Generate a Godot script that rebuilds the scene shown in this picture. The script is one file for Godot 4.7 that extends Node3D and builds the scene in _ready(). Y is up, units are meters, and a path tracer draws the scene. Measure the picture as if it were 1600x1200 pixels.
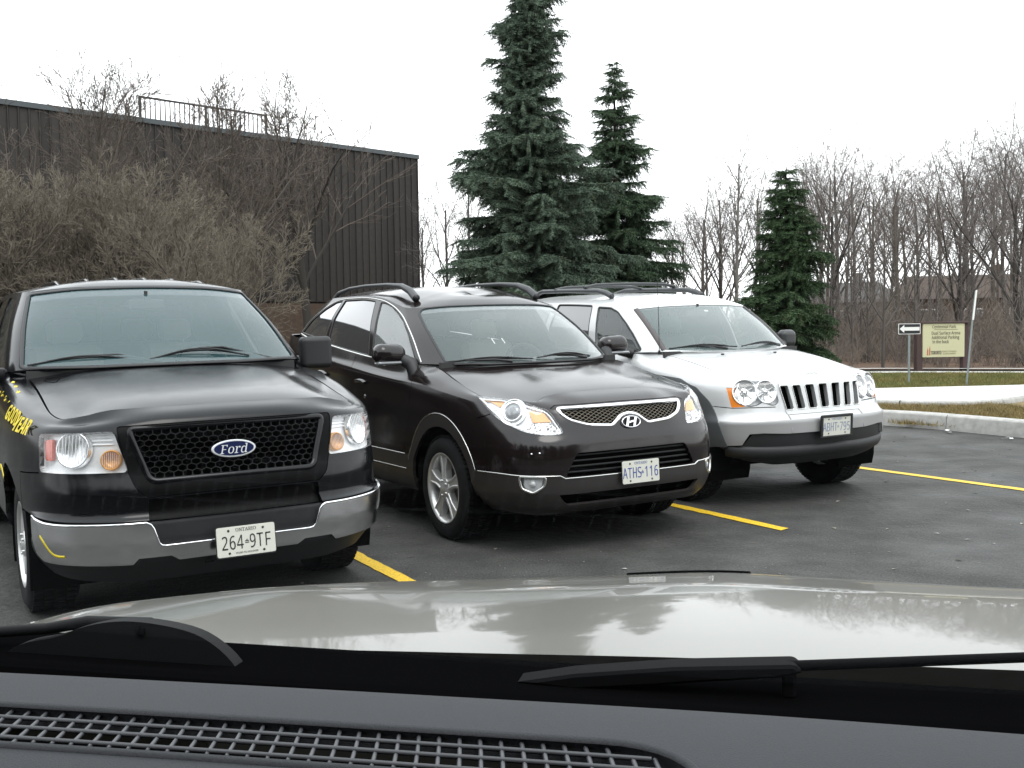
extends Node3D
# A parking lot seen through the windscreen of a parked car: three parked vehicles, a dark ribbed hall, spruces and bare woods under an overcast sky.

const CAMERA_HEIGHT := 1.5
const TILT := 0.9          # the lot falls gently across the bays, in degrees

func lot_y(x: float) -> float: return tan(deg_to_rad(TILT)) * (clampf(x, -8, 10) - 0.84)
func bay_frame(at: Vector3, yaw: float) -> Transform3D:
	return Transform3D(Basis(Vector3(0, 0, 1), deg_to_rad(TILT)) * Basis(Vector3.UP, deg_to_rad(yaw)), at)

func _ready() -> void:
	# ---- camera
	var cam := Camera3D.new()
	cam.name = "camera"
	cam.fov = 39.75; cam.near = 0.05; cam.far = 600.0
	cam.transform = Transform3D(Basis(Vector3.RIGHT, -atan(90.0 / 1660.0)) * Basis(Vector3(0, 0, 1), deg_to_rad(-0.8)), Vector3(0, CAMERA_HEIGHT, 0))
	add_child(cam)
	# ---- overcast sky
	var env := Environment.new()
	env.background_mode = Environment.BG_SKY
	var sky := Sky.new()
	var sm := ProceduralSkyMaterial.new()
	sm.sky_horizon_color = Color(0.93, 0.94, 0.945)
	sm.sky_top_color = Color(0.96, 0.985, 1.0)
	sm.sky_curve = 0.3
	sm.ground_bottom_color = Color(0.2, 0.2, 0.19); sm.ground_horizon_color = Color(0.5, 0.5, 0.5)
	sm.sky_energy_multiplier = 1.25
	sky.sky_material = sm
	env.sky = sky
	env.tonemap_mode = Environment.TONE_MAPPER_LINEAR
	env.tonemap_exposure = 1.5
	env.sdfgi_enabled = true; env.ssao_enabled = true; env.ssil_enabled = true
	var we := WorldEnvironment.new()
	we.name = "world_environment"
	we.environment = env
	add_child(we)
	var sun := DirectionalLight3D.new()
	sun.name = "overcast_sun"
	sun.light_energy = 0.3; sun.light_angular_distance = 30.0; sun.shadow_enabled = true
	sun.light_color = Color(1.0, 0.985, 0.96)
	sun.sky_mode = DirectionalLight3D.SKY_MODE_LIGHT_ONLY
	sun.rotation_degrees = Vector3(-62, 25, 0)
	add_child(sun)
	build_all()

# ---------------------------------------------------------------- mesh collector
class MB:
	var v := PackedVector3Array()
	var n := PackedVector3Array()
	var t := PackedVector2Array()
	var i := PackedInt32Array()
	func vert(p: Vector3, nn: Vector3, uv := Vector2.ZERO) -> int:
		v.append(p); n.append(nn); t.append(uv)
		return v.size() - 1
	func tri(a: Vector3, b: Vector3, c: Vector3) -> void:   # corners counter-clockwise as seen from outside
		var nn := (b - a).cross(c - a).normalized()
		var k := v.size()
		v.append(a); v.append(b); v.append(c)
		n.append(nn); n.append(nn); n.append(nn)
		t.append(Vector2(a.x, a.y)); t.append(Vector2(b.x, b.y)); t.append(Vector2(c.x, c.y))
		i.append(k); i.append(k + 2); i.append(k + 1)
	func quad(a: Vector3, b: Vector3, c: Vector3, d: Vector3) -> void:
		tri(a, b, c); tri(a, c, d)
	func itri(a: int, b: int, c: int) -> void:
		i.append(a); i.append(c); i.append(b)
	# box with bevelled long edges; r is the chamfer
	func box(c: Vector3, s: Vector3, r := 0.0, basis := Basis()) -> void:
		var h := s * 0.5
		r = minf(r, minf(h.x, minf(h.y, h.z)) * 0.95)
		if r <= 0.0:
			var q := []
			for k in 8:
				q.append(c + basis * Vector3(h.x if k & 1 else -h.x, h.y if k & 2 else -h.y, h.z if k & 4 else -h.z))
			quad(q[4], q[5], q[7], q[6]); quad(q[1], q[0], q[2], q[3]); quad(q[5], q[1], q[3], q[7])
			quad(q[0], q[4], q[6], q[2]); quad(q[6], q[7], q[3], q[2]); quad(q[0], q[1], q[5], q[4])
			return
		var g := h - Vector3(r, r, r)
		for ax in 3:
			for sg in [-1.0, 1.0]:
				var a := (ax + 1) % 3
				var b := (ax + 2) % 3
				var pts := []
				for w in [[-1, -1], [1, -1], [1, 1], [-1, 1]]:
					var p := Vector3.ZERO
					p[ax] = sg * h[ax]; p[a] = w[0] * g[a]; p[b] = w[1] * g[b]
					pts.append(c + basis * p)
				if sg > 0: quad(pts[0], pts[1], pts[2], pts[3])
				else: quad(pts[3], pts[2], pts[1], pts[0])
		for ax in 3:
			var a := (ax + 1) % 3
			var b := (ax + 2) % 3
			for sa in [-1.0, 1.0]:
				for sb in [-1.0, 1.0]:
					var p := Vector3.ZERO
					var q := Vector3.ZERO
					p[a] = sa * h[a]; p[b] = sb * g[b]; p[ax] = -g[ax]
					q[a] = sa * g[a]; q[b] = sb * h[b]; q[ax] = -g[ax]
					var p2 := p
					var q2 := q
					p2[ax] = g[ax]; q2[ax] = g[ax]
					if sa * sb > 0: quad(c + basis * p, c + basis * q, c + basis * q2, c + basis * p2)
					else: quad(c + basis * q, c + basis * p, c + basis * p2, c + basis * q2)
		for sx in [-1.0, 1.0]:
			for sy in [-1.0, 1.0]:
				for sz in [-1.0, 1.0]:
					var a := c + basis * Vector3(sx * h.x, sy * g.y, sz * g.z)
					var b := c + basis * Vector3(sx * g.x, sy * h.y, sz * g.z)
					var d := c + basis * Vector3(sx * g.x, sy * g.y, sz * h.z)
					if sx * sy * sz > 0: tri(a, b, d)
					else: tri(b, a, d)
	# round tube through points; rad is one radius per point
	func tube(p: PackedVector3Array, rad: PackedFloat32Array, sides := 6, caps := true, flat := 1.0) -> void:
		var m := p.size()
		if m < 2: return
		var up := Vector3.UP
		var first := v.size()
		var side := Vector3.ZERO
		for k in m:
			var d := (p[mini(k + 1, m - 1)] - p[maxi(k - 1, 0)]).normalized()
			if k == 0:
				side = d.cross(up if absf(d.y) < 0.95 else Vector3.RIGHT).normalized()
			else:
				side = (side - d * side.dot(d)).normalized()
			var bi := side.cross(d)
			for s in sides:
				var a := TAU * s / sides
				var nn := side * cos(a) + bi * sin(a)
				vert(p[k] + (side * cos(a) + bi * sin(a) * flat) * rad[k], nn)
		for k in m - 1:
			for s in sides:
				var a := first + k * sides + s
				var b := first + k * sides + (s + 1) % sides
				itri(a, b + sides, b); itri(a, a + sides, b + sides)
		if caps:
			for e: int in [0, m - 1]:
				var c := vert(p[e], (p[0] - p[1]).normalized() if e == 0 else (p[m - 1] - p[m - 2]).normalized())
				for s in sides:
					var a := first + e * sides + s
					var b := first + e * sides + (s + 1) % sides
					if e == 0: itri(c, a, b)
					else: itri(c, b, a)
	# profile of (radius, along) turned about an axis
	func lathe(c: Vector3, axis: Vector3, prof: PackedVector2Array, seg := 32, hard := false) -> void:
		axis = axis.normalized()
		var e1 := axis.cross(Vector3.UP if absf(axis.y) < 0.9 else Vector3.RIGHT).normalized()
		var e2 := axis.cross(e1)
		var m := prof.size()
		for k in m - 1:
			var a := prof[k]
			var b := prof[k + 1]
			var first := v.size()
			for q in 2:
				var w := k + q
				var d := (b - a)
				if not hard:
					d = prof[mini(w + 1, m - 1)] - prof[maxi(w - 1, 0)]
				var nr := Vector2(d.y, -d.x).normalized()
				for s in seg + 1:
					var an := TAU * s / seg
					var rd := e1 * cos(an) + e2 * sin(an)
					vert(c + rd * prof[w].x + axis * prof[w].y, rd * nr.x + axis * nr.y, Vector2(float(s) / seg, float(w) / m))
			for s in seg:
				var p := first + s
				itri(p, p + 1, p + seg + 2); itri(p, p + seg + 2, p + seg + 1)
	# flat outline in the x-y plane of xf, pushed along its z by depth, with a chamfered front edge
	func prism(poly: PackedVector2Array, depth: float, xf := Transform3D(), cham := 0.0) -> void:
		if Geometry2D.is_polygon_clockwise(poly):
			poly = poly.duplicate(); poly.reverse()
		var front: PackedVector2Array = poly
		if cham > 0.0:
			var o := Geometry2D.offset_polygon(poly, -cham)
			if o.size() == 1 and o[0].size() == poly.size():
				front = o[0]
			else:
				cham = 0.0
		var ix := Geometry2D.triangulate_polygon(front)
		var flip := 1.0
		for k in range(0, ix.size(), 3):
			var a: Vector2 = front[ix[k]]
			var b: Vector2 = front[ix[k + 1]]
			var d: Vector2 = front[ix[k + 2]]
			if (b - a).cross(d - a) < 0:
				var e := b
				b = d; d = e
			tri(xf * Vector3(a.x, a.y, depth), xf * Vector3(b.x, b.y, depth), xf * Vector3(d.x, d.y, depth))
			tri(xf * Vector3(a.x, a.y, 0), xf * Vector3(d.x, d.y, 0), xf * Vector3(b.x, b.y, 0))
		for k in poly.size():
			var a := poly[k]
			var b := poly[(k + 1) % poly.size()]
			quad(xf * Vector3(a.x, a.y, 0), xf * Vector3(b.x, b.y, 0), xf * Vector3(b.x, b.y, depth - cham), xf * Vector3(a.x, a.y, depth - cham))
			if cham > 0.0 and front.size() == poly.size():
				pass
		if cham > 0.0:
			# join the two outlines by nearest corners
			for k in poly.size():
				var a := poly[k]
				var b := poly[(k + 1) % poly.size()]
				var fa := near(front, a)
				var fb := near(front, b)
				quad(xf * Vector3(a.x, a.y, depth - cham), xf * Vector3(b.x, b.y, depth - cham), xf * Vector3(fb.x, fb.y, depth), xf * Vector3(fa.x, fa.y, depth))
	func near(poly: PackedVector2Array, p: Vector2) -> Vector2:
		var best := poly[0]
		for q in poly:
			if q.distance_squared_to(p) < best.distance_squared_to(p): best = q
		return best
	func ellipsoid(c: Vector3, r: Vector3, basis := Basis(), seg := 16, rings := 10) -> void:
		var first := v.size()
		for a in rings + 1:
			var th := PI * a / rings
			for b in seg + 1:
				var ph := TAU * b / seg
				var d := Vector3(sin(th) * cos(ph), cos(th), sin(th) * sin(ph))
				vert(c + basis * (d * r), (basis * (d / r)).normalized())
		for a in rings:
			for b in seg:
				var p := first + a * (seg + 1) + b
				itri(p, p + 1, p + seg + 2); itri(p, p + seg + 2, p + seg + 1)
	# a box whose edges and corners are rounded with radius r
	func rbox(c: Vector3, s: Vector3, r: float, basis := Basis(), seg := 24, rings := 14) -> void:
		var h := s * 0.5
		r = minf(r, minf(h.x, minf(h.y, h.z)))
		var first := v.size()
		for a in rings + 1:
			var th := PI * (a / float(rings))
			for b in seg + 1:
				var ph := TAU * (b + 0.5) / seg
				var d := Vector3(sin(th) * cos(ph), cos(th), sin(th) * sin(ph))
				if a * 2 == rings: d.y = 0.0
				var sy := 1.0 if a * 2 <= rings else -1.0
				vert(c + basis * (Vector3(signf(d.x) * (h.x - r), sy * (h.y - r), signf(d.z) * (h.z - r)) + d * r), basis * d)
			if a * 2 == rings:
				for b in seg + 1:
					var ph := TAU * (b + 0.5) / seg
					var d := Vector3(cos(ph), 0, sin(ph))
					vert(c + basis * (Vector3(signf(d.x) * (h.x - r), -(h.y - r), signf(d.z) * (h.z - r)) + d * r), basis * d)
		for a in rings + 1:
			for b in seg:
				var p := first + a * (seg + 1) + b
				itri(p, p + 1, p + seg + 2); itri(p, p + seg + 2, p + seg + 1)
		for e: int in [0, 1]:
			var y := h.y if e == 0 else -h.y
			var o := [Vector3(-h.x + r, y, -h.z + r), Vector3(h.x - r, y, -h.z + r), Vector3(h.x - r, y, h.z - r), Vector3(-h.x + r, y, h.z - r)]
			if e == 0: quad(c + basis * o[3], c + basis * o[2], c + basis * o[1], c + basis * o[0])
			else: quad(c + basis * o[0], c + basis * o[1], c + basis * o[2], c + basis * o[3])
	func mesh() -> ArrayMesh:
		var m := ArrayMesh.new()
		if v.size() == 0: return m
		var a := []
		a.resize(Mesh.ARRAY_MAX)
		a[Mesh.ARRAY_VERTEX] = v; a[Mesh.ARRAY_NORMAL] = n; a[Mesh.ARRAY_TEX_UV] = t; a[Mesh.ARRAY_INDEX] = i
		m.add_surface_from_arrays(Mesh.PRIMITIVE_TRIANGLES, a)
		return m

# ---------------------------------------------------------------- smooth surfaces
static func slopes(xs: PackedFloat64Array, ys: PackedVector3Array) -> PackedVector3Array:
	var c := xs.size()
	var m := PackedVector3Array()
	m.resize(c)
	var d := PackedVector3Array()
	for k in c - 1: d.append((ys[k + 1] - ys[k]) / (xs[k + 1] - xs[k]))
	m[0] = d[0]; m[c - 1] = d[c - 2]
	for k in range(1, c - 1):
		var h0 := xs[k] - xs[k - 1]
		var h1 := xs[k + 1] - xs[k]
		var w1 := 2 * h1 + h0
		var w2 := h1 + 2 * h0
		var o := Vector3.ZERO
		for e in 3:
			if d[k - 1][e] * d[k][e] > 0: o[e] = (w1 + w2) / (w1 / d[k - 1][e] + w2 / d[k][e])
		m[k] = o
	return m

static func spline(xs: PackedFloat64Array, ys: PackedVector3Array, at: PackedFloat64Array) -> PackedVector3Array:
	var m := slopes(xs, ys)
	var out := PackedVector3Array()
	var k := 0
	for x in at:
		while k < xs.size() - 2 and x > xs[k + 1]: k += 1
		while k > 0 and x < xs[k]: k -= 1
		var h := xs[k + 1] - xs[k]
		var t := clampf((x - xs[k]) / h, 0, 1)
		var t2 := t * t
		var t3 := t2 * t
		out.append(ys[k] * (2 * t3 - 3 * t2 + 1) + m[k] * (h * (t3 - 2 * t2 + t)) + ys[k + 1] * (3 * t2 - 2 * t3) + m[k + 1] * (h * (t3 - t2)))
	return out

class Patch:
	var u0: float; var u1: float; var v0: float; var v1: float
	var nu: int; var nv: int
	var P := PackedVector3Array()
	var N := PackedVector3Array()
	func at(q: Vector2, off := 0.0) -> Vector3:
		var a := clampf((q.x - u0) / (u1 - u0), 0, 1) * nu
		var b := clampf((q.y - v0) / (v1 - v0), 0, 1) * nv
		var ia := mini(int(a), nu - 1)
		var ib := mini(int(b), nv - 1)
		var fa := a - ia
		var fb := b - ib
		var k := ib * (nu + 1) + ia
		var p := (P[k] * (1 - fa) + P[k + 1] * fa) * (1 - fb) + (P[k + nu + 1] * (1 - fa) + P[k + nu + 2] * fa) * fb
		if off == 0.0: return p
		return p + nor(q) * off
	func nor(q: Vector2) -> Vector3:
		var a := clampf((q.x - u0) / (u1 - u0), 0, 1) * nu
		var b := clampf((q.y - v0) / (v1 - v0), 0, 1) * nv
		var ia := mini(int(a), nu - 1)
		var ib := mini(int(b), nv - 1)
		var fa := a - ia
		var fb := b - ib
		var k := ib * (nu + 1) + ia
		return ((N[k] * (1 - fa) + N[k + 1] * fa) * (1 - fb) + (N[k + nu + 1] * (1 - fa) + N[k + nu + 2] * fa) * fb).normalized()

# rows of points (one row per v) -> dense surface; sided: the rows hold one half, the other half mirrors it
static func patch(us: Array, vs: Array, rows: Array, du := 0.025, dv := 0.0125, sided := true) -> Patch:
	var p := Patch.new()
	var xs := PackedFloat64Array()
	if sided:
		for k in range(us.size() - 1, 0, -1): xs.append(-us[k])
	for w in us: xs.append(w)
	p.u0 = xs[0]; p.u1 = xs[xs.size() - 1]; p.v0 = vs[0]; p.v1 = vs[vs.size() - 1]
	p.nu = maxi(2, ceili((p.u1 - p.u0) / du / 2) * 2); p.nv = maxi(2, ceili((p.v1 - p.v0) / dv))
	var au := PackedFloat64Array()
	for k in p.nu + 1: au.append(lerpf(p.u0, p.u1, float(k) / p.nu))
	var av := PackedFloat64Array()
	for k in p.nv + 1: av.append(lerpf(p.v0, p.v1, float(k) / p.nv))
	var long := []
	for r: PackedVector3Array in rows:
		var pts := PackedVector3Array()
		if sided:
			for k in range(r.size() - 1, 0, -1): pts.append(r[k] * Vector3(-1, 1, 1))
		pts.append_array(r)
		long.append(spline(xs, pts, au))
	var vv := PackedFloat64Array()
	for w in vs: vv.append(w)
	p.P.resize((p.nu + 1) * (p.nv + 1)); p.N.resize((p.nu + 1) * (p.nv + 1))
	for k in p.nu + 1:
		var col := PackedVector3Array()
		for r: PackedVector3Array in long: col.append(r[k])
		var c := spline(vv, col, av)
		for q in p.nv + 1: p.P[q * (p.nu + 1) + k] = c[q]
	for q in p.nv + 1:
		for k in p.nu + 1:
			var a := p.P[q * (p.nu + 1) + mini(k + 1, p.nu)] - p.P[q * (p.nu + 1) + maxi(k - 1, 0)]
			var b := p.P[mini(q + 1, p.nv) * (p.nu + 1) + k] - p.P[maxi(q - 1, 0) * (p.nu + 1) + k]
			p.N[q * (p.nu + 1) + k] = a.cross(b).normalized()
	return p

# a piece of a surface: the outline less its holes, moved out by off, with edges turned in by flange
static func sheet(p: Patch, outer: PackedVector2Array, holes := [], off := 0.0, du := 0.06, dv := 0.03, flange := 0.0, st: MB = null) -> MB:
	if st == null: st = MB.new()
	var lo := outer[0]
	var hi := outer[0]
	for q in outer:
		lo = lo.min(q); hi = hi.max(q)
	var cu := maxi(1, ceili((hi.x - lo.x) / du))
	var cv := maxi(1, ceili((hi.y - lo.y) / dv))
	var su := (hi.x - lo.x) / cu
	var sv := (hi.y - lo.y) / cv
	var touched := PackedByteArray()
	touched.resize(cu * cv)
	var all := [outer] + holes
	for poly: PackedVector2Array in all:
		var m := poly.size()
		for k in m:
			var a := poly[k]
			var b := poly[(k + 1) % m]
			var parts := maxi(1, ceili(maxf(absf(b.x - a.x) / su, absf(b.y - a.y) / sv)))
			for w in parts:
				var c := a.lerp(b, float(w) / parts)
				var d := a.lerp(b, float(w + 1) / parts)
				var x0 := clampi(floori((minf(c.x, d.x) - lo.x) / su - 0.001), 0, cu - 1)
				var x1 := clampi(floori((maxf(c.x, d.x) - lo.x) / su + 0.001), 0, cu - 1)
				var y0 := clampi(floori((minf(c.y, d.y) - lo.y) / sv - 0.001), 0, cv - 1)
				var y1 := clampi(floori((maxf(c.y, d.y) - lo.y) / sv + 0.001), 0, cv - 1)
				for y in range(y0, y1 + 1):
					for x in range(x0, x1 + 1): touched[y * cu + x] = 1
	var boxes := []
	for h: PackedVector2Array in holes:
		var r := Rect2(h[0], Vector2.ZERO)
		for q in h: r = r.expand(q)
		boxes.append(r)
	for y in cv:
		for x in cu:
			var c0 := lo + Vector2(x * su, y * sv)
			if touched[y * cu + x]:
				cut(p, Rect2(c0, Vector2(su, sv)), outer, holes, boxes, off, st, 0)
			else:
				var m := c0 + Vector2(su, sv) * 0.5
				var ok := Geometry2D.is_point_in_polygon(m, outer)
				if ok:
					for k in holes.size():
						if boxes[k].has_point(m) and Geometry2D.is_point_in_polygon(m, holes[k]):
							ok = false
							break
				if ok:
					var q := [c0, c0 + Vector2(su, 0), c0 + Vector2(su, sv), c0 + Vector2(0, sv)]
					var w := []
					for e: Vector2 in q: w.append(st.vert(p.at(e, off), p.nor(e), e))
					st.itri(w[0], w[1], w[2]); st.itri(w[0], w[2], w[3])
	if flange != 0.0:
		for k in all.size():
			rim(p, all[k], off, off - flange, st)
	return st

static func cut(p: Patch, r: Rect2, outer: PackedVector2Array, holes: Array, boxes: Array, off: float, st: MB, deep: int) -> void:
	var cell := PackedVector2Array([r.position, r.position + Vector2(r.size.x, 0), r.end, r.position + Vector2(0, r.size.y)])
	var now: Array = Geometry2D.intersect_polygons(cell, outer)
	for k in holes.size():
		if not boxes[k].intersects(r): continue
		var next := []
		for poly: PackedVector2Array in now:
			for c: PackedVector2Array in Geometry2D.clip_polygons(poly, holes[k]):
				next.append(c)
		now = next
	for poly: PackedVector2Array in now:
		if Geometry2D.is_polygon_clockwise(poly) and deep < 4:
			var h := r.size * 0.5
			for q in 4: cut(p, Rect2(r.position + Vector2(h.x if q & 1 else 0.0, h.y if q & 2 else 0.0), h), outer, holes, boxes, off, st, deep + 1)
			return
	for poly: PackedVector2Array in now:
		var ix := Geometry2D.triangulate_polygon(poly)
		if ix.is_empty(): continue
		var w := PackedInt32Array()
		for e in poly: w.append(st.vert(p.at(e, off), p.nor(e), e))
		for k in range(0, ix.size(), 3):
			var a := ix[k]
			var b := ix[k + 1]
			var c := ix[k + 2]
			if (poly[b] - poly[a]).cross(poly[c] - poly[a]) > 0: st.itri(w[a], w[b], w[c])
			else: st.itri(w[a], w[c], w[b])

# the wall along an outline on a surface, between two offsets
static func rim(p: Patch, poly: PackedVector2Array, o0: float, o1: float, st: MB) -> void:
	for k in poly.size():
		var a := poly[k]
		var b := poly[(k + 1) % poly.size()]
		st.quad(p.at(a, o0), p.at(b, o0), p.at(b, o1), p.at(a, o1))

# a raised half-round strip along a line on a surface
static func bead(p: Patch, line: PackedVector2Array, width: float, high: float, closed := false, st: MB = null, base := 0.0) -> MB:
	if st == null: st = MB.new()
	var m := line.size()
	var pts := PackedVector3Array()
	var ns := PackedVector3Array()
	for q in line:
		pts.append(p.at(q, base)); ns.append(p.nor(q))
	var first := st.v.size()
	for k in m:
		var a := pts[(k - 1 + m) % m] if closed else pts[maxi(k - 1, 0)]
		var b := pts[(k + 1) % m] if closed else pts[mini(k + 1, m - 1)]
		var side := (b - a).cross(ns[k]).normalized()
		for e in 5:
			var an := PI * e / 4
			st.vert(pts[k] + side * (cos(an) * width * 0.5) + ns[k] * (sin(an) * high), (side * cos(an) + ns[k] * (sin(an) + 0.3)).normalized())
	for k in m if closed else m - 1:
		var j := (k + 1) % m
		for e in 4:
			var a := first + k * 5 + e
			var b := first + j * 5 + e
			st.itri(a, b, b + 1); st.itri(a, b + 1, a + 1)
	return st

# outlines
static func pv(a: Array) -> PackedVector2Array:
	var o := PackedVector2Array()
	for k in range(0, a.size(), 2): o.append(Vector2(a[k], a[k + 1]))
	return o
static func mir(a: PackedVector2Array) -> PackedVector2Array:
	var o := PackedVector2Array()
	for k in range(a.size() - 1, -1, -1): o.append(Vector2(-a[k].x, a[k].y))
	return o
static func rounded(a: PackedVector2Array, r: float, seg := 4) -> PackedVector2Array:
	var o := PackedVector2Array()
	var m := a.size()
	for k in m:
		var q := a[k]
		var d0 := a[(k - 1 + m) % m] - q
		var d1 := a[(k + 1) % m] - q
		var rr := minf(r, minf(d0.length(), d1.length()) * 0.45)
		var s := q + d0.normalized() * rr
		var e := q + d1.normalized() * rr
		for w in seg + 1:
			var t := float(w) / seg
			o.append(s.lerp(q, t).lerp(q.lerp(e, t), t))
	return o
static func chaikin(a: PackedVector2Array, times := 2, closed := true) -> PackedVector2Array:
	for e in times:
		var o := PackedVector2Array()
		var m := a.size()
		if not closed: o.append(a[0])
		for k in m if closed else m - 1:
			var b := a[(k + 1) % m]
			o.append(a[k].lerp(b, 0.25)); o.append(a[k].lerp(b, 0.75))
		if not closed: o.append(a[m - 1])
		a = o
	return a
static func dense(a: PackedVector2Array, step: float, closed := true) -> PackedVector2Array:
	var o := PackedVector2Array()
	var m := a.size()
	for k in m if closed else m - 1:
		var b := a[(k + 1) % m]
		var c := maxi(1, ceili(a[k].distance_to(b) / step))
		for w in c: o.append(a[k].lerp(b, float(w) / c))
	if not closed: o.append(a[m - 1])
	return o
static func ring(c: Vector2, rx: float, ry: float, seg := 28) -> PackedVector2Array:
	var o := PackedVector2Array()
	for k in seg: o.append(c + Vector2(cos(TAU * k / seg) * rx, sin(TAU * k / seg) * ry))
	return o
static func arc(c: Vector2, r: float, a0: float, a1: float, seg := 16) -> PackedVector2Array:
	var o := PackedVector2Array()
	for k in seg + 1:
		var a := deg_to_rad(lerpf(a0, a1, float(k) / seg))
		o.append(c + Vector2(cos(a), sin(a)) * r)
	return o
static func grown(a: PackedVector2Array, by: float) -> PackedVector2Array:
	var o := Geometry2D.offset_polygon(a, by, Geometry2D.JOIN_MITER)
	return o[0] if o.size() else a
static func groove(line: PackedVector2Array, w: float) -> PackedVector2Array:   # a thin closed outline round an open line
	var l := PackedVector2Array()
	var r := PackedVector2Array()
	for k in line.size():
		var d := (line[mini(k + 1, line.size() - 1)] - line[maxi(k - 1, 0)]).normalized()
		var s := Vector2(-d.y, d.x) * w * 0.5
		l.append(line[k] + s); r.append(line[k] - s)
	r.reverse()
	l.append_array(r)
	return l

# ---------------------------------------------------------------- nodes
var taken := {}
func numbered(called: String) -> String:
	var k: int = taken.get(called, 0)
	taken[called] = k + 1
	return called if k == 0 else "%s_%03d" % [called, k]
func tag(o: Node3D, label := "", category := "", group := "", kind := "") -> Node3D:
	if label: o.set_meta("label", label)
	if category: o.set_meta("category", category)
	if group: o.set_meta("group", group)
	if kind: o.set_meta("kind", kind)
	return o
func thing(called: String, label: String, category: String, xf := Transform3D(), group := "") -> Node3D:
	var o := Node3D.new()
	o.name = numbered(called)
	o.transform = xf
	add_child(o, true)
	return tag(o, label, category, group)
func put(called: String, m: Variant, mat: Material, parent: Node3D = null, xf := Transform3D(), label := "") -> MeshInstance3D:
	var o := MeshInstance3D.new()
	o.name = numbered(called) if parent == null else sub_name(parent, called)
	o.mesh = m.mesh() if m is MB else m
	o.material_override = mat
	o.transform = xf
	if label: o.set_meta("label", label)
	(self if parent == null else parent).add_child(o, true)
	return o
func sub_name(parent: Node3D, called: String) -> String:
	var k: int = parent.get_meta("n_" + called, 0)
	parent.set_meta("n_" + called, k + 1)
	return called if k == 0 else "%s_%03d" % [called, k]
func group_node(called: String, parent: Node3D, xf := Transform3D()) -> Node3D:
	var o := Node3D.new()
	o.name = sub_name(parent, called)
	o.transform = xf
	parent.add_child(o, true)
	return o
func structure(called: String, m: Variant, mat: Material, label := "") -> MeshInstance3D:
	var o := put(called, m, mat)
	o.set_meta("kind", "structure")
	if label: o.set_meta("label", label)
	return o

# ---------------------------------------------------------------- materials
func mat(c: Color, rough := 0.5, metal := 0.0, spec := 0.5, coat := 0.0) -> StandardMaterial3D:
	var m := StandardMaterial3D.new()
	m.albedo_color = c.linear_to_srgb()
	m.roughness = rough; m.metallic = metal; m.metallic_specular = spec
	if coat > 0:
		m.clearcoat_enabled = true; m.clearcoat = coat; m.clearcoat_roughness = 0.04
	m.cull_mode = BaseMaterial3D.CULL_DISABLED
	return m
func glass(c: Color, a: float, metal := 0.0) -> StandardMaterial3D:
	var m := StandardMaterial3D.new()
	var s := c.linear_to_srgb()
	m.albedo_color = Color(s.r, s.g, s.b, a)
	m.transparency = BaseMaterial3D.TRANSPARENCY_ALPHA
	m.roughness = 0.02; m.metallic = metal; m.metallic_specular = 0.6
	m.cull_mode = BaseMaterial3D.CULL_DISABLED
	return m
func noise_tex(sd: int, freq: float, lo: Color, hi: Color, size := 512, oct := 5, kind := FastNoiseLite.TYPE_SIMPLEX_SMOOTH, stops := []) -> NoiseTexture2D:
	var n := FastNoiseLite.new()
	n.seed = sd; n.noise_type = kind; n.frequency = freq; n.fractal_octaves = oct
	n.fractal_type = FastNoiseLite.FRACTAL_FBM
	var t := NoiseTexture2D.new()
	t.width = size; t.height = size; t.seamless = true; t.noise = n; t.normalize = true
	var g := Gradient.new()
	if stops.is_empty():
		g.set_color(0, lo.linear_to_srgb()); g.set_color(1, hi.linear_to_srgb())
	else:
		g.offsets = PackedFloat32Array(stops.map(func(e): return e[0]))
		g.colors = PackedColorArray(stops.map(func(e): return (e[1] as Color).linear_to_srgb()))
	t.color_ramp = g
	return t
func bump_tex(sd: int, freq: float, strength: float, size := 512, oct := 4, kind := FastNoiseLite.TYPE_SIMPLEX_SMOOTH) -> NoiseTexture2D:
	var n := FastNoiseLite.new()
	n.seed = sd; n.noise_type = kind; n.frequency = freq; n.fractal_octaves = oct
	var t := NoiseTexture2D.new()
	t.width = size; t.height = size; t.seamless = true; t.noise = n; t.as_normal_map = true; t.bump_strength = strength
	return t
func tri(m: StandardMaterial3D, per_metre: float, world := true) -> StandardMaterial3D:
	m.uv1_triplanar = true; m.uv1_world_triplanar = world
	m.uv1_scale = Vector3.ONE * per_metre
	return m
func grey(g: float) -> Color: return Color(g, g, g)
func lettering(parent: Node3D, called: String, s: String, high: float, m: Material, xf: Transform3D, font := "Droid Sans", deep := 0.002, bold := false) -> MeshInstance3D:
	var f := SystemFont.new()
	f.font_names = PackedStringArray([font])
	if bold: f.font_weight = 700
	var t := TextMesh.new()
	t.text = s; t.font = f; t.font_size = 64; t.pixel_size = high / 46.0; t.depth = deep; t.curve_step = 2.0
	t.horizontal_alignment = HORIZONTAL_ALIGNMENT_CENTER; t.vertical_alignment = VERTICAL_ALIGNMENT_CENTER
	return put(called, t, m, parent, xf)
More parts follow.
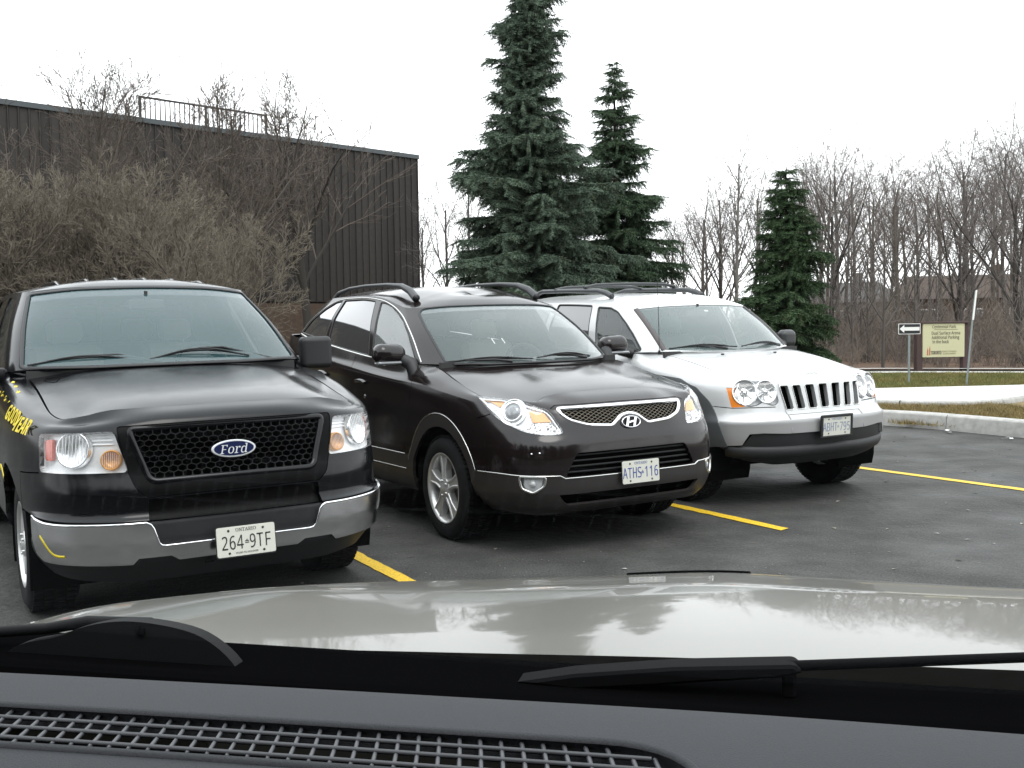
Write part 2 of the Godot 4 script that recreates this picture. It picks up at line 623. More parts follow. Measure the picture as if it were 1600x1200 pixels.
# ---------------------------------------------------------------- trees
func grow(st_trunk: MB, st_twig: MB, r: RandomNumberGenerator, pos: Vector3, dir: Vector3, len: float, rad: float, level: int, o: Dictionary) -> void:
	var seg: int = [7, 5, 4, 2, 2, 1][mini(level, 5)]
	var pts := PackedVector3Array([pos])
	var rad_end: float = rad * (0.35 if level < o.levels else 0.5)
	var rr := PackedFloat32Array([rad])
	var d := dir
	var p := pos
	for k in seg:
		d = (d + Vector3(r.randfn(), r.randfn(), r.randfn()) * o.wobble * (0.35 if level == 0 else 1.0) + Vector3.UP * o.lift * (0.3 if level == 0 else 1.0)).normalized()
		p += d * len / seg
		pts.append(p)
		rr.append(maxf(lerpf(rad, rad_end, float(k + 1) / seg), o.thin))
	(st_trunk if level <= 1 else st_twig).tube(pts, rr, [8, 6, 4, 3, 3, 3][mini(level, 5)], false)
	if level >= o.levels: return
	var n: int = o.kids[level]
	n = maxi(1, roundi(n * r.randf_range(0.8, 1.2)))
	var t0: float = o.bare if level == 0 else 0.18
	for k in n:
		var t := lerpf(t0, 1.0, (k + r.randf() * 0.9) / n)
		var f := t * seg
		var i := mini(int(f), seg - 1)
		var q := pts[i].lerp(pts[i + 1], f - i)
		var ax := (pts[i + 1] - pts[i]).normalized()
		var az := k * 2.4 + r.randf() * 0.9
		var e1 := ax.cross(Vector3.RIGHT if absf(ax.x) < 0.8 else Vector3.UP).normalized()
		var e2 := ax.cross(e1)
		var out := e1 * cos(az) + e2 * sin(az)
		var sp: float = o.spread * (1.0 if level > 0 else lerpf(1.15, 0.55, t)) * r.randf_range(0.8, 1.2)
		var nd := (ax * cos(sp) + out * sin(sp)).normalized()
		var sc: float = o.ratio[level] * r.randf_range(0.7, 1.15) * (lerpf(1.0, 0.45, (t - t0) / (1.0 - t0 + 0.001)) if level == 0 else lerpf(1.05, 0.6, t))
		grow(st_trunk, st_twig, r, q, nd, len * sc, maxf(lerpf(rr[i], rr[i + 1], f - i) * o.slim, o.thin), level + 1, o)

func bare_tree(sd: int, o: Dictionary) -> Array:
	var r := RandomNumberGenerator.new()
	r.seed = sd
	var a := MB.new()
	var b := MB.new()
	if o.has("stems"):
		for k in o.stems:
			var az: float = TAU * k / o.stems + r.randf()
			var lean: float = o.stem_lean * r.randf_range(0.6, 1.2)
			grow(a, b, r, Vector3(cos(az) * 0.1, -0.15, sin(az) * 0.1), Vector3(cos(az) * lean, 1, sin(az) * lean).normalized(), o.height, o.rad, 0, o)
	else:
		grow(a, b, r, Vector3(0, -0.2, 0), Vector3(r.randfn() * 0.03, 1, r.randfn() * 0.03).normalized(), o.height, o.rad, 0, o)
	return [a.mesh(), b.mesh(), o.get("full", o.height)]

func place_tree(proto: Array, called: String, label: String, at: Vector3, turn: float, scale: Vector3, trunk_m: Material, twig_m: Material, group := "") -> void:
	var box: AABB = (proto[1] as ArrayMesh).get_aabb()
	var fit: float = proto[2] / (box.position.y + box.size.y)
	var t := thing(called, label, "tree", Transform3D(Basis(Vector3.UP, turn).scaled_local(scale * fit), at), group)
	put("trunk", proto[0], trunk_m, t)
	put("crown", proto[1], twig_m, t)

# a conifer spray: a twig with short blades of needles standing all round it
func spray_mesh(sd: int, length: float, n: int, blade: float) -> ArrayMesh:
	var r := RandomNumberGenerator.new()
	r.seed = sd
	var st := MB.new()
	for k in n:
		var t := (k + r.randf()) / n
		var p := Vector3(r.randfn() * 0.015, -0.12 * t * t * length + r.randfn() * 0.015, t * length)
		var az := r.randf() * TAU
		var fw := r.randf_range(0.5, 1.1)
		var d := Vector3(cos(az), sin(az) * 0.75 - 0.15, fw).normalized()
		var l := blade * r.randf_range(0.7, 1.25) * (1.0 - 0.45 * t)
		var w := d.cross(Vector3(r.randfn(), r.randfn(), r.randfn())).normalized() * l * 0.16
		st.tri(p - w, p + w, p + d * l)
		st.tri(p + w * 0.3, p - w * 0.3 + d * l * 0.25, p + d * l + w)
	return st.mesh()

func spruce(called: String, label: String, at: Vector3, high: float, prof: Array, sd: int, tint: Color, dense_by: float, gap: float, turn := 0.0, sprays: Array = []) -> Node3D:
	var r := RandomNumberGenerator.new()
	r.seed = sd
	var t := thing(called, label, "tree", Transform3D(Basis(Vector3.UP, turn), at))
	var T := MB.new()
	T.tube(PackedVector3Array([Vector3(0, -0.3, 0), Vector3(0.02, high * 0.5, 0), Vector3(0, high, 0)]), PackedFloat32Array([high * 0.018, high * 0.011, 0.012]), 8)
	var xs := PackedFloat64Array()
	var ys := PackedVector3Array()
	for e: Array in prof:
		xs.append(e[0]); ys.append(Vector3(e[1], 0, 0))
	var where: Array[Transform3D] = []
	var tints := PackedColorArray()
	var B := MB.new()
	var h := 0.35
	while h < high - 0.1:
		var reach: float = spline(xs, ys, PackedFloat64Array([h]))[0].x
		var n := roundi((5.0 + reach * 1.5) * dense_by)
		var a0 := r.randf() * TAU
		var lump := r.randf_range(0.8, 1.12)
		for k in n:
			if r.randf() < gap: continue
			var az := a0 + TAU * k / n + r.randf_range(-0.25, 0.25)
			var l := reach * lump * r.randf_range(0.55, 1.12)
			if l < 0.12: l = 0.12
			var out := Vector3(cos(az), 0, sin(az))
			var hh := h + r.randf_range(-0.18, 0.18)
			var rise := lerpf(-0.12, 0.45, clampf(h / high, 0, 1))
			var pts := PackedVector3Array()
			var rr := PackedFloat32Array()
			for q in 6:
				var f := q / 5.0
				pts.append(Vector3(0, hh, 0) + out * l * f + Vector3.UP * l * (rise * f - 0.34 * f * f + 0.20 * f * f * f))
				rr.append(lerpf(0.012 + l * 0.009, 0.004, f))
			B.tube(pts, rr, 4, false)
			var m := maxi(3, roundi(l * 8.0))
			for q in m:
				var f := lerpf(0.12, 1.0, (q + r.randf() * 0.5) / m)
				var g := f * 5.0
				var i := mini(int(g), 4)
				var p := pts[i].lerp(pts[i + 1], g - i)
				var ax := (pts[i + 1] - pts[i]).normalized()
				var sidev := ax.cross(Vector3.UP).normalized()
				for e in 3:
					var sgn := -1.0 if e == 0 else (1.0 if e == 1 else 0.0)
					var d := (ax * (0.75 if e < 2 else 0.55) + sidev * sgn * r.randf_range(0.5, 1.0) + Vector3.DOWN * (r.randf_range(0.05, 0.45) if e < 2 else r.randf_range(0.3, 1.1))).normalized()
					var sl := (0.55 + 0.35 * (1.0 - f)) * r.randf_range(0.75, 1.2) * clampf(0.35 + l * 0.4, 0.35, 1.0)
					var bz := Basis.looking_at(-d, Vector3.UP) if absf(d.y) < 0.98 else Basis()
					where.append(Transform3D(bz.scaled_local(Vector3.ONE * sl), p))
					var c := tint * r.randf_range(0.65, 1.3)
					if r.randf() < 0.12: c = c.lerp(Color(0.05, 0.05, 0.02), 0.4)
					c.a = 1.0
					tints.append(c)
		h += r.randf_range(0.3, 0.5) / dense_by * lerpf(1.0, 0.8, h / high)
	put("trunk", T, M.spruce_bark, t)
	put("branches", B, M.spruce_bark, t)
	var mm := MultiMesh.new()
	mm.transform_format = MultiMesh.TRANSFORM_3D
	mm.use_colors = true
	mm.mesh = sprays[0]
	mm.instance_count = where.size()
	for k in where.size():
		mm.set_instance_transform(k, where[k])
		mm.set_instance_color(k, tints[k])
	var f := MultiMeshInstance3D.new()
	f.name = "needles"
	f.multimesh = mm
	f.material_override = M.needles
	f.set_meta("kind", "stuff")
	t.add_child(f, true)
	return t
# ---- measured shape tables of the three parked vehicles (metres, in each vehicle's own axes: x across, y up, z forward)
# plan: u, x, z of the outline seen from above, from the middle of the nose along one side to the middle of the tail
# rows: nominal height, then how far out of that outline the skin stands and its height, for each point of the plan
const TRUCK_PLAN := [[0, 0, 0], [0.3, 0.3, 0], [0.53, 0.52, -0.025], [0.75, 0.70, -0.105], [1.0, 0.82, -0.21], [1.27, 0.905, -0.36], [1.6, 0.965, -0.62], [2.05, 0.99, -1.05], [2.55, 0.985, -1.55], [2.75, 0.985, -1.75], [4.6, 0.985, -3.6], [6.5, 0.975, -5.55], [6.85, 0.88, -5.68], [7.8, 0, -5.7]]
const TRUCK_ROWS := [
	[0.24, [-0.13, -0.13, -0.13, -0.12, -0.10, -0.09, -0.08, -0.06, -0.06, -0.06, -0.06, -0.06, -0.06, -0.06], [0.25, 0.25, 0.25, 0.26, 0.27, 0.28, 0.30, 0.34, 0.36, 0.36, 0.38, 0.42, 0.45, 0.45]],
	[0.33, [-0.05, -0.05, -0.05, -0.05, -0.045, -0.04, -0.04, -0.03, -0.03, -0.03, -0.03, -0.03, -0.03, -0.03], [0.33, 0.33, 0.33, 0.33, 0.335, 0.34, 0.36, 0.40, 0.42, 0.42, 0.44, 0.47, 0.5, 0.5]],
	[0.385, [0.0, 0.0, 0.005, 0.0, 0.0, 0.0, -0.01, -0.01, -0.01, -0.01, -0.01, -0.01, 0.0, 0.0], [0.385, 0.385, 0.385, 0.385, 0.385, 0.39, 0.42, 0.45, 0.46, 0.46, 0.48, 0.52, 0.53, 0.53]],
	[0.43, [0.012, 0.012, 0.014, 0.012, 0.010, 0.01, 0.0, 0.0, 0.0, 0.0, 0.0, 0.0, 0.02, 0.02], [0.43, 0.43, 0.43, 0.43, 0.43, 0.435, 0.46, 0.49, 0.5, 0.5, 0.52, 0.56, 0.57, 0.57]],
	[0.51, [0.032, 0.032, 0.034, 0.032, 0.028, 0.025, 0.0, 0.005, 0.0, 0.0, 0.0, 0.0, 0.03, 0.03], [0.51, 0.51, 0.51, 0.51, 0.51, 0.51, 0.53, 0.56, 0.57, 0.57, 0.58, 0.62, 0.62, 0.62]],
	[0.60, [0.034, 0.034, 0.036, 0.034, 0.032, 0.03, 0.0, 0.01, 0.005, 0.005, 0.0, 0.0, 0.01, 0.01], [0.6, 0.6, 0.6, 0.6, 0.6, 0.61, 0.62, 0.64, 0.65, 0.65, 0.66, 0.7, 0.7, 0.7]],
	[0.63, [-0.002, -0.002, 0.0, 0.002, 0.004, 0.006, 0.0, 0.012, 0.01, 0.01, 0.0, 0.0, 0.0, 0.0], [0.63, 0.63, 0.63, 0.63, 0.63, 0.635, 0.65, 0.67, 0.68, 0.68, 0.69, 0.73, 0.73, 0.73]],
	[0.73, [0.0, 0.0, 0.0, 0.004, 0.006, 0.006, 0.005, 0.015, 0.015, 0.015, 0.005, 0.0, 0.0, 0.0], [0.73, 0.73, 0.73, 0.73, 0.73, 0.735, 0.74, 0.76, 0.77, 0.77, 0.78, 0.82, 0.82, 0.82]],
	[0.84, [-0.03, -0.03, -0.035, -0.025, -0.012, -0.002, 0.005, 0.015, 0.015, 0.015, 0.005, 0.0, 0.0, 0.0], [0.84, 0.84, 0.84, 0.84, 0.84, 0.842, 0.85, 0.87, 0.88, 0.88, 0.89, 0.92, 0.92, 0.92]],
	[1.045, [-0.065, -0.066, -0.075, -0.065, -0.05, -0.025, -0.005, 0.005, 0.01, 0.01, 0.0, 0.0, 0.0, 0.0], [1.045, 1.045, 1.045, 1.045, 1.045, 1.045, 1.05, 1.06, 1.08, 1.08, 1.09, 1.12, 1.12, 1.12]],
	[1.085, [-0.085, -0.087, -0.10, -0.095, -0.078, -0.05, -0.03, -0.015, -0.005, -0.005, -0.005, 0.0, 0.0, 0.0], [1.09, 1.09, 1.085, 1.075, 1.07, 1.072, 1.10, 1.155, 1.21, 1.2, 1.2, 1.25, 1.25, 1.25]],
	[1.13, [-0.13, -0.132, -0.145, -0.14, -0.12, -0.09, -0.075, -0.06, -0.055, -0.03, -0.02, 0.0, 0.0, 0.0], [1.125, 1.123, 1.113, 1.092, 1.08, 1.083, 1.125, 1.205, 1.275, 1.27, 1.27, 1.34, 1.34, 1.34]],
	[1.20, [-0.22, -0.222, -0.225, -0.2, -0.16, -0.13, -0.155, -0.18, -0.165, -0.055, -0.05, -0.03, -0.03, -0.03], [1.155, 1.15, 1.135, 1.108, 1.088, 1.092, 1.14, 1.225, 1.305, 1.33, 1.33, 1.36, 1.36, 1.36]]]
const TRUCK_HOOD_X := [0, 0.32, 0.55, 0.68, 0.78, 0.9]
const TRUCK_HOOD := [[-0.12, 1.118, 1.112, 1.098, 1.086, 1.075, 1.05], [-0.22, 1.155, 1.15, 1.135, 1.108, 1.086, 1.06], [-0.35, 1.19, 1.185, 1.165, 1.128, 1.10, 1.075], [-0.62, 1.235, 1.23, 1.21, 1.165, 1.143, 1.11], [-1.0, 1.285, 1.28, 1.265, 1.228, 1.215, 1.19], [-1.35, 1.325, 1.32, 1.308, 1.285, 1.272, 1.25], [-1.75, 1.355, 1.35, 1.34, 1.325, 1.315, 1.30]]
const TRUCK_CAB := [
	[0.0, [[0, 0, 1.345, -1.40], [0.45, 0.45, 1.343, -1.43], [0.80, 0.80, 1.34, -1.50], [0.89, 0.885, 1.335, -1.57], [1.0, 0.925, 1.325, -1.68], [1.45, 0.94, 1.32, -2.1], [2.35, 0.94, 1.32, -3.0], [3.25, 0.935, 1.33, -3.9], [3.55, 0.85, 1.34, -4.15], [4.4, 0, 1.34, -4.2]]],
	[1.0, [[0, 0, 1.872, -2.19], [0.45, 0.40, 1.866, -2.21], [0.80, 0.672, 1.845, -2.28], [0.89, 0.72, 1.84, -2.33], [1.0, 0.745, 1.84, -2.42], [1.45, 0.76, 1.85, -2.7], [2.35, 0.765, 1.858, -3.2], [3.25, 0.755, 1.85, -3.85], [3.55, 0.7, 1.84, -3.98], [4.4, 0, 1.85, -4.02]]]]
const WAGON_PLAN := [[0, 0, 0], [0.3, 0.3, -0.006], [0.55, 0.54, -0.03], [0.75, 0.70, -0.085], [0.95, 0.80, -0.18], [1.2, 0.885, -0.34], [1.5, 0.93, -0.57], [1.95, 0.955, -0.98], [2.3, 0.963, -1.35], [2.6, 0.965, -1.65], [3.8, 0.965, -2.85], [5.2, 0.935, -4.45], [5.6, 0.82, -4.72], [6.4, 0, -4.82]]
const WAGON_ROWS := [
	[0.22, [-0.16, -0.16, -0.15, -0.13, -0.12, -0.11, -0.11, -0.10, -0.10, -0.10, -0.10, -0.10, -0.1, -0.1], [0.25, 0.25, 0.25, 0.25, 0.26, 0.27, 0.27, 0.27, 0.27, 0.27, 0.27, 0.3, 0.35, 0.35]],
	[0.32, [-0.04, -0.04, -0.04, -0.04, -0.04, -0.04, -0.04, -0.03, -0.03, -0.03, -0.03, -0.03, -0.03, -0.03], [0.32, 0.32, 0.32, 0.33, 0.34, 0.35, 0.35, 0.35, 0.34, 0.34, 0.34, 0.37, 0.42, 0.42]],
	[0.44, [0.0, 0.0, 0.0, 0.0, 0.0, -0.005, -0.005, 0.0, 0.0, 0.0, 0.0, -0.005, 0.0, 0.0], [0.44, 0.44, 0.44, 0.445, 0.45, 0.46, 0.46, 0.455, 0.455, 0.455, 0.455, 0.47, 0.5, 0.5]],
	[0.53, [0.004, 0.004, 0.004, 0.004, 0.004, 0.002, 0.0, 0.005, 0.005, 0.005, 0.005, 0.0, 0.01, 0.01], [0.53, 0.53, 0.53, 0.535, 0.54, 0.55, 0.55, 0.55, 0.55, 0.55, 0.55, 0.56, 0.58, 0.58]],
	[0.62, [0.006, 0.006, 0.006, 0.006, 0.006, 0.004, 0.002, 0.005, 0.0, 0.0, -0.005, 0.0, 0.01, 0.01], [0.62, 0.62, 0.62, 0.62, 0.625, 0.63, 0.63, 0.63, 0.63, 0.63, 0.63, 0.64, 0.66, 0.66]],
	[0.72, [0.0, 0.0, -0.004, -0.004, -0.002, 0.0, 0.004, 0.006, 0.002, 0.0, -0.004, 0.0, 0.0, 0.0], [0.72, 0.72, 0.72, 0.72, 0.72, 0.72, 0.72, 0.73, 0.73, 0.73, 0.74, 0.76, 0.76, 0.76]],
	[0.80, [-0.022, -0.025, -0.045, -0.04, -0.025, -0.01, 0.004, 0.006, 0.004, 0.002, -0.002, 0.0, 0.0, 0.0], [0.8, 0.8, 0.8, 0.8, 0.8, 0.8, 0.8, 0.81, 0.82, 0.82, 0.84, 0.87, 0.87, 0.87]],
	[0.90, [-0.055, -0.062, -0.095, -0.085, -0.062, -0.035, -0.005, 0.004, 0.004, 0.004, 0.0, 0.0, 0.0, 0.0], [0.9, 0.9, 0.9, 0.9, 0.9, 0.9, 0.9, 0.92, 0.94, 0.95, 0.98, 1.02, 1.02, 1.02]],
	[0.96, [-0.085, -0.092, -0.135, -0.12, -0.092, -0.058, -0.018, 0.0, 0.002, 0.004, 0.004, 0.0, 0.0, 0.0], [0.955, 0.957, 0.965, 0.967, 0.966, 0.965, 0.963, 1.0, 1.04, 1.06, 1.12, 1.2, 1.2, 1.2]],
	[1.02, [-0.14, -0.145, -0.19, -0.155, -0.13, -0.09, -0.038, -0.012, -0.006, 0.0, 0.0, -0.01, 0.0, 0.0], [0.995, 0.995, 0.998, 1.0, 1.002, 1.008, 1.02, 1.06, 1.09, 1.115, 1.2, 1.33, 1.33, 1.33]],
	[1.08, [-0.20, -0.205, -0.24, -0.175, -0.16, -0.12, -0.062, -0.05, -0.05, -0.03, -0.025, -0.02, 0.0, 0.0], [1.025, 1.025, 1.02, 1.008, 1.015, 1.03, 1.045, 1.105, 1.165, 1.165, 1.255, 1.39, 1.4, 1.4]],
	[1.16, [-0.30, -0.30, -0.28, -0.19, -0.18, -0.14, -0.085, -0.125, -0.165, -0.062, -0.058, -0.05, -0.02, -0.02], [1.058, 1.055, 1.033, 1.013, 1.022, 1.04, 1.058, 1.15, 1.235, 1.245, 1.335, 1.48, 1.5, 1.5]]]
const WAGON_HOOD_X := [0, 0.3, 0.5, 0.64, 0.75, 0.88]
const WAGON_HOOD := [[-0.10, 0.955, 0.957, 0.962, 0.965, 0.962, 0.955], [-0.19, 1.005, 1.003, 0.99, 0.99, 0.985, 0.97], [-0.30, 1.058, 1.054, 1.035, 1.02, 1.005, 0.99], [-0.5, 1.11, 1.103, 1.085, 1.067, 1.045, 1.025], [-0.8, 1.165, 1.157, 1.14, 1.125, 1.107, 1.085], [-1.1, 1.215, 1.208, 1.195, 1.187, 1.178, 1.165], [-1.45, 1.262, 1.257, 1.25, 1.246, 1.242, 1.24]]
const WAGON_CAB := [
	[0.0, [[0, 0, 1.24, -1.10], [0.45, 0.45, 1.24, -1.17], [0.75, 0.74, 1.243, -1.36], [0.84, 0.81, 1.248, -1.45], [0.95, 0.87, 1.25, -1.60], [1.65, 0.9, 1.285, -2.3], [2.2, 0.905, 1.335, -2.85], [3.4, 0.88, 1.46, -4.05], [3.85, 0.8, 1.5, -4.5], [4.7, 0, 1.52, -4.75]]],
	[1.0, [[0, 0, 1.705, -1.91], [0.45, 0.4, 1.70, -1.94], [0.75, 0.635, 1.685, -2.03], [0.84, 0.672, 1.685, -2.08], [0.95, 0.695, 1.695, -2.16], [1.65, 0.703, 1.79, -2.6], [2.2, 0.706, 1.822, -3.0], [3.4, 0.685, 1.828, -3.8], [3.85, 0.615, 1.80, -4.2], [4.7, 0, 1.81, -4.35]]]]
const OFFROAD_PLAN := [[0, 0, -0.03], [0.3, 0.3, -0.035], [0.42, 0.41, -0.05], [0.62, 0.60, -0.10], [0.85, 0.78, -0.20], [1.05, 0.865, -0.30], [1.35, 0.91, -0.55], [1.75, 0.925, -0.93], [2.12, 0.925, -1.3], [2.5, 0.925, -1.6], [4.0, 0.925, -3.1], [5.0, 0.9, -4.3], [5.4, 0.82, -4.6], [6.2, 0, -4.68]]
const OFFROAD_ROWS := [
	[0.28, [-0.16, -0.16, -0.16, -0.15, -0.13, -0.12, -0.1, -0.1, -0.1, -0.1, -0.1, -0.1, -0.1, -0.1], [0.30, 0.30, 0.30, 0.31, 0.33, 0.36, 0.36, 0.34, 0.33, 0.33, 0.33, 0.36, 0.4, 0.4]],
	[0.36, [-0.07, -0.07, -0.07, -0.06, -0.05, -0.05, -0.04, -0.03, -0.03, -0.03, -0.03, -0.03, -0.03, -0.03], [0.36, 0.36, 0.36, 0.37, 0.385, 0.40, 0.41, 0.41, 0.4, 0.4, 0.4, 0.42, 0.46, 0.46]],
	[0.46, [-0.02, -0.02, -0.02, -0.02, -0.015, -0.015, -0.01, -0.01, -0.01, -0.01, -0.01, -0.01, 0.0, 0.0], [0.46, 0.46, 0.46, 0.465, 0.475, 0.48, 0.48, 0.48, 0.48, 0.48, 0.48, 0.5, 0.52, 0.52]],
	[0.58, [0.0, 0.0, 0.0, 0.0, 0.0, 0.0, 0.0, 0.0, 0.0, 0.0, 0.0, 0.0, 0.02, 0.02], [0.58, 0.58, 0.58, 0.58, 0.585, 0.59, 0.59, 0.59, 0.59, 0.59, 0.59, 0.6, 0.62, 0.62]],
	[0.69, [0.002, 0.002, 0.002, 0.002, 0.002, 0.002, 0.002, 0.004, 0.004, 0.004, 0.004, 0.0, 0.02, 0.02], [0.69, 0.69, 0.69, 0.69, 0.69, 0.69, 0.69, 0.69, 0.69, 0.69, 0.69, 0.7, 0.7, 0.7]],
	[0.715, [-0.012, -0.012, -0.012, -0.012, -0.012, -0.010, -0.002, 0.004, 0.004, 0.004, 0.004, 0.0, 0.01, 0.01], [0.708, 0.708, 0.708, 0.708, 0.708, 0.710, 0.715, 0.715, 0.715, 0.715, 0.715, 0.72, 0.72, 0.72]],
	[0.76, [-0.052, -0.052, -0.052, -0.055, -0.05, -0.035, -0.008, 0.004, 0.004, 0.004, 0.004, 0.0, 0.0, 0.0], [0.745, 0.745, 0.745, 0.747, 0.75, 0.755, 0.76, 0.76, 0.76, 0.76, 0.76, 0.77, 0.77, 0.77]],
	[0.80, [-0.066, -0.066, -0.066, -0.075, -0.06, -0.045, -0.01, 0.004, 0.004, 0.004, 0.004, 0.0, 0.0, 0.0], [0.80, 0.80, 0.80, 0.80, 0.80, 0.80, 0.80, 0.80, 0.81, 0.81, 0.82, 0.84, 0.84, 0.84]],
	[0.90, [-0.085, -0.086, -0.09, -0.1, -0.075, -0.055, -0.015, 0.002, 0.0, 0.0, 0.0, 0.0, 0.0, 0.0], [0.90, 0.90, 0.90, 0.90, 0.90, 0.90, 0.90, 0.91, 0.92, 0.92, 0.94, 0.96, 0.96, 0.96]],
	[1.0, [-0.11, -0.112, -0.118, -0.135, -0.105, -0.075, -0.03, -0.005, -0.005, -0.005, -0.005, 0.0, 0.0, 0.0], [1.0, 1.0, 1.0, 0.998, 0.99, 0.985, 0.985, 1.01, 1.04, 1.05, 1.07, 1.1, 1.1, 1.1]],
	[1.04, [-0.15, -0.152, -0.158, -0.185, -0.155, -0.12, -0.075, -0.035, -0.025, -0.015, -0.01, 0.0, 0.0, 0.0], [1.028, 1.028, 1.027, 1.022, 1.016, 1.02, 1.04, 1.08, 1.11, 1.14, 1.16, 1.2, 1.2, 1.2]],
	[1.11, [-0.22, -0.222, -0.225, -0.25, -0.21, -0.18, -0.205, -0.215, -0.205, -0.055, -0.05, -0.04, -0.02, -0.02], [1.052, 1.05, 1.048, 1.042, 1.032, 1.04, 1.095, 1.17, 1.228, 1.235, 1.245, 1.26, 1.27, 1.27]]]
const OFFROAD_HOOD_X := [0, 0.3, 0.48, 0.6, 0.68, 0.78]
const OFFROAD_HOOD := [[-0.14, 1.0, 1.0, 1.0, 0.995, 0.99, 0.97], [-0.25, 1.052, 1.05, 1.046, 1.038, 1.028, 1.005], [-0.4, 1.09, 1.088, 1.08, 1.068, 1.056, 1.03], [-0.6, 1.13, 1.127, 1.12, 1.112, 1.102, 1.08], [-0.93, 1.195, 1.192, 1.187, 1.182, 1.174, 1.155], [-1.3, 1.25, 1.248, 1.243, 1.238, 1.23, 1.22], [-1.5, 1.265, 1.263, 1.26, 1.256, 1.25, 1.24]]
const OFFROAD_CAB := [
	[0.0, [[0, 0, 1.245, -1.08], [0.4, 0.4, 1.245, -1.13], [0.7, 0.7, 1.25, -1.29], [0.79, 0.775, 1.25, -1.37], [0.9, 0.84, 1.245, -1.5], [1.6, 0.87, 1.235, -2.2], [2.4, 0.87, 1.245, -3.0], [3.6, 0.85, 1.26, -4.2], [3.9, 0.78, 1.27, -4.45], [4.7, 0, 1.27, -4.6]]],
	[1.0, [[0, 0, 1.672, -1.74], [0.4, 0.38, 1.668, -1.765], [0.7, 0.628, 1.657, -1.84], [0.79, 0.668, 1.66, -1.89], [0.9, 0.695, 1.675, -1.98], [1.6, 0.722, 1.71, -2.4], [2.4, 0.725, 1.735, -3.0], [3.6, 0.71, 1.75, -4.05], [3.9, 0.65, 1.74, -4.25], [4.7, 0, 1.75, -4.35]]]]
# ---------------------------------------------------------------- vehicle shells
func outline_normals(plan: Array) -> Array:
	var o := []
	for k in plan.size():
		var a := Vector2(-plan[1][1], plan[1][2]) if k == 0 else Vector2(plan[k - 1][1], plan[k - 1][2])
		var b := Vector2(-plan[k - 1][1], plan[k - 1][2]) if k == plan.size() - 1 else Vector2(plan[k + 1][1], plan[k + 1][2])
		var d := (b - a).normalized()
		o.append(Vector2(-d.y, d.x))
	return o

# hood: the height field under the bonnet; seam: how many plan points its edge follows
func make_shell(plan: Array, rows: Array, hood_x: Array, hood_rows: Array, cab_rows: Array, seam: int, rise: float, crown: float) -> Dictionary:
	var hv := []
	var hr := []
	for r: Array in hood_rows:
		hv.append(-r[0])
		var q := PackedVector3Array()
		for k in hood_x.size(): q.append(Vector3(hood_x[k], r[k + 1], r[0]))
		hr.append(q)
	var hood := patch(hood_x, hv, hr)
	var ns := outline_normals(plan)
	var us := []
	for p: Array in plan: us.append(p[0])
	var vs := []
	var grid := []
	for r: Array in rows:
		vs.append(r[0])
		var q := PackedVector3Array()
		for k in plan.size():
			q.append(Vector3(plan[k][1] + ns[k].x * r[1][k], r[2][k], plan[k][2] + ns[k].y * r[1][k]))
		grid.append(q)
	var top: PackedVector3Array = grid[grid.size() - 1]
	for k in seam + 1:
		top[k].y = hood.at(Vector2(top[k].x, -top[k].z)).y
	grid[grid.size() - 1] = top
	var skirt := patch(us, vs, grid)
	# glasshouse
	var cu := []
	var b := PackedVector3Array()
	var t := PackedVector3Array()
	for k in cab_rows[0][1].size():
		var e: Array = cab_rows[0][1][k]
		var f: Array = cab_rows[1][1][k]
		cu.append(e[0]); b.append(Vector3(e[1], e[2], e[3])); t.append(Vector3(f[1], f[2], f[3]))
	var m := PackedVector3Array()
	for k in b.size():
		var c := (b[k] + t[k]) * 0.5
		var d := (b[mini(k + 1, b.size() - 1)] + t[mini(k + 1, b.size() - 1)]) - (b[maxi(k - 1, 0)] + t[maxi(k - 1, 0)])
		var nn := d.cross(t[k] - b[k]).normalized()
		if k == 0 or k == b.size() - 1: nn.x = 0
		m.append(c + nn * 0.02)
	var cab := patch(cu, [0.0, 0.5, 1.0], [b, m, t], 0.02, 0.03)
	# roof, from the top edge of the glasshouse in to a line down its middle
	var rr := []
	var ks := [0.0, 0.035, 0.1, 0.3, 0.65, 1.0]
	var zf := t[0].z
	var zb := t[t.size() - 1].z
	# heights along the side edge, read by z, carry over to the ridge
	var ez := PackedFloat64Array()
	var ey := PackedVector3Array()
	for k in range(t.size() - 2, 2, -1):
		ez.append(t[k].z); ey.append(Vector3(t[k].y, 0, 0))
	for kk: float in ks:
		var q := PackedVector3Array()
		for p in t:
			var zs := lerpf(zf - 0.35, zb + 0.3, clampf((zf - p.z) / (zf - zb), 0, 1))
			var ridge: float = spline(ez, ey, PackedFloat64Array([zs]))[0].x + rise + crown
			q.append(Vector3(p.x * (1 - kk * 0.999), lerpf(p.y, ridge, 1.0 - pow(1.0 - kk, 2.2)), lerpf(p.z, zs, kk)))
		rr.append(q)
	# even out the ridge so that the middle of the roof is one smooth line
	var roof := patch(cu, ks, rr, 0.03, 0.03)
	return {"hood": hood, "skirt": skirt, "cab": cab, "roof": roof, "u": us, "v": vs, "top": vs[vs.size() - 1], "umax": us[us.size() - 1], "cmax": cu[cu.size() - 1]}

func both(half: PackedVector2Array) -> PackedVector2Array:   # a half outline from the middle out and back to the middle, and its mirror image
	var o := half.duplicate()
	for k in range(half.size() - 1, -1, -1):
		if absf(half[k].x) > 1e-5: o.append(Vector2(-half[k].x, half[k].y))
	return o

func hood_outline(s: Dictionary, u_seam: float, back: Array, inset := 0.0) -> PackedVector2Array:
	var h := PackedVector2Array()
	for k in 61:
		var p: Vector3 = s.skirt.at(Vector2(u_seam * k / 60.0, s.top))
		h.append(Vector2(p.x, -p.z))
	for k in range(0, back.size(), 2): h.append(Vector2(back[k], back[k + 1]))
	var o := both(h)
	return grown(o, -inset) if inset > 0 else o

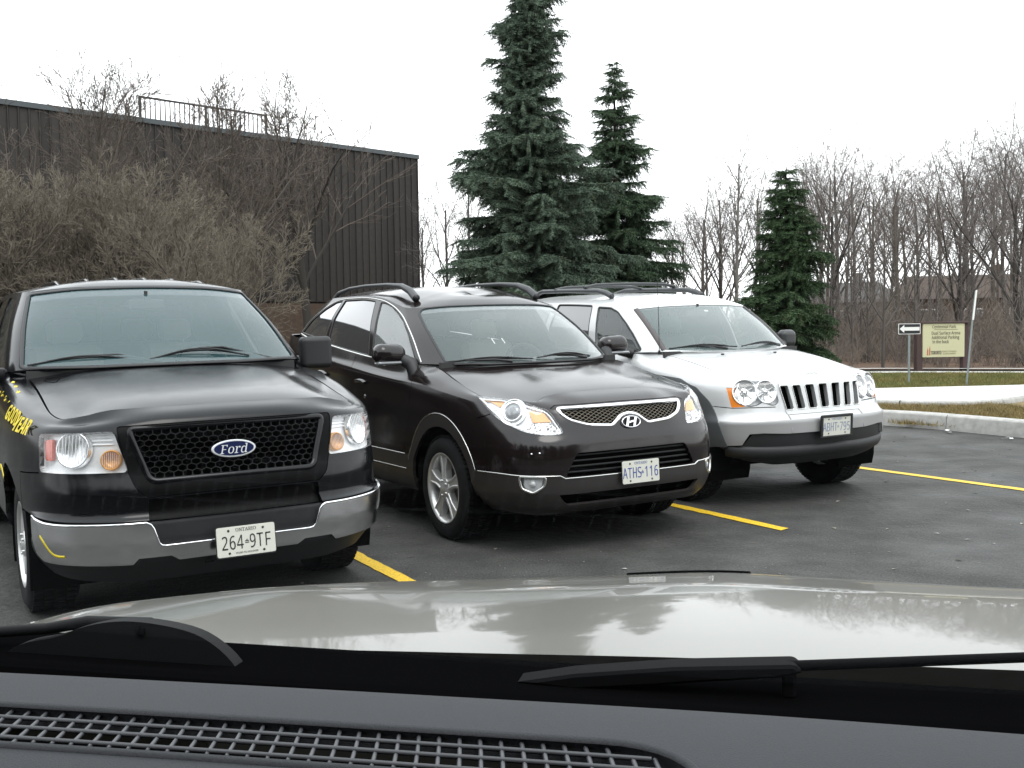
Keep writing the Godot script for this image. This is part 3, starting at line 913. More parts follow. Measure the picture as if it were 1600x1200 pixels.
# a wheel whose outer face stands at x = side * face
func add_wheel(car: Node3D, at: Vector3, side: float, r: float, wide: float, rim_r: float, style: String, tyre_m: Material, rim_m: Material, dark_m: Material) -> void:
	var w := group_node("wheel", car, Transform3D(Basis(Vector3.UP, PI / 2 if side > 0 else -PI / 2), at))   # its z points outwards
	var T := MB.new()
	var h := wide * 0.5
	T.lathe(Vector3.ZERO, Vector3(0, 0, 1), PackedVector2Array([Vector2(rim_r - 0.015, -h), Vector2(rim_r + 0.03, -h - 0.006), Vector2(r - 0.045, -h - 0.008), Vector2(r - 0.015, -h + 0.012), Vector2(r - 0.003, -h + 0.04), Vector2(r, 0), Vector2(r - 0.003, h - 0.04), Vector2(r - 0.015, h - 0.012), Vector2(r - 0.045, h + 0.008), Vector2(rim_r + 0.03, h + 0.006), Vector2(rim_r - 0.004, h - 0.004), Vector2(rim_r - 0.012, h - 0.02)]), 56)
	# tread blocks stand proud of the tyre
	for k in 64:
		var a := TAU * k / 64
		for q in 4:
			var zz := (q - 1.5) * wide * 0.225
			var aa := a + (0.025 if q % 2 else -0.02)
			var bb := Basis(Vector3(0, 0, 1), aa) * Basis(Vector3(1, 0, 0), 0.0)
			T.box(bb * Vector3(r + 0.001, 0, zz), Vector3(0.012, r * TAU / 64 * 0.72, wide * 0.19), 0.0, bb)
	put("tyre", T, tyre_m, w)
	var R := MB.new()
	R.lathe(Vector3.ZERO, Vector3(0, 0, 1), PackedVector2Array([Vector2(rim_r - 0.03, -h * 0.7), Vector2(rim_r - 0.028, h - 0.05), Vector2(rim_r - 0.014, h - 0.012), Vector2(rim_r, h + 0.004), Vector2(rim_r + 0.008, h + 0.002)]), 56)
	put("rim", R, rim_m, w)
	var back := MB.new()
	back.lathe(Vector3.ZERO, Vector3(0, 0, 1), PackedVector2Array([Vector2(rim_r - 0.03, h - 0.13), Vector2(0.001, h - 0.13)]), 40)
	back.lathe(Vector3(0, 0, h - 0.125), Vector3(0, 0, 1), PackedVector2Array([Vector2(rim_r * 0.68, 0), Vector2(rim_r * 0.66, 0.012), Vector2(0.001, 0.012)]), 40)
	put("brake_disc", back, dark_m, w)
	var n := 5
	for k in n:
		var S := MB.new()
		var a0 := TAU * k / n + (0.35 if style == "twin" else 0.1)
		var offs := [0.0]
		for off: float in offs:
			var pts := PackedVector2Array()
			var wi := 0.042 if style == "twin" else 0.05
			var wo := 0.062 if style == "twin" else 0.075
			var b := Basis(Vector3(0, 0, 1), a0)
			var ln := rim_r - 0.012
			var sw := off * (1.9 if style == "twin" else 1.0)
			var outl := PackedVector2Array([Vector2(0.03, -wi + off * 0.1), Vector2(ln * 0.55, -wi * 0.7 + sw * ln * 0.42), Vector2(ln, -wo + sw * ln), Vector2(ln, wo + sw * ln), Vector2(ln * 0.55, wi * 0.7 + sw * ln * 0.42), Vector2(0.03, wi + off * 0.1)])
			S.prism(outl, 0.045, Transform3D(b, Vector3(0, 0, h - 0.06)), 0.006)
			if style == "twin":
				for sd in [-1.0, 1.0]: S.tube(PackedVector3Array([b * Vector3(0.06, sd * wi * 0.55, h - 0.014), b * Vector3(ln * 0.6, sd * wi * 0.55, h - 0.016), b * Vector3(ln, sd * wo * 0.72, h - 0.02)]), PackedFloat32Array([0.011, 0.011, 0.013]), 8)
		put("spoke", S, rim_m, w)
	var H := MB.new()
	H.lathe(Vector3(0, 0, h - 0.05), Vector3(0, 0, 1), PackedVector2Array([Vector2(0.075, 0), Vector2(0.075, 0.036), Vector2(0.068, 0.044), Vector2(0.04, 0.046), Vector2(0.034, 0.055), Vector2(0.001, 0.058)]), 28)
	for k in 5:
		var a := TAU * (k + 0.5) / 5
		H.lathe(Vector3(cos(a) * 0.055, sin(a) * 0.055, h - 0.006), Vector3(0, 0, 1), PackedVector2Array([Vector2(0.009, 0), Vector2(0.008, 0.012), Vector2(0.001, 0.013)]), 8)
	put("hub", H, rim_m, w)

func wheel_well(st: MB, z: float, y: float, r: float, side: float, x0: float, x1: float) -> void:
	var seg := 20
	for k in seg:
		var a := -0.35 + (PI + 0.7) * k / seg
		var b := -0.35 + (PI + 0.7) * (k + 1) / seg
		var p := Vector3(side * x1, y + sin(a) * r, z + cos(a) * r)
		var q := Vector3(side * x1, y + sin(b) * r, z + cos(b) * r)
		var p2 := p; p2.x = side * x0
		var q2 := q; q2.x = side * x0
		st.quad(p, q, q2, p2)
		st.tri(p2, q2, Vector3(side * x0, y, z))

func licence_plate(car: Node3D, xf: Transform3D, words: String, ink: Material, white: Material, dark: Material, frame: Material, framed: bool, slogan := "") -> void:
	var g := group_node("licence_plate", car, xf)
	var P := MB.new()
	P.prism(rounded(pv([-0.1524, -0.0762, 0.1524, -0.0762, 0.1524, 0.0762, -0.1524, 0.0762]), 0.012), 0.003, Transform3D(Basis(), Vector3(0, 0, 0.004)), 0.001)
	put("plate", P, white, g)
	if framed:
		var F := MB.new()
		var o := rounded(pv([-0.172, -0.094, 0.172, -0.094, 0.172, 0.094, -0.172, 0.094]), 0.02)
		F.prism(o, 0.004, Transform3D(Basis(), Vector3(0, 0, -0.004)))
		for e in [[0, 0.083, 0.344, 0.022], [0, -0.084, 0.344, 0.016], [-0.16, 0, 0.024, 0.15], [0.16, 0, 0.024, 0.15]]:
			F.box(Vector3(e[0], e[1], 0.006), Vector3(e[2], e[3], 0.014), 0.004)
		put("plate_frame", F, frame, g)
	else:
		var F := MB.new()
		F.prism(rounded(pv([-0.157, -0.082, 0.157, -0.082, 0.157, 0.081, -0.157, 0.081]), 0.015), 0.004)
		put("plate_holder", F, frame, g)
	var halves := words.split(" ")
	lettering(g, "characters", halves[0], 0.070, ink, Transform3D(Basis().scaled(Vector3(0.68, 1, 1)), Vector3(-0.072, -0.006, 0.0075)), "Droid Sans Mono", 0.0015)
	lettering(g, "characters", halves[1], 0.070, ink, Transform3D(Basis().scaled(Vector3(0.68, 1, 1)), Vector3(0.086 if halves[0].length() == 4 else 0.072, -0.006, 0.0075)), "Droid Sans Mono", 0.0015)
	lettering(g, "province", "ONTARIO", 0.017, ink, Transform3D(Basis(), Vector3(0, 0.058, 0.0075)), "Droid Serif", 0.001)
	if slogan: lettering(g, "slogan", slogan, 0.009, ink, Transform3D(Basis(), Vector3(0, -0.06, 0.0075)), "Droid Sans", 0.001)
	var C := MB.new()   # the small crown between the groups
	var cx := 0.012 if halves[0].length() == 4 else 0.003
	C.prism(pv([cx - 0.010, -0.014, cx + 0.010, -0.014, cx + 0.010, -0.009, cx - 0.010, -0.009]), 0.001, Transform3D(Basis(), Vector3(0, 0, 0.007)))
	C.prism(pv([cx - 0.012, -0.005, cx + 0.012, -0.005, cx + 0.007, 0.0, cx + 0.003, 0.0, cx, 0.009, cx - 0.003, 0.0, cx - 0.007, 0.0]), 0.001, Transform3D(Basis(), Vector3(0, 0, 0.007)))
	put("crown_mark", C, ink, g)
	for e in [[-0.09, 0.057], [0.09, 0.057], [-0.09, -0.058], [0.09, -0.058]]:
		var B := MB.new()
		B.lathe(Vector3(e[0], e[1], 0.0065), Vector3(0, 0, 1), PackedVector2Array([Vector2(0.0065, 0), Vector2(0.006, 0.003), Vector2(0.001, 0.004)]), 10)
		put("bolt", B, dark, g)

func make_wiper(car: Node3D, arm_pts: Array, blade_a: Vector3, blade_b: Vector3, sag: Vector3, m: Material) -> void:
	var g := group_node("wiper", car)
	var A := MB.new()
	var pts := PackedVector3Array(arm_pts)
	var rad := PackedFloat32Array()
	for k in pts.size(): rad.append(lerpf(0.013, 0.006, float(k) / (pts.size() - 1)))
	A.tube(pts, rad, 6)
	put("wiper_arm", A, m, g)
	var B := MB.new()
	var bp := PackedVector3Array()
	var br := PackedFloat32Array()
	for k in 13:
		var t := k / 12.0
		bp.append(blade_a.lerp(blade_b, t) + sag * sin(PI * t)); br.append(0.006)
	B.tube(bp, br, 5)
	# the bow that presses on the rubber
	var cp := PackedVector3Array()
	var cr := PackedFloat32Array()
	for k in 9:
		var t := lerpf(0.12, 0.88, k / 8.0)
		cp.append(blade_a.lerp(blade_b, t) + sag * sin(PI * t) + Vector3(0, 0.012, 0.012) * sin(PI * k / 8.0)); cr.append(0.006)
	B.tube(cp, cr, 5)
	put("wiper_blade", B, m, g)

func seat(parent: Node3D, at: Vector3, wide: float, m: Material) -> void:
	var g := group_node("seat", parent, Transform3D(Basis(), at))
	var C := MB.new()
	C.box(Vector3(0, 0.0, 0), Vector3(wide, 0.16, 0.5), 0.05)
	put("cushion", C, m, g)
	var B := MB.new()
	B.box(Vector3(0, 0.36, -0.27), Vector3(wide, 0.62, 0.14), 0.05, Basis(Vector3.RIGHT, -0.25))
	put("seat_back", B, m, g)
	var n := 2 if wide > 0.8 else 1
	for k in n:
		var H := MB.new()
		H.box(Vector3((k - (n - 1) * 0.5) * 0.55, 0.77, -0.37), Vector3(0.25, 0.17, 0.09), 0.035, Basis(Vector3.RIGHT, -0.2))
		H.box(Vector3((k - (n - 1) * 0.5) * 0.55 - 0.06, 0.66, -0.345), Vector3(0.012, 0.1, 0.012))
		H.box(Vector3((k - (n - 1) * 0.5) * 0.55 + 0.06, 0.66, -0.345), Vector3(0.012, 0.1, 0.012))
		put("headrest", H, m, g)

func cabin(car: Node3D, half: float, dash_z: float, dash_y: float, seat_z: float, rear_z: float, end_z: float, seat_m: Material, dash_m: Material, dark: Material, mirror_at: Vector3, belt_y: float) -> void:
	var g := group_node("interior", car)
	var D := MB.new()
	D.box(Vector3(0, dash_y - 0.12, dash_z - 0.02), Vector3(half * 2 - 0.06, 0.24, 0.52), 0.06)
	D.box(Vector3(half * 0.47, dash_y + 0.02, dash_z - 0.2), Vector3(0.42, 0.12, 0.22), 0.05)
	put("dashboard", D, dash_m, g)
	var W := MB.new()
	var hp := PackedVector3Array()
	var hr := PackedFloat32Array()
	var wb := Basis(Vector3.RIGHT, -0.42)
	for k in 25:
		hp.append(Vector3(half * 0.47, dash_y + 0.02, dash_z - 0.46) + wb * Vector3(cos(TAU * k / 24) * 0.185, sin(TAU * k / 24) * 0.185, 0)); hr.append(0.015)
	W.tube(hp, hr, 8, false)
	W.box(Vector3(half * 0.47, dash_y + 0.02, dash_z - 0.455), Vector3(0.34, 0.06, 0.03), 0.01, wb)
	W.box(Vector3(half * 0.47, dash_y + 0.0, dash_z - 0.45), Vector3(0.16, 0.15, 0.05), 0.02, wb)
	put("steering_wheel", W, dark, g)
	for s in [-1.0, 1.0]: seat(g, Vector3(s * half * 0.47, belt_y - 0.52, seat_z), 0.52, seat_m)
	seat(g, Vector3(0, belt_y - 0.5, rear_z), 1.25, seat_m)
	var M := MB.new()
	M.box(mirror_at, Vector3(0.24, 0.07, 0.03), 0.012)
	M.box(mirror_at + Vector3(0, 0.05, 0.02), Vector3(0.02, 0.08, 0.02))
	put("rear_view_mirror", M, dark, g)
	var L := MB.new()   # floor and lower trim of the cabin
	var zc := (dash_z + end_z) * 0.5
	L.box(Vector3(0, belt_y - 0.72, zc), Vector3(half * 2 - 0.06, 0.04, dash_z - end_z + 0.3))
	for s in [-1.0, 1.0]: L.box(Vector3(s * (half - 0.05), belt_y - 0.36, zc), Vector3(0.03, 0.68, dash_z - end_z + 0.2))
	L.box(Vector3(0, belt_y - 0.34, dash_z + 0.27), Vector3(half * 2 - 0.06, 0.7, 0.03))
	L.box(Vector3(0, belt_y - 0.34, end_z), Vector3(half * 2 - 0.1, 0.7, 0.03))
	put("cabin_trim", L, dark, g)
# ---------------------------------------------------------------- the black pickup
func build_truck() -> void:
	var car := thing("pickup_truck", "black pickup truck with honeycomb grille and chrome bumper, number 264 9TF", "pickup truck", bay_frame(Vector3(-1.425, -0.036, -5.492), 30.0))
	var s := make_shell(TRUCK_PLAN, TRUCK_ROWS, TRUCK_HOOD_X, TRUCK_HOOD, TRUCK_CAB, 8, 0.012, 0.075)
	var sk: Patch = s.skirt
	var cab: Patch = s.cab
	var paint: Material = M.black_paint
	var top: float = s.top
	# ---- openings in the skin
	var hl := rounded(pv([-1.287, 1.038, -0.624, 1.046, -0.546, 0.842, -1.268, 0.846]), 0.03)
	hl = dense(hl, 0.05)
	var hr := mir(hl)
	var gr := dense(rounded(pv([-0.555, 1.062, 0.555, 1.062, 0.44, 0.782, -0.44, 0.782]), 0.05, 6), 0.05)
	var chrome_half := pv([0, 0.466, 0.375, 0.466, 0.395, 0.47, 0.41, 0.485, 0.432, 0.56, 0.445, 0.58, 0.465, 0.59, 1.15, 0.592, 1.28, 0.6, 1.36, 0.606, 1.37, 0.5, 1.34, 0.42, 1.25, 0.392, 0.54, 0.384, 0.51, 0.412, 0.35, 0.412, 0.31, 0.386, 0, 0.386])
	var chrome := dense(both(chrome_half), 0.06)
	var valley := dense(rounded(pv([-0.45, 0.705, 0.45, 0.705, 0.45, 0.58, 0.40, 0.465, -0.40, 0.465, -0.45, 0.58]), 0.02), 0.05)
	var half := pv([0, 0.598, 1.36, 0.612])
	half.append_array(arc(Vector2(2.02, 0.35), 0.46, 145, 0))
	half.append_array(pv([2.5, 0.30, 5.0, 0.30]))
	half.append_array(arc(Vector2(5.48, 0.30), 0.46, 180, 0))
	half.append_array(pv([6.1, 0.33, 7.8, 0.33, 7.8, 1.2, 2.6, 1.2, 2.55, 1.193, 1.27, 1.193, 1.1, 1.2, 0, 1.2]))
	var body := dense(both(half), 0.2)
	var seams := []
	for sg in [1.0, -1.0]:
		for l in [[2.48, 0.36, 2.5, 0.9, 2.6, 1.2], [3.55, 0.36, 3.56, 1.2], [4.5, 0.36, 4.5, 1.2], [1.275, 0.842, 1.6, 0.82, 1.62, 0.6]]:
			var q := pv(l)
			if sg < 0: q = mir(q)
			seams.append(groove(dense(q, 0.04, false), 0.007))
	var nose := dense(rounded(pv([-0.612, 1.07, 0.612, 1.07, 0.552, 0.842, 0.51, 0.76, 0.458, 0.712, -0.458, 0.712, -0.51, 0.76, -0.552, 0.842]), 0.02), 0.04)
	put("body", sheet(sk, body, [hl, hr, nose, valley] + seams, 0.0, 0.05, 0.02, 0.025), paint, car)
	put("inner_panel", sheet(sk, dense(both(pv([0, 0.30, 1.45, 0.3, 1.47, 0.75, 1.9, 0.86, 2.3, 0.84, 2.5, 0.5, 2.5, 0.32, 4.9, 0.32, 5.0, 0.7, 5.5, 0.82, 6.0, 0.6, 6.1, 0.35, 7.75, 0.35, 7.75, 1.18, 0, 1.18])), 0.2), [], -0.09, 0.08, 0.05), M.void_black, car)
	# ---- hood with its raised middle, seam left open to the fenders
	put("hood", sheet(s.hood, hood_outline(s, 2.55, [0.80, 1.60, 0.5, 1.50, 0.25, 1.47, 0, 1.46]), [], 0.0, 0.03, 0.03), paint, car)
	var cowl := dense(both(pv([0, 1.475, 0.25, 1.485, 0.5, 1.515, 0.82, 1.61, 0.895, 1.72, 0.8, 1.75, 0, 1.75])), 0.05)
	put("cowl_panel", sheet(s.hood, cowl, [], -0.012, 0.05, 0.03), M.plastic, car)
	var vent := dense(rounded(pv([-0.755, 1.30, -0.70, 1.23, -0.66, 1.34, -0.73, 1.42]), 0.02), 0.02)
	put("hood_vent", bead(s.hood, vent, 0.006, 0.003, true), M.void_black, car)
	# ---- grille
	var g := group_node("grille", car)
	var G := bead(sk, grown(gr, -0.008), 0.034, 0.014, true, null, -0.004)
	put("grille_surround", sheet(sk, grown(nose, -0.003), [gr], -0.003, 0.05, 0.03, 0.012), M.nose_black, g)
	put("grille_frame", G, M.black_paint, g)
	put("grille_back", sheet(sk, gr, [], -0.05, 0.05, 0.05), M.void_black, g)
	var inner := grown(gr, -0.015)
	var HX := MB.new()
	var cw := 0.048
	for row in 11:
		for col in 26:
			var c := Vector2((col - 12.5) * cw + (cw * 0.5 if row % 2 else 0.0), 0.792 + row * 0.0272)
			for k in 3:
				var a := c + Vector2(0, 0.0181).rotated(TAU * k / 6.0)
				var b := c + Vector2(0, 0.0181).rotated(TAU * (k + 1) / 6.0)
				a.x = c.x + (a.x - c.x) * 1.53; b.x = c.x + (b.x - c.x) * 1.53
				if Geometry2D.is_point_in_polygon((a + b) * 0.5, inner):
					var d := (b - a).normalized()
					var n2 := Vector2(-d.y, d.x) * 0.0015
					var q0 := a + n2; var q1 := b + n2; var q2 := b - n2; var q3 := a - n2
					HX.quad(sk.at(q3, -0.012), sk.at(q2, -0.012), sk.at(q1, -0.012), sk.at(q0, -0.012))
					HX.quad(sk.at(q0, -0.012), sk.at(q1, -0.012), sk.at(q1, -0.035), sk.at(q0, -0.035))
					HX.quad(sk.at(q2, -0.012), sk.at(q3, -0.012), sk.at(q3, -0.035), sk.at(q2, -0.035))
	put("honeycomb", HX, M.dark_trim, g)
	# oval badge
	var eo := sk.at(Vector2(0, 0.922), 0.0)
	var en := sk.nor(Vector2(0, 0.922))
	var ex := Transform3D(Basis(Vector3.RIGHT, Vector3.RIGHT.cross(en) * -1.0, en), eo)
	ex.basis = Basis(Vector3.RIGHT, en.cross(Vector3.RIGHT).normalized(), en)
	var B := MB.new()
	B.prism(ring(Vector2.ZERO, 0.116, 0.046, 40), 0.014, ex.translated_local(Vector3(0, 0, -0.004)), 0.003)
	put("badge_rim", B, M.badge_silver, g)
	var B2 := MB.new()
	B2.prism(ring(Vector2.ZERO, 0.104, 0.037, 40), 0.003, ex.translated_local(Vector3(0, 0, 0.0095)))
	put("badge_field", B2, M.badge_blue, g)
	var wx := ex.translated_local(Vector3(0, -0.004, 0.0135))
	wx.basis = wx.basis * Basis(Vector3(1, 0, 0), Vector3(0.25, 1, 0), Vector3(0, 0, 1))
	lettering(g, "badge_lettering", "Ford", 0.046, M.badge_silver, wx, "Droid Serif", 0.002)
	# ---- bumper
	var bm := group_node("front_bumper", car)
	var CH := sheet(sk, chrome, [], 0.006, 0.04, 0.015, 0.03)
	put("chrome_bar", CH, M.chrome_dull, bm)
	put("valance", sheet(sk, dense(both(pv([0, 0.245, 1.42, 0.245, 1.5, 0.33, 1.5, 0.47, 1.34, 0.60, 0, 0.60])), 0.06), [], -0.014, 0.05, 0.03), M.plastic, bm)
	put("lower_intake", sheet(sk, valley, [], -0.03, 0.05, 0.03), M.nose_black, bm)
	put("chrome_edge", bead(sk, dense(pv([-1.36, 0.606, -1.28, 0.6, -1.15, 0.592, -0.465, 0.59, -0.445, 0.58, -0.432, 0.56, -0.41, 0.485, -0.395, 0.47, -0.375, 0.466, 0.375, 0.466, 0.395, 0.47, 0.41, 0.485, 0.432, 0.56, 0.445, 0.58, 0.465, 0.59, 1.15, 0.592, 1.28, 0.6, 1.36, 0.606]), 0.03, false), 0.014, 0.006, false, null, 0.004), M.chrome, bm)
	put("yellow_scrape", bead(sk, chaikin(pv([-1.215, 0.53, -1.17, 0.50, -1.12, 0.445, -1.06, 0.430, -0.98, 0.432]), 2, false), 0.016, 0.0025, false, null, 0.0055), M.yellow_vinyl, bm)
	# ---- lamps
	for sg in [-1.0, 1.0]:
		var lamp := group_node("headlight", car)
		var o := hl if sg < 0 else hr
		var house := sheet(sk, o, [], -0.045, 0.04, 0.03)
		rim(sk, o, 0.0, -0.045, house)
		put("lamp_housing", house, M.lamp_silver, lamp)
		for e in [[0.935, 0.955, 0.088, M.reflector, "reflector"], [0.643, 0.905, 0.047, M.amber_bulb, "turn_signal"]]:
			var c := Vector2(sg * e[0], e[1])
			var n: Vector3 = sk.nor(c)
			var R := MB.new()
			var rr: float = e[2]
			R.lathe(sk.at(c, -0.044), n, PackedVector2Array([Vector2(rr + 0.006, 0.0), Vector2(rr + 0.004, 0.03), Vector2(rr - 0.004, 0.03), Vector2(rr * 0.8, 0.012), Vector2(rr * 0.45, 0.003), Vector2(0.001, 0.001)]), 32)
			put(e[4], R, e[3], lamp)
			var F := MB.new()   # fluted lens ribs
			for k in 9:
				var dx := (k - 4) * rr * 0.21
				var hh := sqrt(maxf(rr * rr - dx * dx, 0.0)) * 0.85
				var tg: Vector3 = (sk.at(c + Vector2(0.02, 0)) - sk.at(c - Vector2(0.02, 0))).normalized()
				var up := n.cross(tg)
				F.tube(PackedVector3Array([sk.at(c, -0.012) + tg * dx - up * hh, sk.at(c, -0.012) + tg * dx + up * hh]), PackedFloat32Array([rr * 0.022, rr * 0.022]), 5)
			put("lens_rib", F, M.lamp_silver, lamp)
		for k in 3:
			var L := bead(sk, pv([sg * 0.78, 1.022 - k * 0.02, sg * 0.645 + sg * k * -0.007, 1.024 - k * 0.02]), 0.008, 0.01, false, null, -0.043)
			put("louvre", L, M.lamp_silver, lamp)
		var am := rounded(pv([-1.262, 1.0, -1.165, 1.012, -1.16, 0.9, -1.235, 0.902]), 0.015)
		put("side_marker", sheet(sk, am if sg < 0 else mir(am), [], -0.02, 0.03, 0.03, 0.02), M.amber_red, lamp)
		put("lens", sheet(sk, o, [], 0.004, 0.04, 0.03), M.lamp_lens, lamp)
	# ---- glasshouse
	var ws := dense(rounded(pv([-0.855, 0.02, -0.865, 0.955, -0.45, 0.975, 0, 0.98, 0.45, 0.975, 0.865, 0.955, 0.855, 0.02, 0.45, 0.0, 0, -0.0, -0.45, 0.0]), 0.04), 0.06)
	var f1 := rounded(pv([1.06, 0.03, 1.95, 0.03, 1.95, 0.93, 1.5, 0.94, 1.2, 0.9]), 0.05)
	var f2 := rounded(pv([2.08, 0.03, 3.1, 0.03, 3.1, 0.93, 2.08, 0.93]), 0.05)
	var rw := rounded(pv([3.62, 0.08, 5.18, 0.08, 5.18, 0.9, 3.62, 0.9]), 0.05)
	var ftop: float = s.cmax
	put("cab_frame", sheet(cab, dense(both(pv([0, -0.0, ftop, 0, ftop, 1, 0, 1])), 0.2), [ws, f1, mir(f1), f2, mir(f2), rounded(pv([3.65, 0.1, ftop - 0.02, 0.1, ftop - 0.02, 0.9, 3.65, 0.9]), 0.05), mir(rounded(pv([3.65, 0.1, ftop - 0.02, 0.1, ftop - 0.02, 0.9, 3.65, 0.9]), 0.05))], 0.0, 0.05, 0.06, 0.02), paint, car)
	put("windshield", sheet(cab, ws, [], -0.006, 0.06, 0.08), M.windscreen, car)
	put("shade_band", sheet(cab, dense(rounded(pv([-0.862, 0.86, -0.862, 0.95, -0.45, 0.972, 0, 0.977, 0.45, 0.972, 0.862, 0.95, 0.862, 0.86, 0, 0.875]), 0.02), 0.06), [], -0.009, 0.06, 0.06), M.shade_band, car)
	put("windshield_seal", bead(cab, ws, 0.03, 0.004, true, null, -0.001), M.rubber, car)
	for q: PackedVector2Array in [f1, mir(f1)]: put("side_window", sheet(cab, q, [], -0.008, 0.08, 0.1), M.tinted, car)
	for q: PackedVector2Array in [f2, mir(f2)]: put("side_window", sheet(cab, q, [], -0.008, 0.08, 0.1), M.privacy, car)
	put("rear_window", sheet(cab, rounded(pv([3.65, 0.1, ftop - 0.02, 0.1, ftop - 0.02, 0.9, 3.65, 0.9]), 0.05), [], -0.008, 0.08, 0.1), M.privacy, car)
	put("rear_window", sheet(cab, mir(rounded(pv([3.65, 0.1, ftop - 0.02, 0.1, ftop - 0.02, 0.9, 3.65, 0.9]), 0.05)), [], -0.008, 0.08, 0.1), M.privacy, car)
	put("roof", sheet(s.roof, pv([-ftop, 0, ftop, 0, ftop, 1, -ftop, 1]), [], 0.0, 0.05, 0.05), paint, car)
	for k in 6:
		var x := (k - 2.5) * 0.2
		var Rb := MB.new()
		var y0 := 1.93 - 0.05 * pow(x / 0.7, 2.0)
		Rb.tube(PackedVector3Array([Vector3(x, y0 - 0.012, -2.52), Vector3(x, y0 + 0.012, -2.66), Vector3(x, y0 + 0.024, -3.2), Vector3(x, y0 + 0.008, -3.8)]), PackedFloat32Array([0.008, 0.02, 0.022, 0.015]), 8, true, 0.6)
		put("roof_rib", Rb, paint, car)
	# open cargo box behind the cab
	var BX := MB.new()
	BX.box(Vector3(0, 0.8, -4.95), Vector3(1.7, 0.05, 1.4))
	BX.box(Vector3(0, 1.1, -4.26), Vector3(1.7, 0.6, 0.04))
	put("cargo_bed", BX, M.plastic, car)
	# ---- wipers, mirrors
	make_wiper(car, [Vector3(-0.05, 1.352, -1.45), Vector3(-0.14, 1.375, -1.49), Vector3(-0.3, 1.41, -1.52), Vector3(-0.48, 1.41, -1.53)], Vector3(-0.82, 1.365, -1.54), Vector3(-0.16, 1.372, -1.47), Vector3(0, 0.03, -0.015), M.rubber)
	make_wiper(car, [Vector3(0.68, 1.345, -1.49), Vector3(0.52, 1.39, -1.53), Vector3(0.36, 1.435, -1.54), Vector3(0.2, 1.435, -1.535)], Vector3(-0.12, 1.375, -1.46), Vector3(0.52, 1.375, -1.48), Vector3(0, 0.045, -0.02), M.rubber)
	for sg in [-1.0, 1.0]:
		var mg := group_node("door_mirror", car)
		var MM := MB.new()
		MM.rbox(Vector3(sg * 1.085, 1.372, -1.79), Vector3(0.225, 0.225, 0.12), 0.038)
		put("mirror_housing", MM, M.plastic, mg)
		var MA := MB.new()
		MA.tube(PackedVector3Array([Vector3(sg * 0.93, 1.30, -1.86), Vector3(sg * 1.02, 1.31, -1.82)]), PackedFloat32Array([0.05, 0.045]), 8)
		put("mirror_arm", MA, M.plastic, mg)
		var MG := MB.new()
		MG.box(Vector3(sg * 1.085, 1.372, -1.852), Vector3(0.19, 0.19, 0.006), 0.0)
		put("mirror_glass", MG, M.chrome, mg)
	# ---- plate and lettering
	licence_plate(car, Transform3D(Basis(Vector3.RIGHT, -0.10), Vector3(0.015, 0.452, 0.065)), "264 9TF", M.ink_black, M.plate_white, M.plastic, M.plastic, false, "YOURS TO DISCOVER")
	for e in [["GOOD", -1.82, 1.075, 0.085], ["YEAR", -1.56, 1.062, 0.085], ["RACING", -2.32, 1.12, 0.075]]:
		var c := Vector2(e[1], e[2])
		var n: Vector3 = sk.nor(c)
		var tg: Vector3 = (sk.at(c + Vector2(0.05, 0)) - sk.at(c - Vector2(0.05, 0))).normalized()
		var up := n.cross(tg).normalized()
		if e[0] == "RACING": continue
		lettering(car, "side_lettering", e[0], e[3], M.yellow_vinyl, Transform3D(Basis(tg * 0.85, up + tg * 0.2, n), sk.at(c, 0.006)), "Droid Sans", 0.002, true)
	for k in 6:   # remains of more yellow print further back
		var q := pv([-2.52 + k * 0.075, 1.085, -2.47 + k * 0.075, 1.145]) if k % 2 == 0 else pv([-2.52 + k * 0.075, 1.145, -2.45 + k * 0.075, 1.09])
		put("side_print", bead(sk, q, 0.022, 0.003, false, null, 0.003), M.yellow_vinyl, car)
	put("side_print", bead(sk, chaikin(pv([-2.42, 0.74, -2.3, 0.745, -2.18, 0.70]), 2, false), 0.04, 0.003, false, null, 0.003), M.yellow_vinyl, car)
	# ---- running gear
	var WW := MB.new()
	for sg in [-1.0, 1.0]:
		wheel_well(WW, -1.02, 0.36, 0.47, sg, 0.55, 0.955)
		wheel_well(WW, -4.5, 0.36, 0.47, sg, 0.55, 0.95)
	put("wheel_well", WW, M.void_black, car)
	for sg in [-1.0, 1.0]:
		add_wheel(car, Vector3(sg * 0.82, 0.375, -1.02), sg, 0.375, 0.25, 0.235, "five", M.tyre, M.alloy, M.disc)
		add_wheel(car, Vector3(sg * 0.82, 0.375, -4.5), sg, 0.375, 0.25, 0.235, "five", M.tyre, M.alloy, M.disc)
	var U := MB.new()
	U.box(Vector3(0, 0.36, -2.9), Vector3(1.5, 0.08, 5.0))
	U.box(Vector3(0, 0.55, -0.32), Vector3(1.1, 0.5, 0.05))
	put("floor_pan", U, M.void_black, car)
	cabin(car, 0.86, -1.78, 1.27, -2.75, -3.55, -4.0, M.seat_grey, M.dash_grey, M.cabin_dark, Vector3(0, 1.74, -2.12), 1.32)
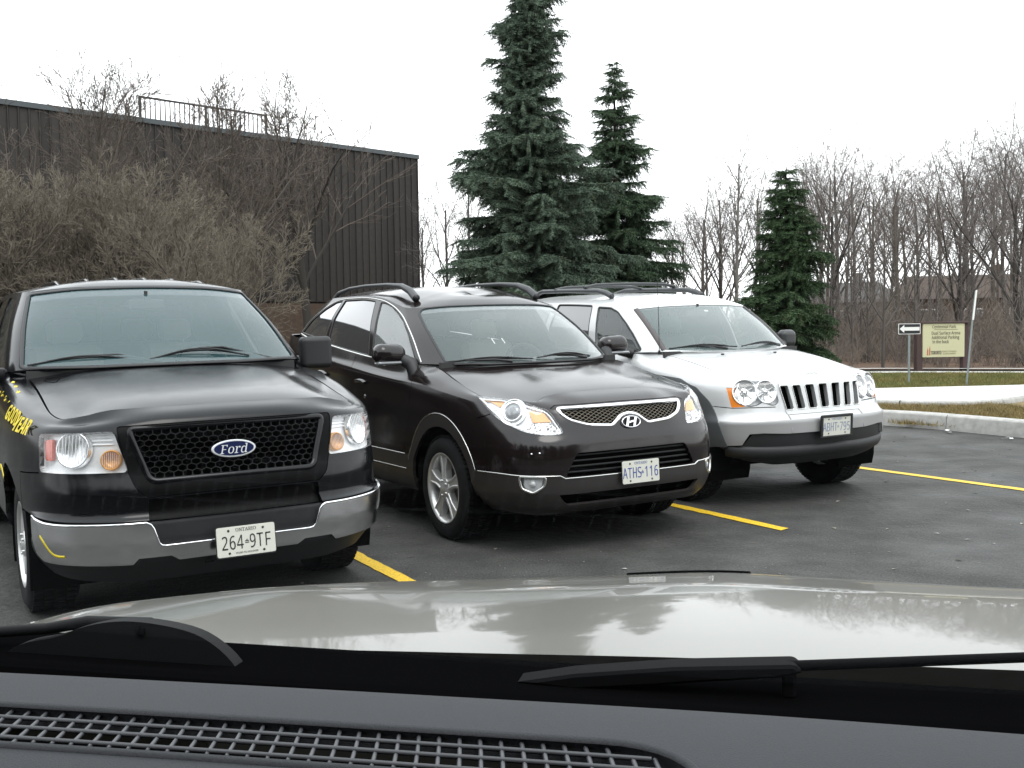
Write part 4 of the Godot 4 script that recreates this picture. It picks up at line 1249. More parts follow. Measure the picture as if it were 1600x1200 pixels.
# ---------------------------------------------------------------- the dark brown crossover
func build_wagon() -> void:
	var car := thing("crossover", "dark brown crossover with chrome smile grille and roof rails, number ATHS 116", "car", bay_frame(Vector3(0.827, 0, -7.135), 29.6))
	var s := make_shell(WAGON_PLAN, WAGON_ROWS, WAGON_HOOD_X, WAGON_HOOD, WAGON_CAB, 8, 0.014, 0.062)
	var sk: Patch = s.skirt
	var cab: Patch = s.cab
	var paint: Material = M.brown_paint
	var ftop: float = s.cmax
	# ---- openings
	var hl := dense(rounded(pv([-1.53, 1.085, -1.44, 1.148, -1.30, 1.145, -1.216, 1.128, -1.024, 1.048, -0.80, 0.985, -0.65, 0.955, -0.592, 0.92, -0.512, 0.795, -0.70, 0.797, -0.90, 0.822, -1.10, 0.872, -1.28, 0.935, -1.42, 1.01]), 0.05), 0.03)
	var hr := mir(hl)
	var gout := dense(rounded(pv([-0.545, 0.962, -0.30, 0.978, 0, 0.982, 0.30, 0.978, 0.545, 0.962, 0.53, 0.92, 0.46, 0.872, 0.34, 0.836, 0.145, 0.822, 0.105, 0.85, 0.06, 0.885, 0, 0.897, -0.06, 0.885, -0.105, 0.85, -0.145, 0.822, -0.34, 0.836, -0.46, 0.872, -0.53, 0.92]), 0.03), 0.03)
	var intake := dense(rounded(pv([-0.45, 0.672, 0.45, 0.672, 0.54, 0.52, -0.54, 0.52]), 0.03), 0.05)
	var half := pv([0, 0.508, 0.545, 0.508, 0.58, 0.527, 1.415, 0.527])
	half.append_array(arc(Vector2(1.985, 0.37), 0.545, 163, 10))
	half.append_array(pv([2.56, 0.55, 5.0, 0.55]))
	half.append_array(arc(Vector2(4.76, 0.35), 0.0, 0, 0, 1))
	half = pv([0, 0.508, 0.545, 0.508, 0.58, 0.527, 1.43, 0.527])
	half.append_array(arc(Vector2(1.98, 0.345), 0.545, 160, 22))
	half.append_array(pv([4.25, 0.55]))
	half.append_array(arc(Vector2(4.77, 0.345), 0.545, 158, 22))
	half.append_array(pv([6.4, 0.55, 6.4, 1.16, 2.32, 1.16, 2.3, 1.154, 1.45, 1.154, 1.3, 1.16, 0, 1.16]))
	var body := dense(both(half), 0.15)
	var seams := []
	for sg in [1.0, -1.0]:
		for l in [[2.60, 0.56, 2.52, 0.75, 2.42, 1.0, 2.46, 1.16], [3.68, 0.56, 3.66, 1.16], [4.32, 0.66, 4.5, 0.85, 4.62, 1.16], [1.29, 0.93, 1.45, 0.9, 1.52, 0.76]]:
			var q := pv(l)
			if sg < 0: q = mir(q)
			seams.append(groove(dense(q, 0.04, false), 0.006))
	var lip := dense(pv([-0.60, 0.955, -0.545, 0.985, -0.30, 0.998, 0, 1.002, 0.30, 0.998, 0.545, 0.985, 0.60, 0.955]), 0.04, false)
	seams.append(groove(lip, 0.007))
	put("body", sheet(sk, body, [hl, hr, gout, intake] + seams, 0.0, 0.05, 0.02, 0.02), paint, car)
	put("inner_panel", sheet(sk, dense(both(pv([0, 0.36, 1.5, 0.36, 1.5, 0.8, 1.9, 0.9, 2.3, 0.86, 2.5, 0.5, 2.5, 0.36, 4.25, 0.36, 4.3, 0.7, 4.75, 0.88, 5.25, 0.7, 5.3, 0.36, 6.35, 0.36, 6.35, 1.14, 0, 1.14])), 0.2), [], -0.085, 0.08, 0.05), M.void_black, car)
	# grey lower cladding all round, with the arch lips
	var low := pv([0, 0.235, 1.40, 0.235, 1.47, 0.345])
	low.append_array(arc(Vector2(1.98, 0.345), 0.46, 180, 0))
	low.append_array(pv([2.5, 0.245, 4.2, 0.245, 4.31, 0.345]))
	low.append_array(arc(Vector2(4.77, 0.345), 0.46, 180, 0))
	low.append_array(pv([5.3, 0.25, 6.4, 0.3, 6.4, 0.55]))
	var up := arc(Vector2(4.77, 0.345), 0.545, 22, 158)
	low.append_array(up)
	low.append_array(pv([4.25, 0.55]))
	low.append_array(arc(Vector2(1.98, 0.345), 0.545, 22, 160))
	low.append_array(pv([1.43, 0.527, 0.58, 0.527, 0.545, 0.508, 0, 0.508]))
	var mouth := dense(rounded(pv([-0.60, 0.405, 0.60, 0.405, 0.52, 0.33, -0.52, 0.33]), 0.02), 0.05)
	var fog_l := dense(rounded(pv([-0.945, 0.522, -0.69, 0.524, -0.705, 0.462, -0.81, 0.414, -0.925, 0.445]), 0.03), 0.03)
	put("lower_cladding", sheet(sk, dense(both(low), 0.08), [mouth, fog_l, mir(fog_l)], 0.004, 0.05, 0.02, 0.02), M.brown_cladding, car)
	put("lower_mouth", sheet(sk, grown(mouth, 0.01), [], -0.05, 0.06, 0.03), M.void_black, car)
	for sg in [-1.0, 1.0]:
		for l in [[[2.55, 0.443, 4.2, 0.44], 0.006], [[2.56, 0.552, 4.24, 0.553], 0.006]]:
			var q := dense(pv(l[0]), 0.08, false)
			put("sill_strip", bead(sk, mir(q) if sg < 0 else q, 0.007, 0.004, false, null, 0.004), M.satin, car)
		var ar := arc(Vector2(1.98, 0.345), 0.545, 160, 18, 28)
		put("arch_trim", bead(sk, mir(ar) if sg < 0 else ar, 0.006, 0.004, false, null, 0.004), M.satin, car)
	put("chrome_strip", bead(sk, dense(pv([-1.43, 0.527, -0.585, 0.529, -0.545, 0.51, 0.545, 0.51, 0.585, 0.529, 1.43, 0.527]), 0.03, false), 0.009, 0.006, false, null, 0.003), M.satin, car)
	# ---- bumper intake with its slats
	var ig := group_node("bumper_intake", car)
	put("intake_back", sheet(sk, intake, [], -0.04, 0.05, 0.03), M.void_black, ig)
	for k in 4:
		var v := 0.655 - k * 0.037
		var w := 0.45 + k * 0.022
		put("slat", bead(sk, dense(pv([-w, v, w, v]), 0.05, false), 0.014, 0.014, false, null, -0.03), M.dark_trim, ig)
	# ---- grille
	var g := group_node("grille", car)
	put("grille_frame", bead(sk, grown(gout, -0.009), 0.026, 0.014, true, null, -0.003), M.chrome, g)
	put("grille_back", sheet(sk, gout, [], -0.04, 0.05, 0.03), M.void_black, g)
	var gin := grown(gout, -0.012)
	var W := MB.new()
	for k in 50:
		for q in 8:
			var c := Vector2((k - 24.5) * 0.023, 0.815 + q * 0.0235 + (0.01175 if k % 2 else 0.0))
			for e: Array in [[0.0115, 0.01175], [0.0115, -0.01175]]:
				var a := c
				var b := c + Vector2(e[0] * 2.0, e[1])
				if Geometry2D.is_point_in_polygon((a + b) * 0.5, gin):
					W.tube(PackedVector3Array([sk.at(a, -0.014), sk.at(b, -0.014)]), PackedFloat32Array([0.0022, 0.0022]), 4, false)
	put("grille_mesh", W, M.mesh_bronze, g)
	# badge: slanted letter in an oval
	var en := sk.nor(Vector2(0, 0.843))
	var ex := Transform3D(Basis(Vector3.RIGHT, en.cross(Vector3.RIGHT).normalized(), en), sk.at(Vector2(0, 0.843), 0.012))
	var B := MB.new()
	B.tube(ring_points(ex, 0.074, 0.038, 36), filled(37, 0.0042), 8, false)
	var hp := [[-0.050, -0.026, -0.032, -0.029, -0.008, 0.032, -0.026, 0.033], [0.008, -0.033, 0.026, -0.032, 0.050, 0.026, 0.032, 0.029], [-0.024, -0.010, 0.020, -0.002, 0.024, 0.010, -0.019, 0.003]]
	for q in hp: B.prism(pv(q), 0.008, ex.translated_local(Vector3(0, 0, -0.004)))
	put("badge", B, M.chrome, g)
	var B3 := MB.new()
	B3.prism(ring(Vector2.ZERO, 0.07, 0.035, 36), 0.003, ex.translated_local(Vector3(0, 0, -0.014)))
	put("badge_field", B3, M.dark_trim, g)
	# ---- lamps
	for sg in [-1.0, 1.0]:
		var lamp := group_node("headlight", car)
		var o := hl if sg < 0 else hr
		var house := sheet(sk, o, [], -0.03, 0.03, 0.02)
		rim(sk, o, 0.0, -0.03, house)
		put("lamp_housing", house, M.lamp_silver, lamp)
		put("lamp_rim", bead(sk, grown(o, -0.012), 0.02, 0.008, true, null, -0.02), M.reflector, lamp)
		var c := Vector2(sg * 1.06, 0.948)
		var n := sk.nor(c)
		var R := MB.new()
		R.lathe(sk.at(c, -0.03), n, PackedVector2Array([Vector2(0.094, 0.010), Vector2(0.088, 0.012), Vector2(0.082, 0.006), Vector2(0.072, 0.006), Vector2(0.07, 0.02), Vector2(0.06, 0.022), Vector2(0.052, 0.012)]), 36)
		put("projector_ring", R, M.reflector, lamp)
		var E := MB.new()
		E.lathe(sk.at(c, -0.024), n, PackedVector2Array([Vector2(0.053, 0.0), Vector2(0.048, 0.014), Vector2(0.03, 0.024), Vector2(0.001, 0.028)]), 28)
		put("projector_lens", E, M.grey_glass, lamp)
		var a1 := rounded(pv([-1.46, 1.10, -1.37, 1.13, -1.22, 1.105, -1.20, 1.02, -1.22, 0.985, -1.34, 1.03]), 0.02)
		var a2 := rounded(pv([-0.86, 0.955, -0.665, 0.935, -0.605, 0.885, -0.80, 0.885]), 0.01)
		put("corner_marker", sheet(sk, a1 if sg < 0 else mir(a1), [], -0.018, 0.03, 0.02, 0.01), M.amber_pale, lamp)
		put("turn_signal", sheet(sk, a2 if sg < 0 else mir(a2), [], -0.018, 0.03, 0.02, 0.01), M.amber_pale, lamp)
		# faceted reflector of the main beam
		var r := RandomNumberGenerator.new()
		r.seed = 11
		var Q := MB.new()
		var cell := pv([-0.86, 0.872, -0.61, 0.875, -0.535, 0.803, -0.72, 0.806, -0.90, 0.832])
		for k in 14:
			for q in 5:
				var p := Vector2(-0.9 + k * 0.027, 0.80 + q * 0.016)
				if not Geometry2D.is_point_in_polygon(p + Vector2(0.013, 0.008), cell): continue
				var t := [p, p + Vector2(0.024, 0), p + Vector2(0.024, 0.014), p + Vector2(0, 0.014)]
				var z := []
				for e: Vector2 in t: z.append(sk.at(Vector2(e.x * -sg, e.y), -0.024 + r.randf() * 0.012))
				Q.quad(z[0], z[1], z[2], z[3])
		put("main_reflector", Q, M.reflector, lamp)
		put("lens", sheet(sk, o, [], 0.003, 0.04, 0.03), M.lamp_lens, lamp)
		# fog lamp
		var fog := group_node("fog_lamp", car)
		var fo := fog_l if sg < 0 else mir(fog_l)
		put("fog_back", sheet(sk, fo, [], -0.03, 0.03, 0.02), M.reflector, fog)
		put("fog_rim", bead(sk, fo, 0.016, 0.012, true, null, 0.0), M.satin, fog)
		var fc := Vector2(sg * 0.815, 0.475)
		var FL := MB.new()
		FL.lathe(sk.at(fc, -0.028), sk.nor(fc), PackedVector2Array([Vector2(0.062, 0.0), Vector2(0.05, 0.008), Vector2(0.02, 0.003), Vector2(0.018, 0.02), Vector2(0.001, 0.022)]), 24)
		put("fog_reflector", FL, M.lamp_silver, fog)
		put("fog_lens", sheet(sk, fo, [], 0.0, 0.04, 0.03), M.lamp_lens, fog)
	# two small bolts where a bracket was
	for e in [[-0.815, 0.68], [-0.74, 0.684]]:
		var bo := MB.new()
		bo.lathe(sk.at(Vector2(e[0], e[1])), sk.nor(Vector2(e[0], e[1])), PackedVector2Array([Vector2(0.007, 0), Vector2(0.005, 0.004), Vector2(0.001, 0.005)]), 10)
		put("bolt", bo, M.chrome, car)
	# ---- hood
	put("hood", sheet(s.hood, hood_outline(s, 2.3, [0.78, 1.375, 0.6, 1.27, 0.45, 1.20, 0.2, 1.15, 0, 1.14]), [], 0.0, 0.03, 0.03), paint, car)
	put("cowl_panel", sheet(s.hood, dense(both(pv([0, 1.15, 0.2, 1.16, 0.45, 1.21, 0.6, 1.28, 0.8, 1.40, 0.84, 1.45, 0, 1.45])), 0.05), [], -0.012, 0.05, 0.03), M.plastic, car)
	# ---- glasshouse
	var ws := dense(rounded(pv([-0.735, 0.03, -0.765, 0.6, -0.765, 0.9, -0.70, 0.985, -0.40, 0.985, 0, 0.985, 0.40, 0.985, 0.70, 0.985, 0.765, 0.9, 0.765, 0.6, 0.735, 0.03, 0.45, 0.0, 0, 0.0, -0.45, 0.0]), 0.05), 0.06)
	var front := pv([1.735, 0.02, 1.65, 0.92, 1.48, 0.935, 1.28, 0.925, 1.12, 0.865, 0.99, 0.74, 0.935, 0.52, 0.93, 0.02])
	var rear := pv([1.80, 0.02, 1.80, 0.92, 2.21, 0.93, 2.84, 0.92, 2.86, 0.5, 2.80, 0.02])
	var quart := pv([2.93, 0.92, 3.18, 0.885, 3.38, 0.73, 3.56, 0.44, 3.66, 0.08, 2.90, 0.05, 2.93, 0.5])
	front = dense(rounded(front, 0.04), 0.05); rear = dense(rounded(rear, 0.03), 0.05); quart = dense(rounded(quart, 0.03), 0.05)
	var tail := dense(rounded(pv([3.97, 0.1, ftop, 0.1, ftop, 0.9, 3.97, 0.9]), 0.05), 0.08)
	put("cab_frame", sheet(cab, dense(both(pv([0, 0, ftop, 0, ftop, 1, 0, 1])), 0.2), [ws, front, mir(front), rear, mir(rear), quart, mir(quart), tail, mir(tail)], 0.0, 0.05, 0.06, 0.02), paint, car)
	put("windshield", sheet(cab, ws, [], -0.006, 0.06, 0.08), M.windscreen_clear, car)
	put("shade_band", sheet(cab, dense(rounded(pv([-0.755, 0.89, -0.70, 0.978, -0.40, 0.98, 0, 0.98, 0.40, 0.98, 0.70, 0.978, 0.755, 0.89, 0, 0.90]), 0.02), 0.06), [], -0.009, 0.06, 0.06), M.shade_band, car)
	for u in [-0.30, -0.215]: put("glass_mark", bead(cab, pv([u, 0.30, u + 0.003, 0.385]), 0.008, 0.002, false, null, -0.012), M.white_sheet, car)
	put("windshield_seal", bead(cab, ws, 0.022, 0.004, true, null, -0.001), M.rubber, car)
	for sg in [-1.0, 1.0]:
		var fw := front if sg > 0 else mir(front)
		var rw := rear if sg > 0 else mir(rear)
		var qw := quart if sg > 0 else mir(quart)
		put("front_window", sheet(cab, fw, [], -0.008, 0.06, 0.08), M.door_glass, car)
		put("rear_side_window", sheet(cab, rw, [], -0.008, 0.06, 0.08), M.privacy, car)
		put("quarter_window", sheet(cab, qw, [], -0.008, 0.06, 0.08), M.privacy, car)
		for o: PackedVector2Array in [fw, rw, qw]: put("window_seal", bead(cab, o, 0.016, 0.003, true, null, -0.002), M.rubber, car)
		var line := chaikin(pv([0.895, 0.02, 0.90, 0.5, 0.955, 0.78, 1.10, 0.905, 1.30, 0.95, 1.85, 0.958, 2.4, 0.958, 2.9, 0.95, 3.2, 0.91, 3.42, 0.75, 3.60, 0.45, 3.70, 0.08]), 2, false)
		put("window_chrome", bead(cab, line if sg > 0 else mir(line), 0.011, 0.006, false, null, 0.0), M.satin, car)
		var belt := dense(pv([0.92, 0.0, 1.7, 0.0, 2.2, 0.0, 3.4, 0.01, 3.68, 0.04]), 0.08, false)
		put("belt_chrome", bead(cab, belt if sg > 0 else mir(belt), 0.017, 0.009, false, null, 0.0), M.satin, car)
		# roof rail
		var RR := MB.new()
		RR.tube(PackedVector3Array([Vector3(sg * 0.575, 1.765, -2.18), Vector3(sg * 0.57, 1.83, -2.30), Vector3(sg * 0.565, 1.878, -2.48), Vector3(sg * 0.565, 1.905, -2.8), Vector3(sg * 0.565, 1.918, -3.3), Vector3(sg * 0.565, 1.911, -3.7), Vector3(sg * 0.56, 1.88, -4.0), Vector3(sg * 0.555, 1.80, -4.2)]), PackedFloat32Array([0.034, 0.032, 0.026, 0.018, 0.016, 0.017, 0.022, 0.028]), 10)
		put("roof_rail", RR, M.rail_grey, car)
		# door mirror with its lamp
		var mg := group_node("door_mirror", car)
		var MM := MB.new()
		MM.rbox(Vector3(sg * 1.04, 1.325, -1.70), Vector3(0.26, 0.165, 0.17), 0.075, Basis(Vector3(0, 0, 1), sg * 0.06))
		put("mirror_cap", MM, paint, mg)
		var ML := MB.new()
		ML.box(Vector3(sg * 1.05, 1.262, -1.66), Vector3(0.22, 0.026, 0.09), 0.01)
		put("mirror_lamp", ML, M.grey_glass, mg)
		var MF := MB.new()
		MF.tube(PackedVector3Array([Vector3(sg * 0.885, 1.16, -1.56), Vector3(sg * 0.9, 1.25, -1.60), Vector3(sg * 0.955, 1.295, -1.68)]), PackedFloat32Array([0.05, 0.055, 0.045]), 10)
		put("mirror_foot", MF, M.plastic, mg)
		var MG := MB.new()
		MG.lathe(Vector3(sg * 1.04, 1.325, -1.79), Vector3(0, 0, -1), PackedVector2Array([Vector2(0.085, 0), Vector2(0.08, 0.006), Vector2(0.001, 0.007)]), 20)
		put("mirror_glass", MG, M.chrome, mg)
		# handles
		for u in [3.42, 4.28]:
			var hc := Vector2(sg * u, 0.957)
			var HB := bead(sk, pv([sg * (u - 0.10), 0.953, sg * (u - 0.03), 0.96, sg * (u + 0.04), 0.96, sg * (u + 0.10), 0.955]), 0.03, 0.03, false, null, 0.002)
			put("door_handle", HB, paint, car)
			if u < 4:
				var KL := MB.new()
				KL.lathe(sk.at(hc + Vector2(-sg * 0.06, -0.055)), sk.nor(hc), PackedVector2Array([Vector2(0.016, 0), Vector2(0.014, 0.004), Vector2(0.001, 0.005)]), 14)
				put("door_lock", KL, M.satin, car)
	for q: PackedVector2Array in [tail, mir(tail)]: put("rear_window", sheet(cab, q, [], -0.008, 0.08, 0.1), M.privacy, car)
	put("roof", sheet(s.roof, pv([-ftop, 0, ftop, 0, ftop, 1, -ftop, 1]), [], 0.0, 0.05, 0.05), paint, car)
	make_wiper(car, [Vector3(-0.28, 1.252, -1.13), Vector3(-0.4, 1.268, -1.18), Vector3(-0.6, 1.268, -1.27)], Vector3(-0.72, 1.262, -1.35), Vector3(-0.10, 1.265, -1.13), Vector3(0, 0.012, 0.02), M.rubber)
	make_wiper(car, [Vector3(0.42, 1.252, -1.18), Vector3(0.3, 1.275, -1.17), Vector3(0.12, 1.28, -1.15)], Vector3(-0.06, 1.27, -1.14), Vector3(0.48, 1.265, -1.22), Vector3(0, 0.02, 0.03), M.rubber)
	licence_plate(car, Transform3D(Basis(Vector3.RIGHT, -0.03), Vector3(0.03, 0.513, 0.028)), "ATHS 116", M.ink_blue, M.plate_white, M.ink_black, M.plastic, false)
	# ---- running gear
	var WW := MB.new()
	for sg in [-1.0, 1.0]:
		wheel_well(WW, -1.03, 0.37, 0.45, sg, 0.55, 0.93)
		wheel_well(WW, -3.82, 0.37, 0.45, sg, 0.55, 0.93)
	put("wheel_well", WW, M.void_black, car)
	for sg in [-1.0, 1.0]:
		for z in [-1.03, -3.82]: add_wheel(car, Vector3(sg * 0.82, 0.37, z), sg, 0.372, 0.24, 0.247, "twin", M.tyre, M.alloy, M.disc)
	var U := MB.new()
	U.box(Vector3(0, 0.32, -2.45), Vector3(1.5, 0.08, 4.3))
	U.box(Vector3(0, 0.6, -0.35), Vector3(1.1, 0.5, 0.05))
	put("floor_pan", U, M.void_black, car)
	cabin(car, 0.82, -1.6, 1.17, -2.45, -3.2, -4.4, M.seat_tan, M.dash_grey, M.cabin_dark, Vector3(0, 1.60, -1.92), 1.25)

func ring_points(x: Transform3D, rx: float, ry: float, n: int) -> PackedVector3Array:
	var o := PackedVector3Array()
	for k in n + 1: o.append(x * Vector3(cos(TAU * k / n) * rx, sin(TAU * k / n) * ry, 0))
	return o
func filled(n: int, r: float) -> PackedFloat32Array:
	var o := PackedFloat32Array()
	o.resize(n); o.fill(r)
	return o
# ---------------------------------------------------------------- the white off-road wagon
func build_offroad() -> void:
	var car := thing("off_road_wagon", "white off-road wagon with seven slot grille and grey arch flares, number ABHT 795", "car", bay_frame(Vector3(2.597, 0.028, -8.577), 27.6))
	var s := make_shell(OFFROAD_PLAN, OFFROAD_ROWS, OFFROAD_HOOD_X, OFFROAD_HOOD, OFFROAD_CAB, 8, 0.04, 0.05)
	var sk: Patch = s.skirt
	var cab: Patch = s.cab
	var paint: Material = M.white_paint
	var ftop: float = s.cmax
	var gx := 0.02
	# ---- openings
	var hl := dense(rounded(pv([-0.955, 0.90, -0.885, 0.985, -0.80, 1.045, -0.72, 1.055, -0.66, 1.018, -0.60, 1.03, -0.53, 1.03, -0.485, 0.975, -0.468, 0.84, -0.515, 0.815, -0.575, 0.83, -0.61, 0.85, -0.66, 0.825, -0.74, 0.815, -0.80, 0.83]), 0.03), 0.02)
	var am := dense(rounded(pv([-1.065, 0.985, -0.89, 0.975, -0.915, 0.93, -0.90, 0.88, -0.84, 0.835, -0.77, 0.815, -0.965, 0.812]), 0.012), 0.02)
	var gr := dense(rounded(pv([-0.475 + gx, 1.005, 0.475 + gx, 1.005, 0.425 + gx, 0.755, -0.425 + gx, 0.755]), 0.025), 0.05)
	var slots := []
	for k in 7:
		var a := (k - 3) * 0.1385 * 0.98
		var t := 1.0 - absf(k - 3) * 0.004
		slots.append(rounded(pv([a * 1.03 - 0.047 + gx, 0.968, a * 1.03 + 0.045 + gx, 0.968, a * 0.93 + 0.042 + gx, 0.784, a * 0.93 - 0.044 + gx, 0.784]), 0.014, 3))
	var flare := pv([1.0, 0.485, 1.10, 0.68, 1.24, 0.86, 1.40, 0.985, 1.60, 1.02, 1.95, 1.02, 2.15, 0.97, 2.30, 0.82, 2.40, 0.6, 2.42, 0.47, 2.20, 0.47])
	flare.append_array(arc(Vector2(1.70, 0.35), 0.47, 14, 165))
	flare.append_array(pv([1.16, 0.485]))
	flare = dense(rounded(flare, 0.02, 2), 0.05)
	var flare_r := pv([4.0, 0.47, 4.06, 0.7, 4.2, 0.9, 4.4, 1.0, 4.65, 1.0, 4.85, 0.9, 4.98, 0.7, 5.05, 0.5, 4.96, 0.47])
	flare_r.append_array(arc(Vector2(4.50, 0.35), 0.47, 14, 166))
	flare_r = dense(flare_r, 0.05)
	# silver face below the ledge, white above
	var intake_half := pv([0, 0.592, 0.44, 0.594, 0.64, 0.606, 0.76, 0.60, 0.83, 0.505, 0.99, 0.495])
	var half := intake_half.duplicate()
	half.append_array(pv([1.14, 0.49, 1.23, 0.49]))
	half.append_array(arc(Vector2(1.70, 0.35), 0.47, 162, 14))
	half.append_array(pv([2.25, 0.47, 4.0, 0.47]))
	half.append_array(arc(Vector2(4.50, 0.35), 0.47, 165, 14))
	half.append_array(pv([5.0, 0.47, 6.2, 0.47, 6.2, 1.11, 2.2, 1.11, 2.12, 1.1075, 1.05, 1.1075, 0.95, 1.11, 0, 1.11]))
	var body := dense(both(half), 0.12)
	var seams := []
	for sg in [1.0, -1.0]:
		for l in [[2.55, 0.48, 2.42, 0.75, 2.40, 0.95, 2.44, 1.11], [3.35, 0.48, 3.35, 1.11], [3.85, 0.48, 4.05, 0.85, 4.2, 1.11], [1.25, 0.822, 0.97, 0.808], [0.97, 0.808, 0.5, 0.805]]:
			var q := pv(l)
			if sg < 0: q = mir(q)
			seams.append(groove(dense(q, 0.04, false), 0.006))
	put("body", sheet(sk, body, [hl, mir(hl), am, mir(am), gr, flare, mir(flare)] + seams, 0.0, 0.05, 0.02, 0.02), paint, car)
	var bump := dense(both(pv([0, 0.594, 0.44, 0.596, 0.64, 0.608, 0.76, 0.602, 0.83, 0.507, 0.99, 0.497, 1.02, 0.52, 1.10, 0.66, 1.10, 0.708, 0, 0.708])), 0.05)
	put("bumper_face", sheet(sk, bump, [], 0.004, 0.04, 0.02, 0.01), M.silver_bumper, car)
	for x in [-0.39, 0.405]:
		put("bumper_step", bead(sk, pv([x, 0.755, x, 0.71, x, 0.60]), 0.010, 0.006, false, null, 0.004), M.silver_bumper, car)
	put("inner_panel", sheet(sk, dense(both(pv([0, 0.40, 1.2, 0.4, 1.2, 0.7, 1.7, 0.85, 2.1, 0.75, 2.2, 0.42, 4.0, 0.42, 4.1, 0.7, 4.5, 0.85, 4.9, 0.7, 5.0, 0.42, 6.15, 0.42, 6.15, 1.09, 0, 1.09])), 0.2), [], -0.085, 0.08, 0.05), M.void_black, car)
	put("lower_bumper", sheet(sk, dense(both(pv([0, 0.29, 0.5, 0.30, 0.80, 0.345, 0.98, 0.40, 1.14, 0.475, 1.2, 0.50, 0.95, 0.505, 0.80, 0.52, 0.72, 0.61, 0, 0.61])), 0.06), [], -0.02, 0.05, 0.02), M.plastic, car)
	put("chin", bead(sk, dense(pv([-1.05, 0.445, -0.9, 0.43, 0.9, 0.43, 1.05, 0.445]), 0.05, false), 0.11, 0.03, false, null, -0.025), M.plastic, car)
	for sg in [-1.0, 1.0]:
		put("sill", sheet(sk, dense(pv([sg * 2.2, 0.30, sg * 4.05, 0.30, sg * 4.05, 0.475, sg * 2.2, 0.475]), 0.1), [], -0.01, 0.1, 0.05), M.plastic, car)
		for o: PackedVector2Array in [flare, flare_r]:
			put("arch_flare", sheet(sk, o if sg > 0 else mir(o), [], 0.014, 0.04, 0.02, 0.02), M.flare_grey, car)
	# ---- grille
	var g := group_node("grille", car)
	put("grille_face", sheet(sk, gr, slots, 0.006, 0.03, 0.015, 0.04), M.grille_silver, g)
	put("grille_back", sheet(sk, gr, [], -0.055, 0.05, 0.03), M.void_black, g)
	for q: PackedVector2Array in slots: put("slot_rim", bead(sk, dense(q, 0.03), 0.009, 0.005, true, null, 0.005), M.satin, g)
	# ---- lamps
	for sg in [-1.0, 1.0]:
		var lamp := group_node("headlight", car)
		var o := hl if sg < 0 else mir(hl)
		var house := sheet(sk, o, [], -0.04, 0.03, 0.02)
		rim(sk, o, 0.0, -0.04, house)
		put("lamp_housing", house, M.lamp_silver, lamp)
		for e in [[0.775, 0.932, 0.105], [0.572, 0.93, 0.092]]:
			var c := Vector2(sg * e[0], e[1])
			var n := sk.nor(c)
			var r: float = e[2]
			var R := MB.new()
			R.lathe(sk.at(c, -0.038), n, PackedVector2Array([Vector2(r, 0.034), Vector2(r - 0.008, 0.036), Vector2(r * 0.75, 0.014), Vector2(r * 0.4, 0.004), Vector2(0.02, 0.002), Vector2(0.018, 0.03), Vector2(0.001, 0.032)]), 36)
			put("reflector", R, M.reflector, lamp)
			var F := MB.new()
			for k in 3:
				var d := Vector2.from_angle(0.4 + k * 1.05) * r * 0.85
				F.tube(PackedVector3Array([sk.at(c - d, -0.018), sk.at(c, -0.024), sk.at(c + d, -0.018)]), PackedFloat32Array([0.004, 0.004, 0.004]), 5)
			put("reflector_rib", F, M.satin, lamp)
			var Rg := MB.new()
			var rp := PackedVector3Array()
			for k in 37: rp.append(sk.at(c + Vector2.from_angle(TAU * k / 36) * r, 0.0))
			Rg.tube(rp, filled(37, 0.006), 6, false)
			put("lamp_ring", Rg, M.reflector, lamp)
		put("lamp_edge", bead(sk, o, 0.007, 0.003, true, null, -0.001), M.disc, lamp)
		put("corner_marker", sheet(sk, am if sg < 0 else mir(am), [], -0.003, 0.03, 0.02, 0.01), M.amber, lamp)
		put("lens", sheet(sk, o, [], 0.006, 0.04, 0.03), M.lamp_lens, lamp)
	# ---- hood
	put("hood", sheet(s.hood, hood_outline(s, 2.12, [0.7, 1.335, 0.55, 1.26, 0.4, 1.19, 0.2, 1.14, 0, 1.12]), [], 0.0, 0.03, 0.03), paint, car)
	put("cowl_panel", sheet(s.hood, dense(both(pv([0, 1.13, 0.2, 1.15, 0.4, 1.20, 0.55, 1.27, 0.70, 1.36, 0.70, 1.42, 0, 1.42])), 0.05), [], -0.012, 0.05, 0.03), M.plastic, car)
	for e in [[-0.28, 1.02], [0.3, 1.0]]:
		var N := MB.new()
		N.box(s.hood.at(Vector2(e[0], e[1]), 0.006), Vector3(0.03, 0.012, 0.02), 0.004)
		put("washer_nozzle", N, M.plastic, car)
	var hn: Vector3 = s.hood.nor(Vector2(0.0, 0.27))
	var hz := Vector3.RIGHT.cross(hn).normalized()
	lettering(car, "hood_lettering", "Jeep", 0.05, M.satin, Transform3D(Basis(Vector3.RIGHT, -hz, hn), s.hood.at(Vector2(0.02, 0.26), 0.004)), "Droid Sans", 0.003, true)
	# ---- glasshouse
	var ws := dense(rounded(pv([-0.70, 0.03, -0.715, 0.955, -0.35, 0.975, 0, 0.98, 0.35, 0.975, 0.715, 0.955, 0.70, 0.03, 0.4, 0.0, 0, 0.0, -0.4, 0.0]), 0.04), 0.06)
	var front := dense(rounded(pv([1.575, 0.03, 1.50, 0.93, 1.15, 0.93, 1.0, 0.85, 0.91, 0.62, 0.875, 0.36, 0.865, 0.03]), 0.04), 0.05)
	var rear := dense(rounded(pv([1.72, 0.03, 1.66, 0.955, 2.50, 0.965, 2.55, 0.5, 2.5, 0.03]), 0.04), 0.05)
	var quart := dense(rounded(pv([2.68, 0.05, 2.64, 0.96, 3.35, 0.95, 3.45, 0.05]), 0.05), 0.05)
	var tail := dense(rounded(pv([3.97, 0.1, ftop, 0.1, ftop, 0.9, 3.97, 0.9]), 0.05), 0.08)
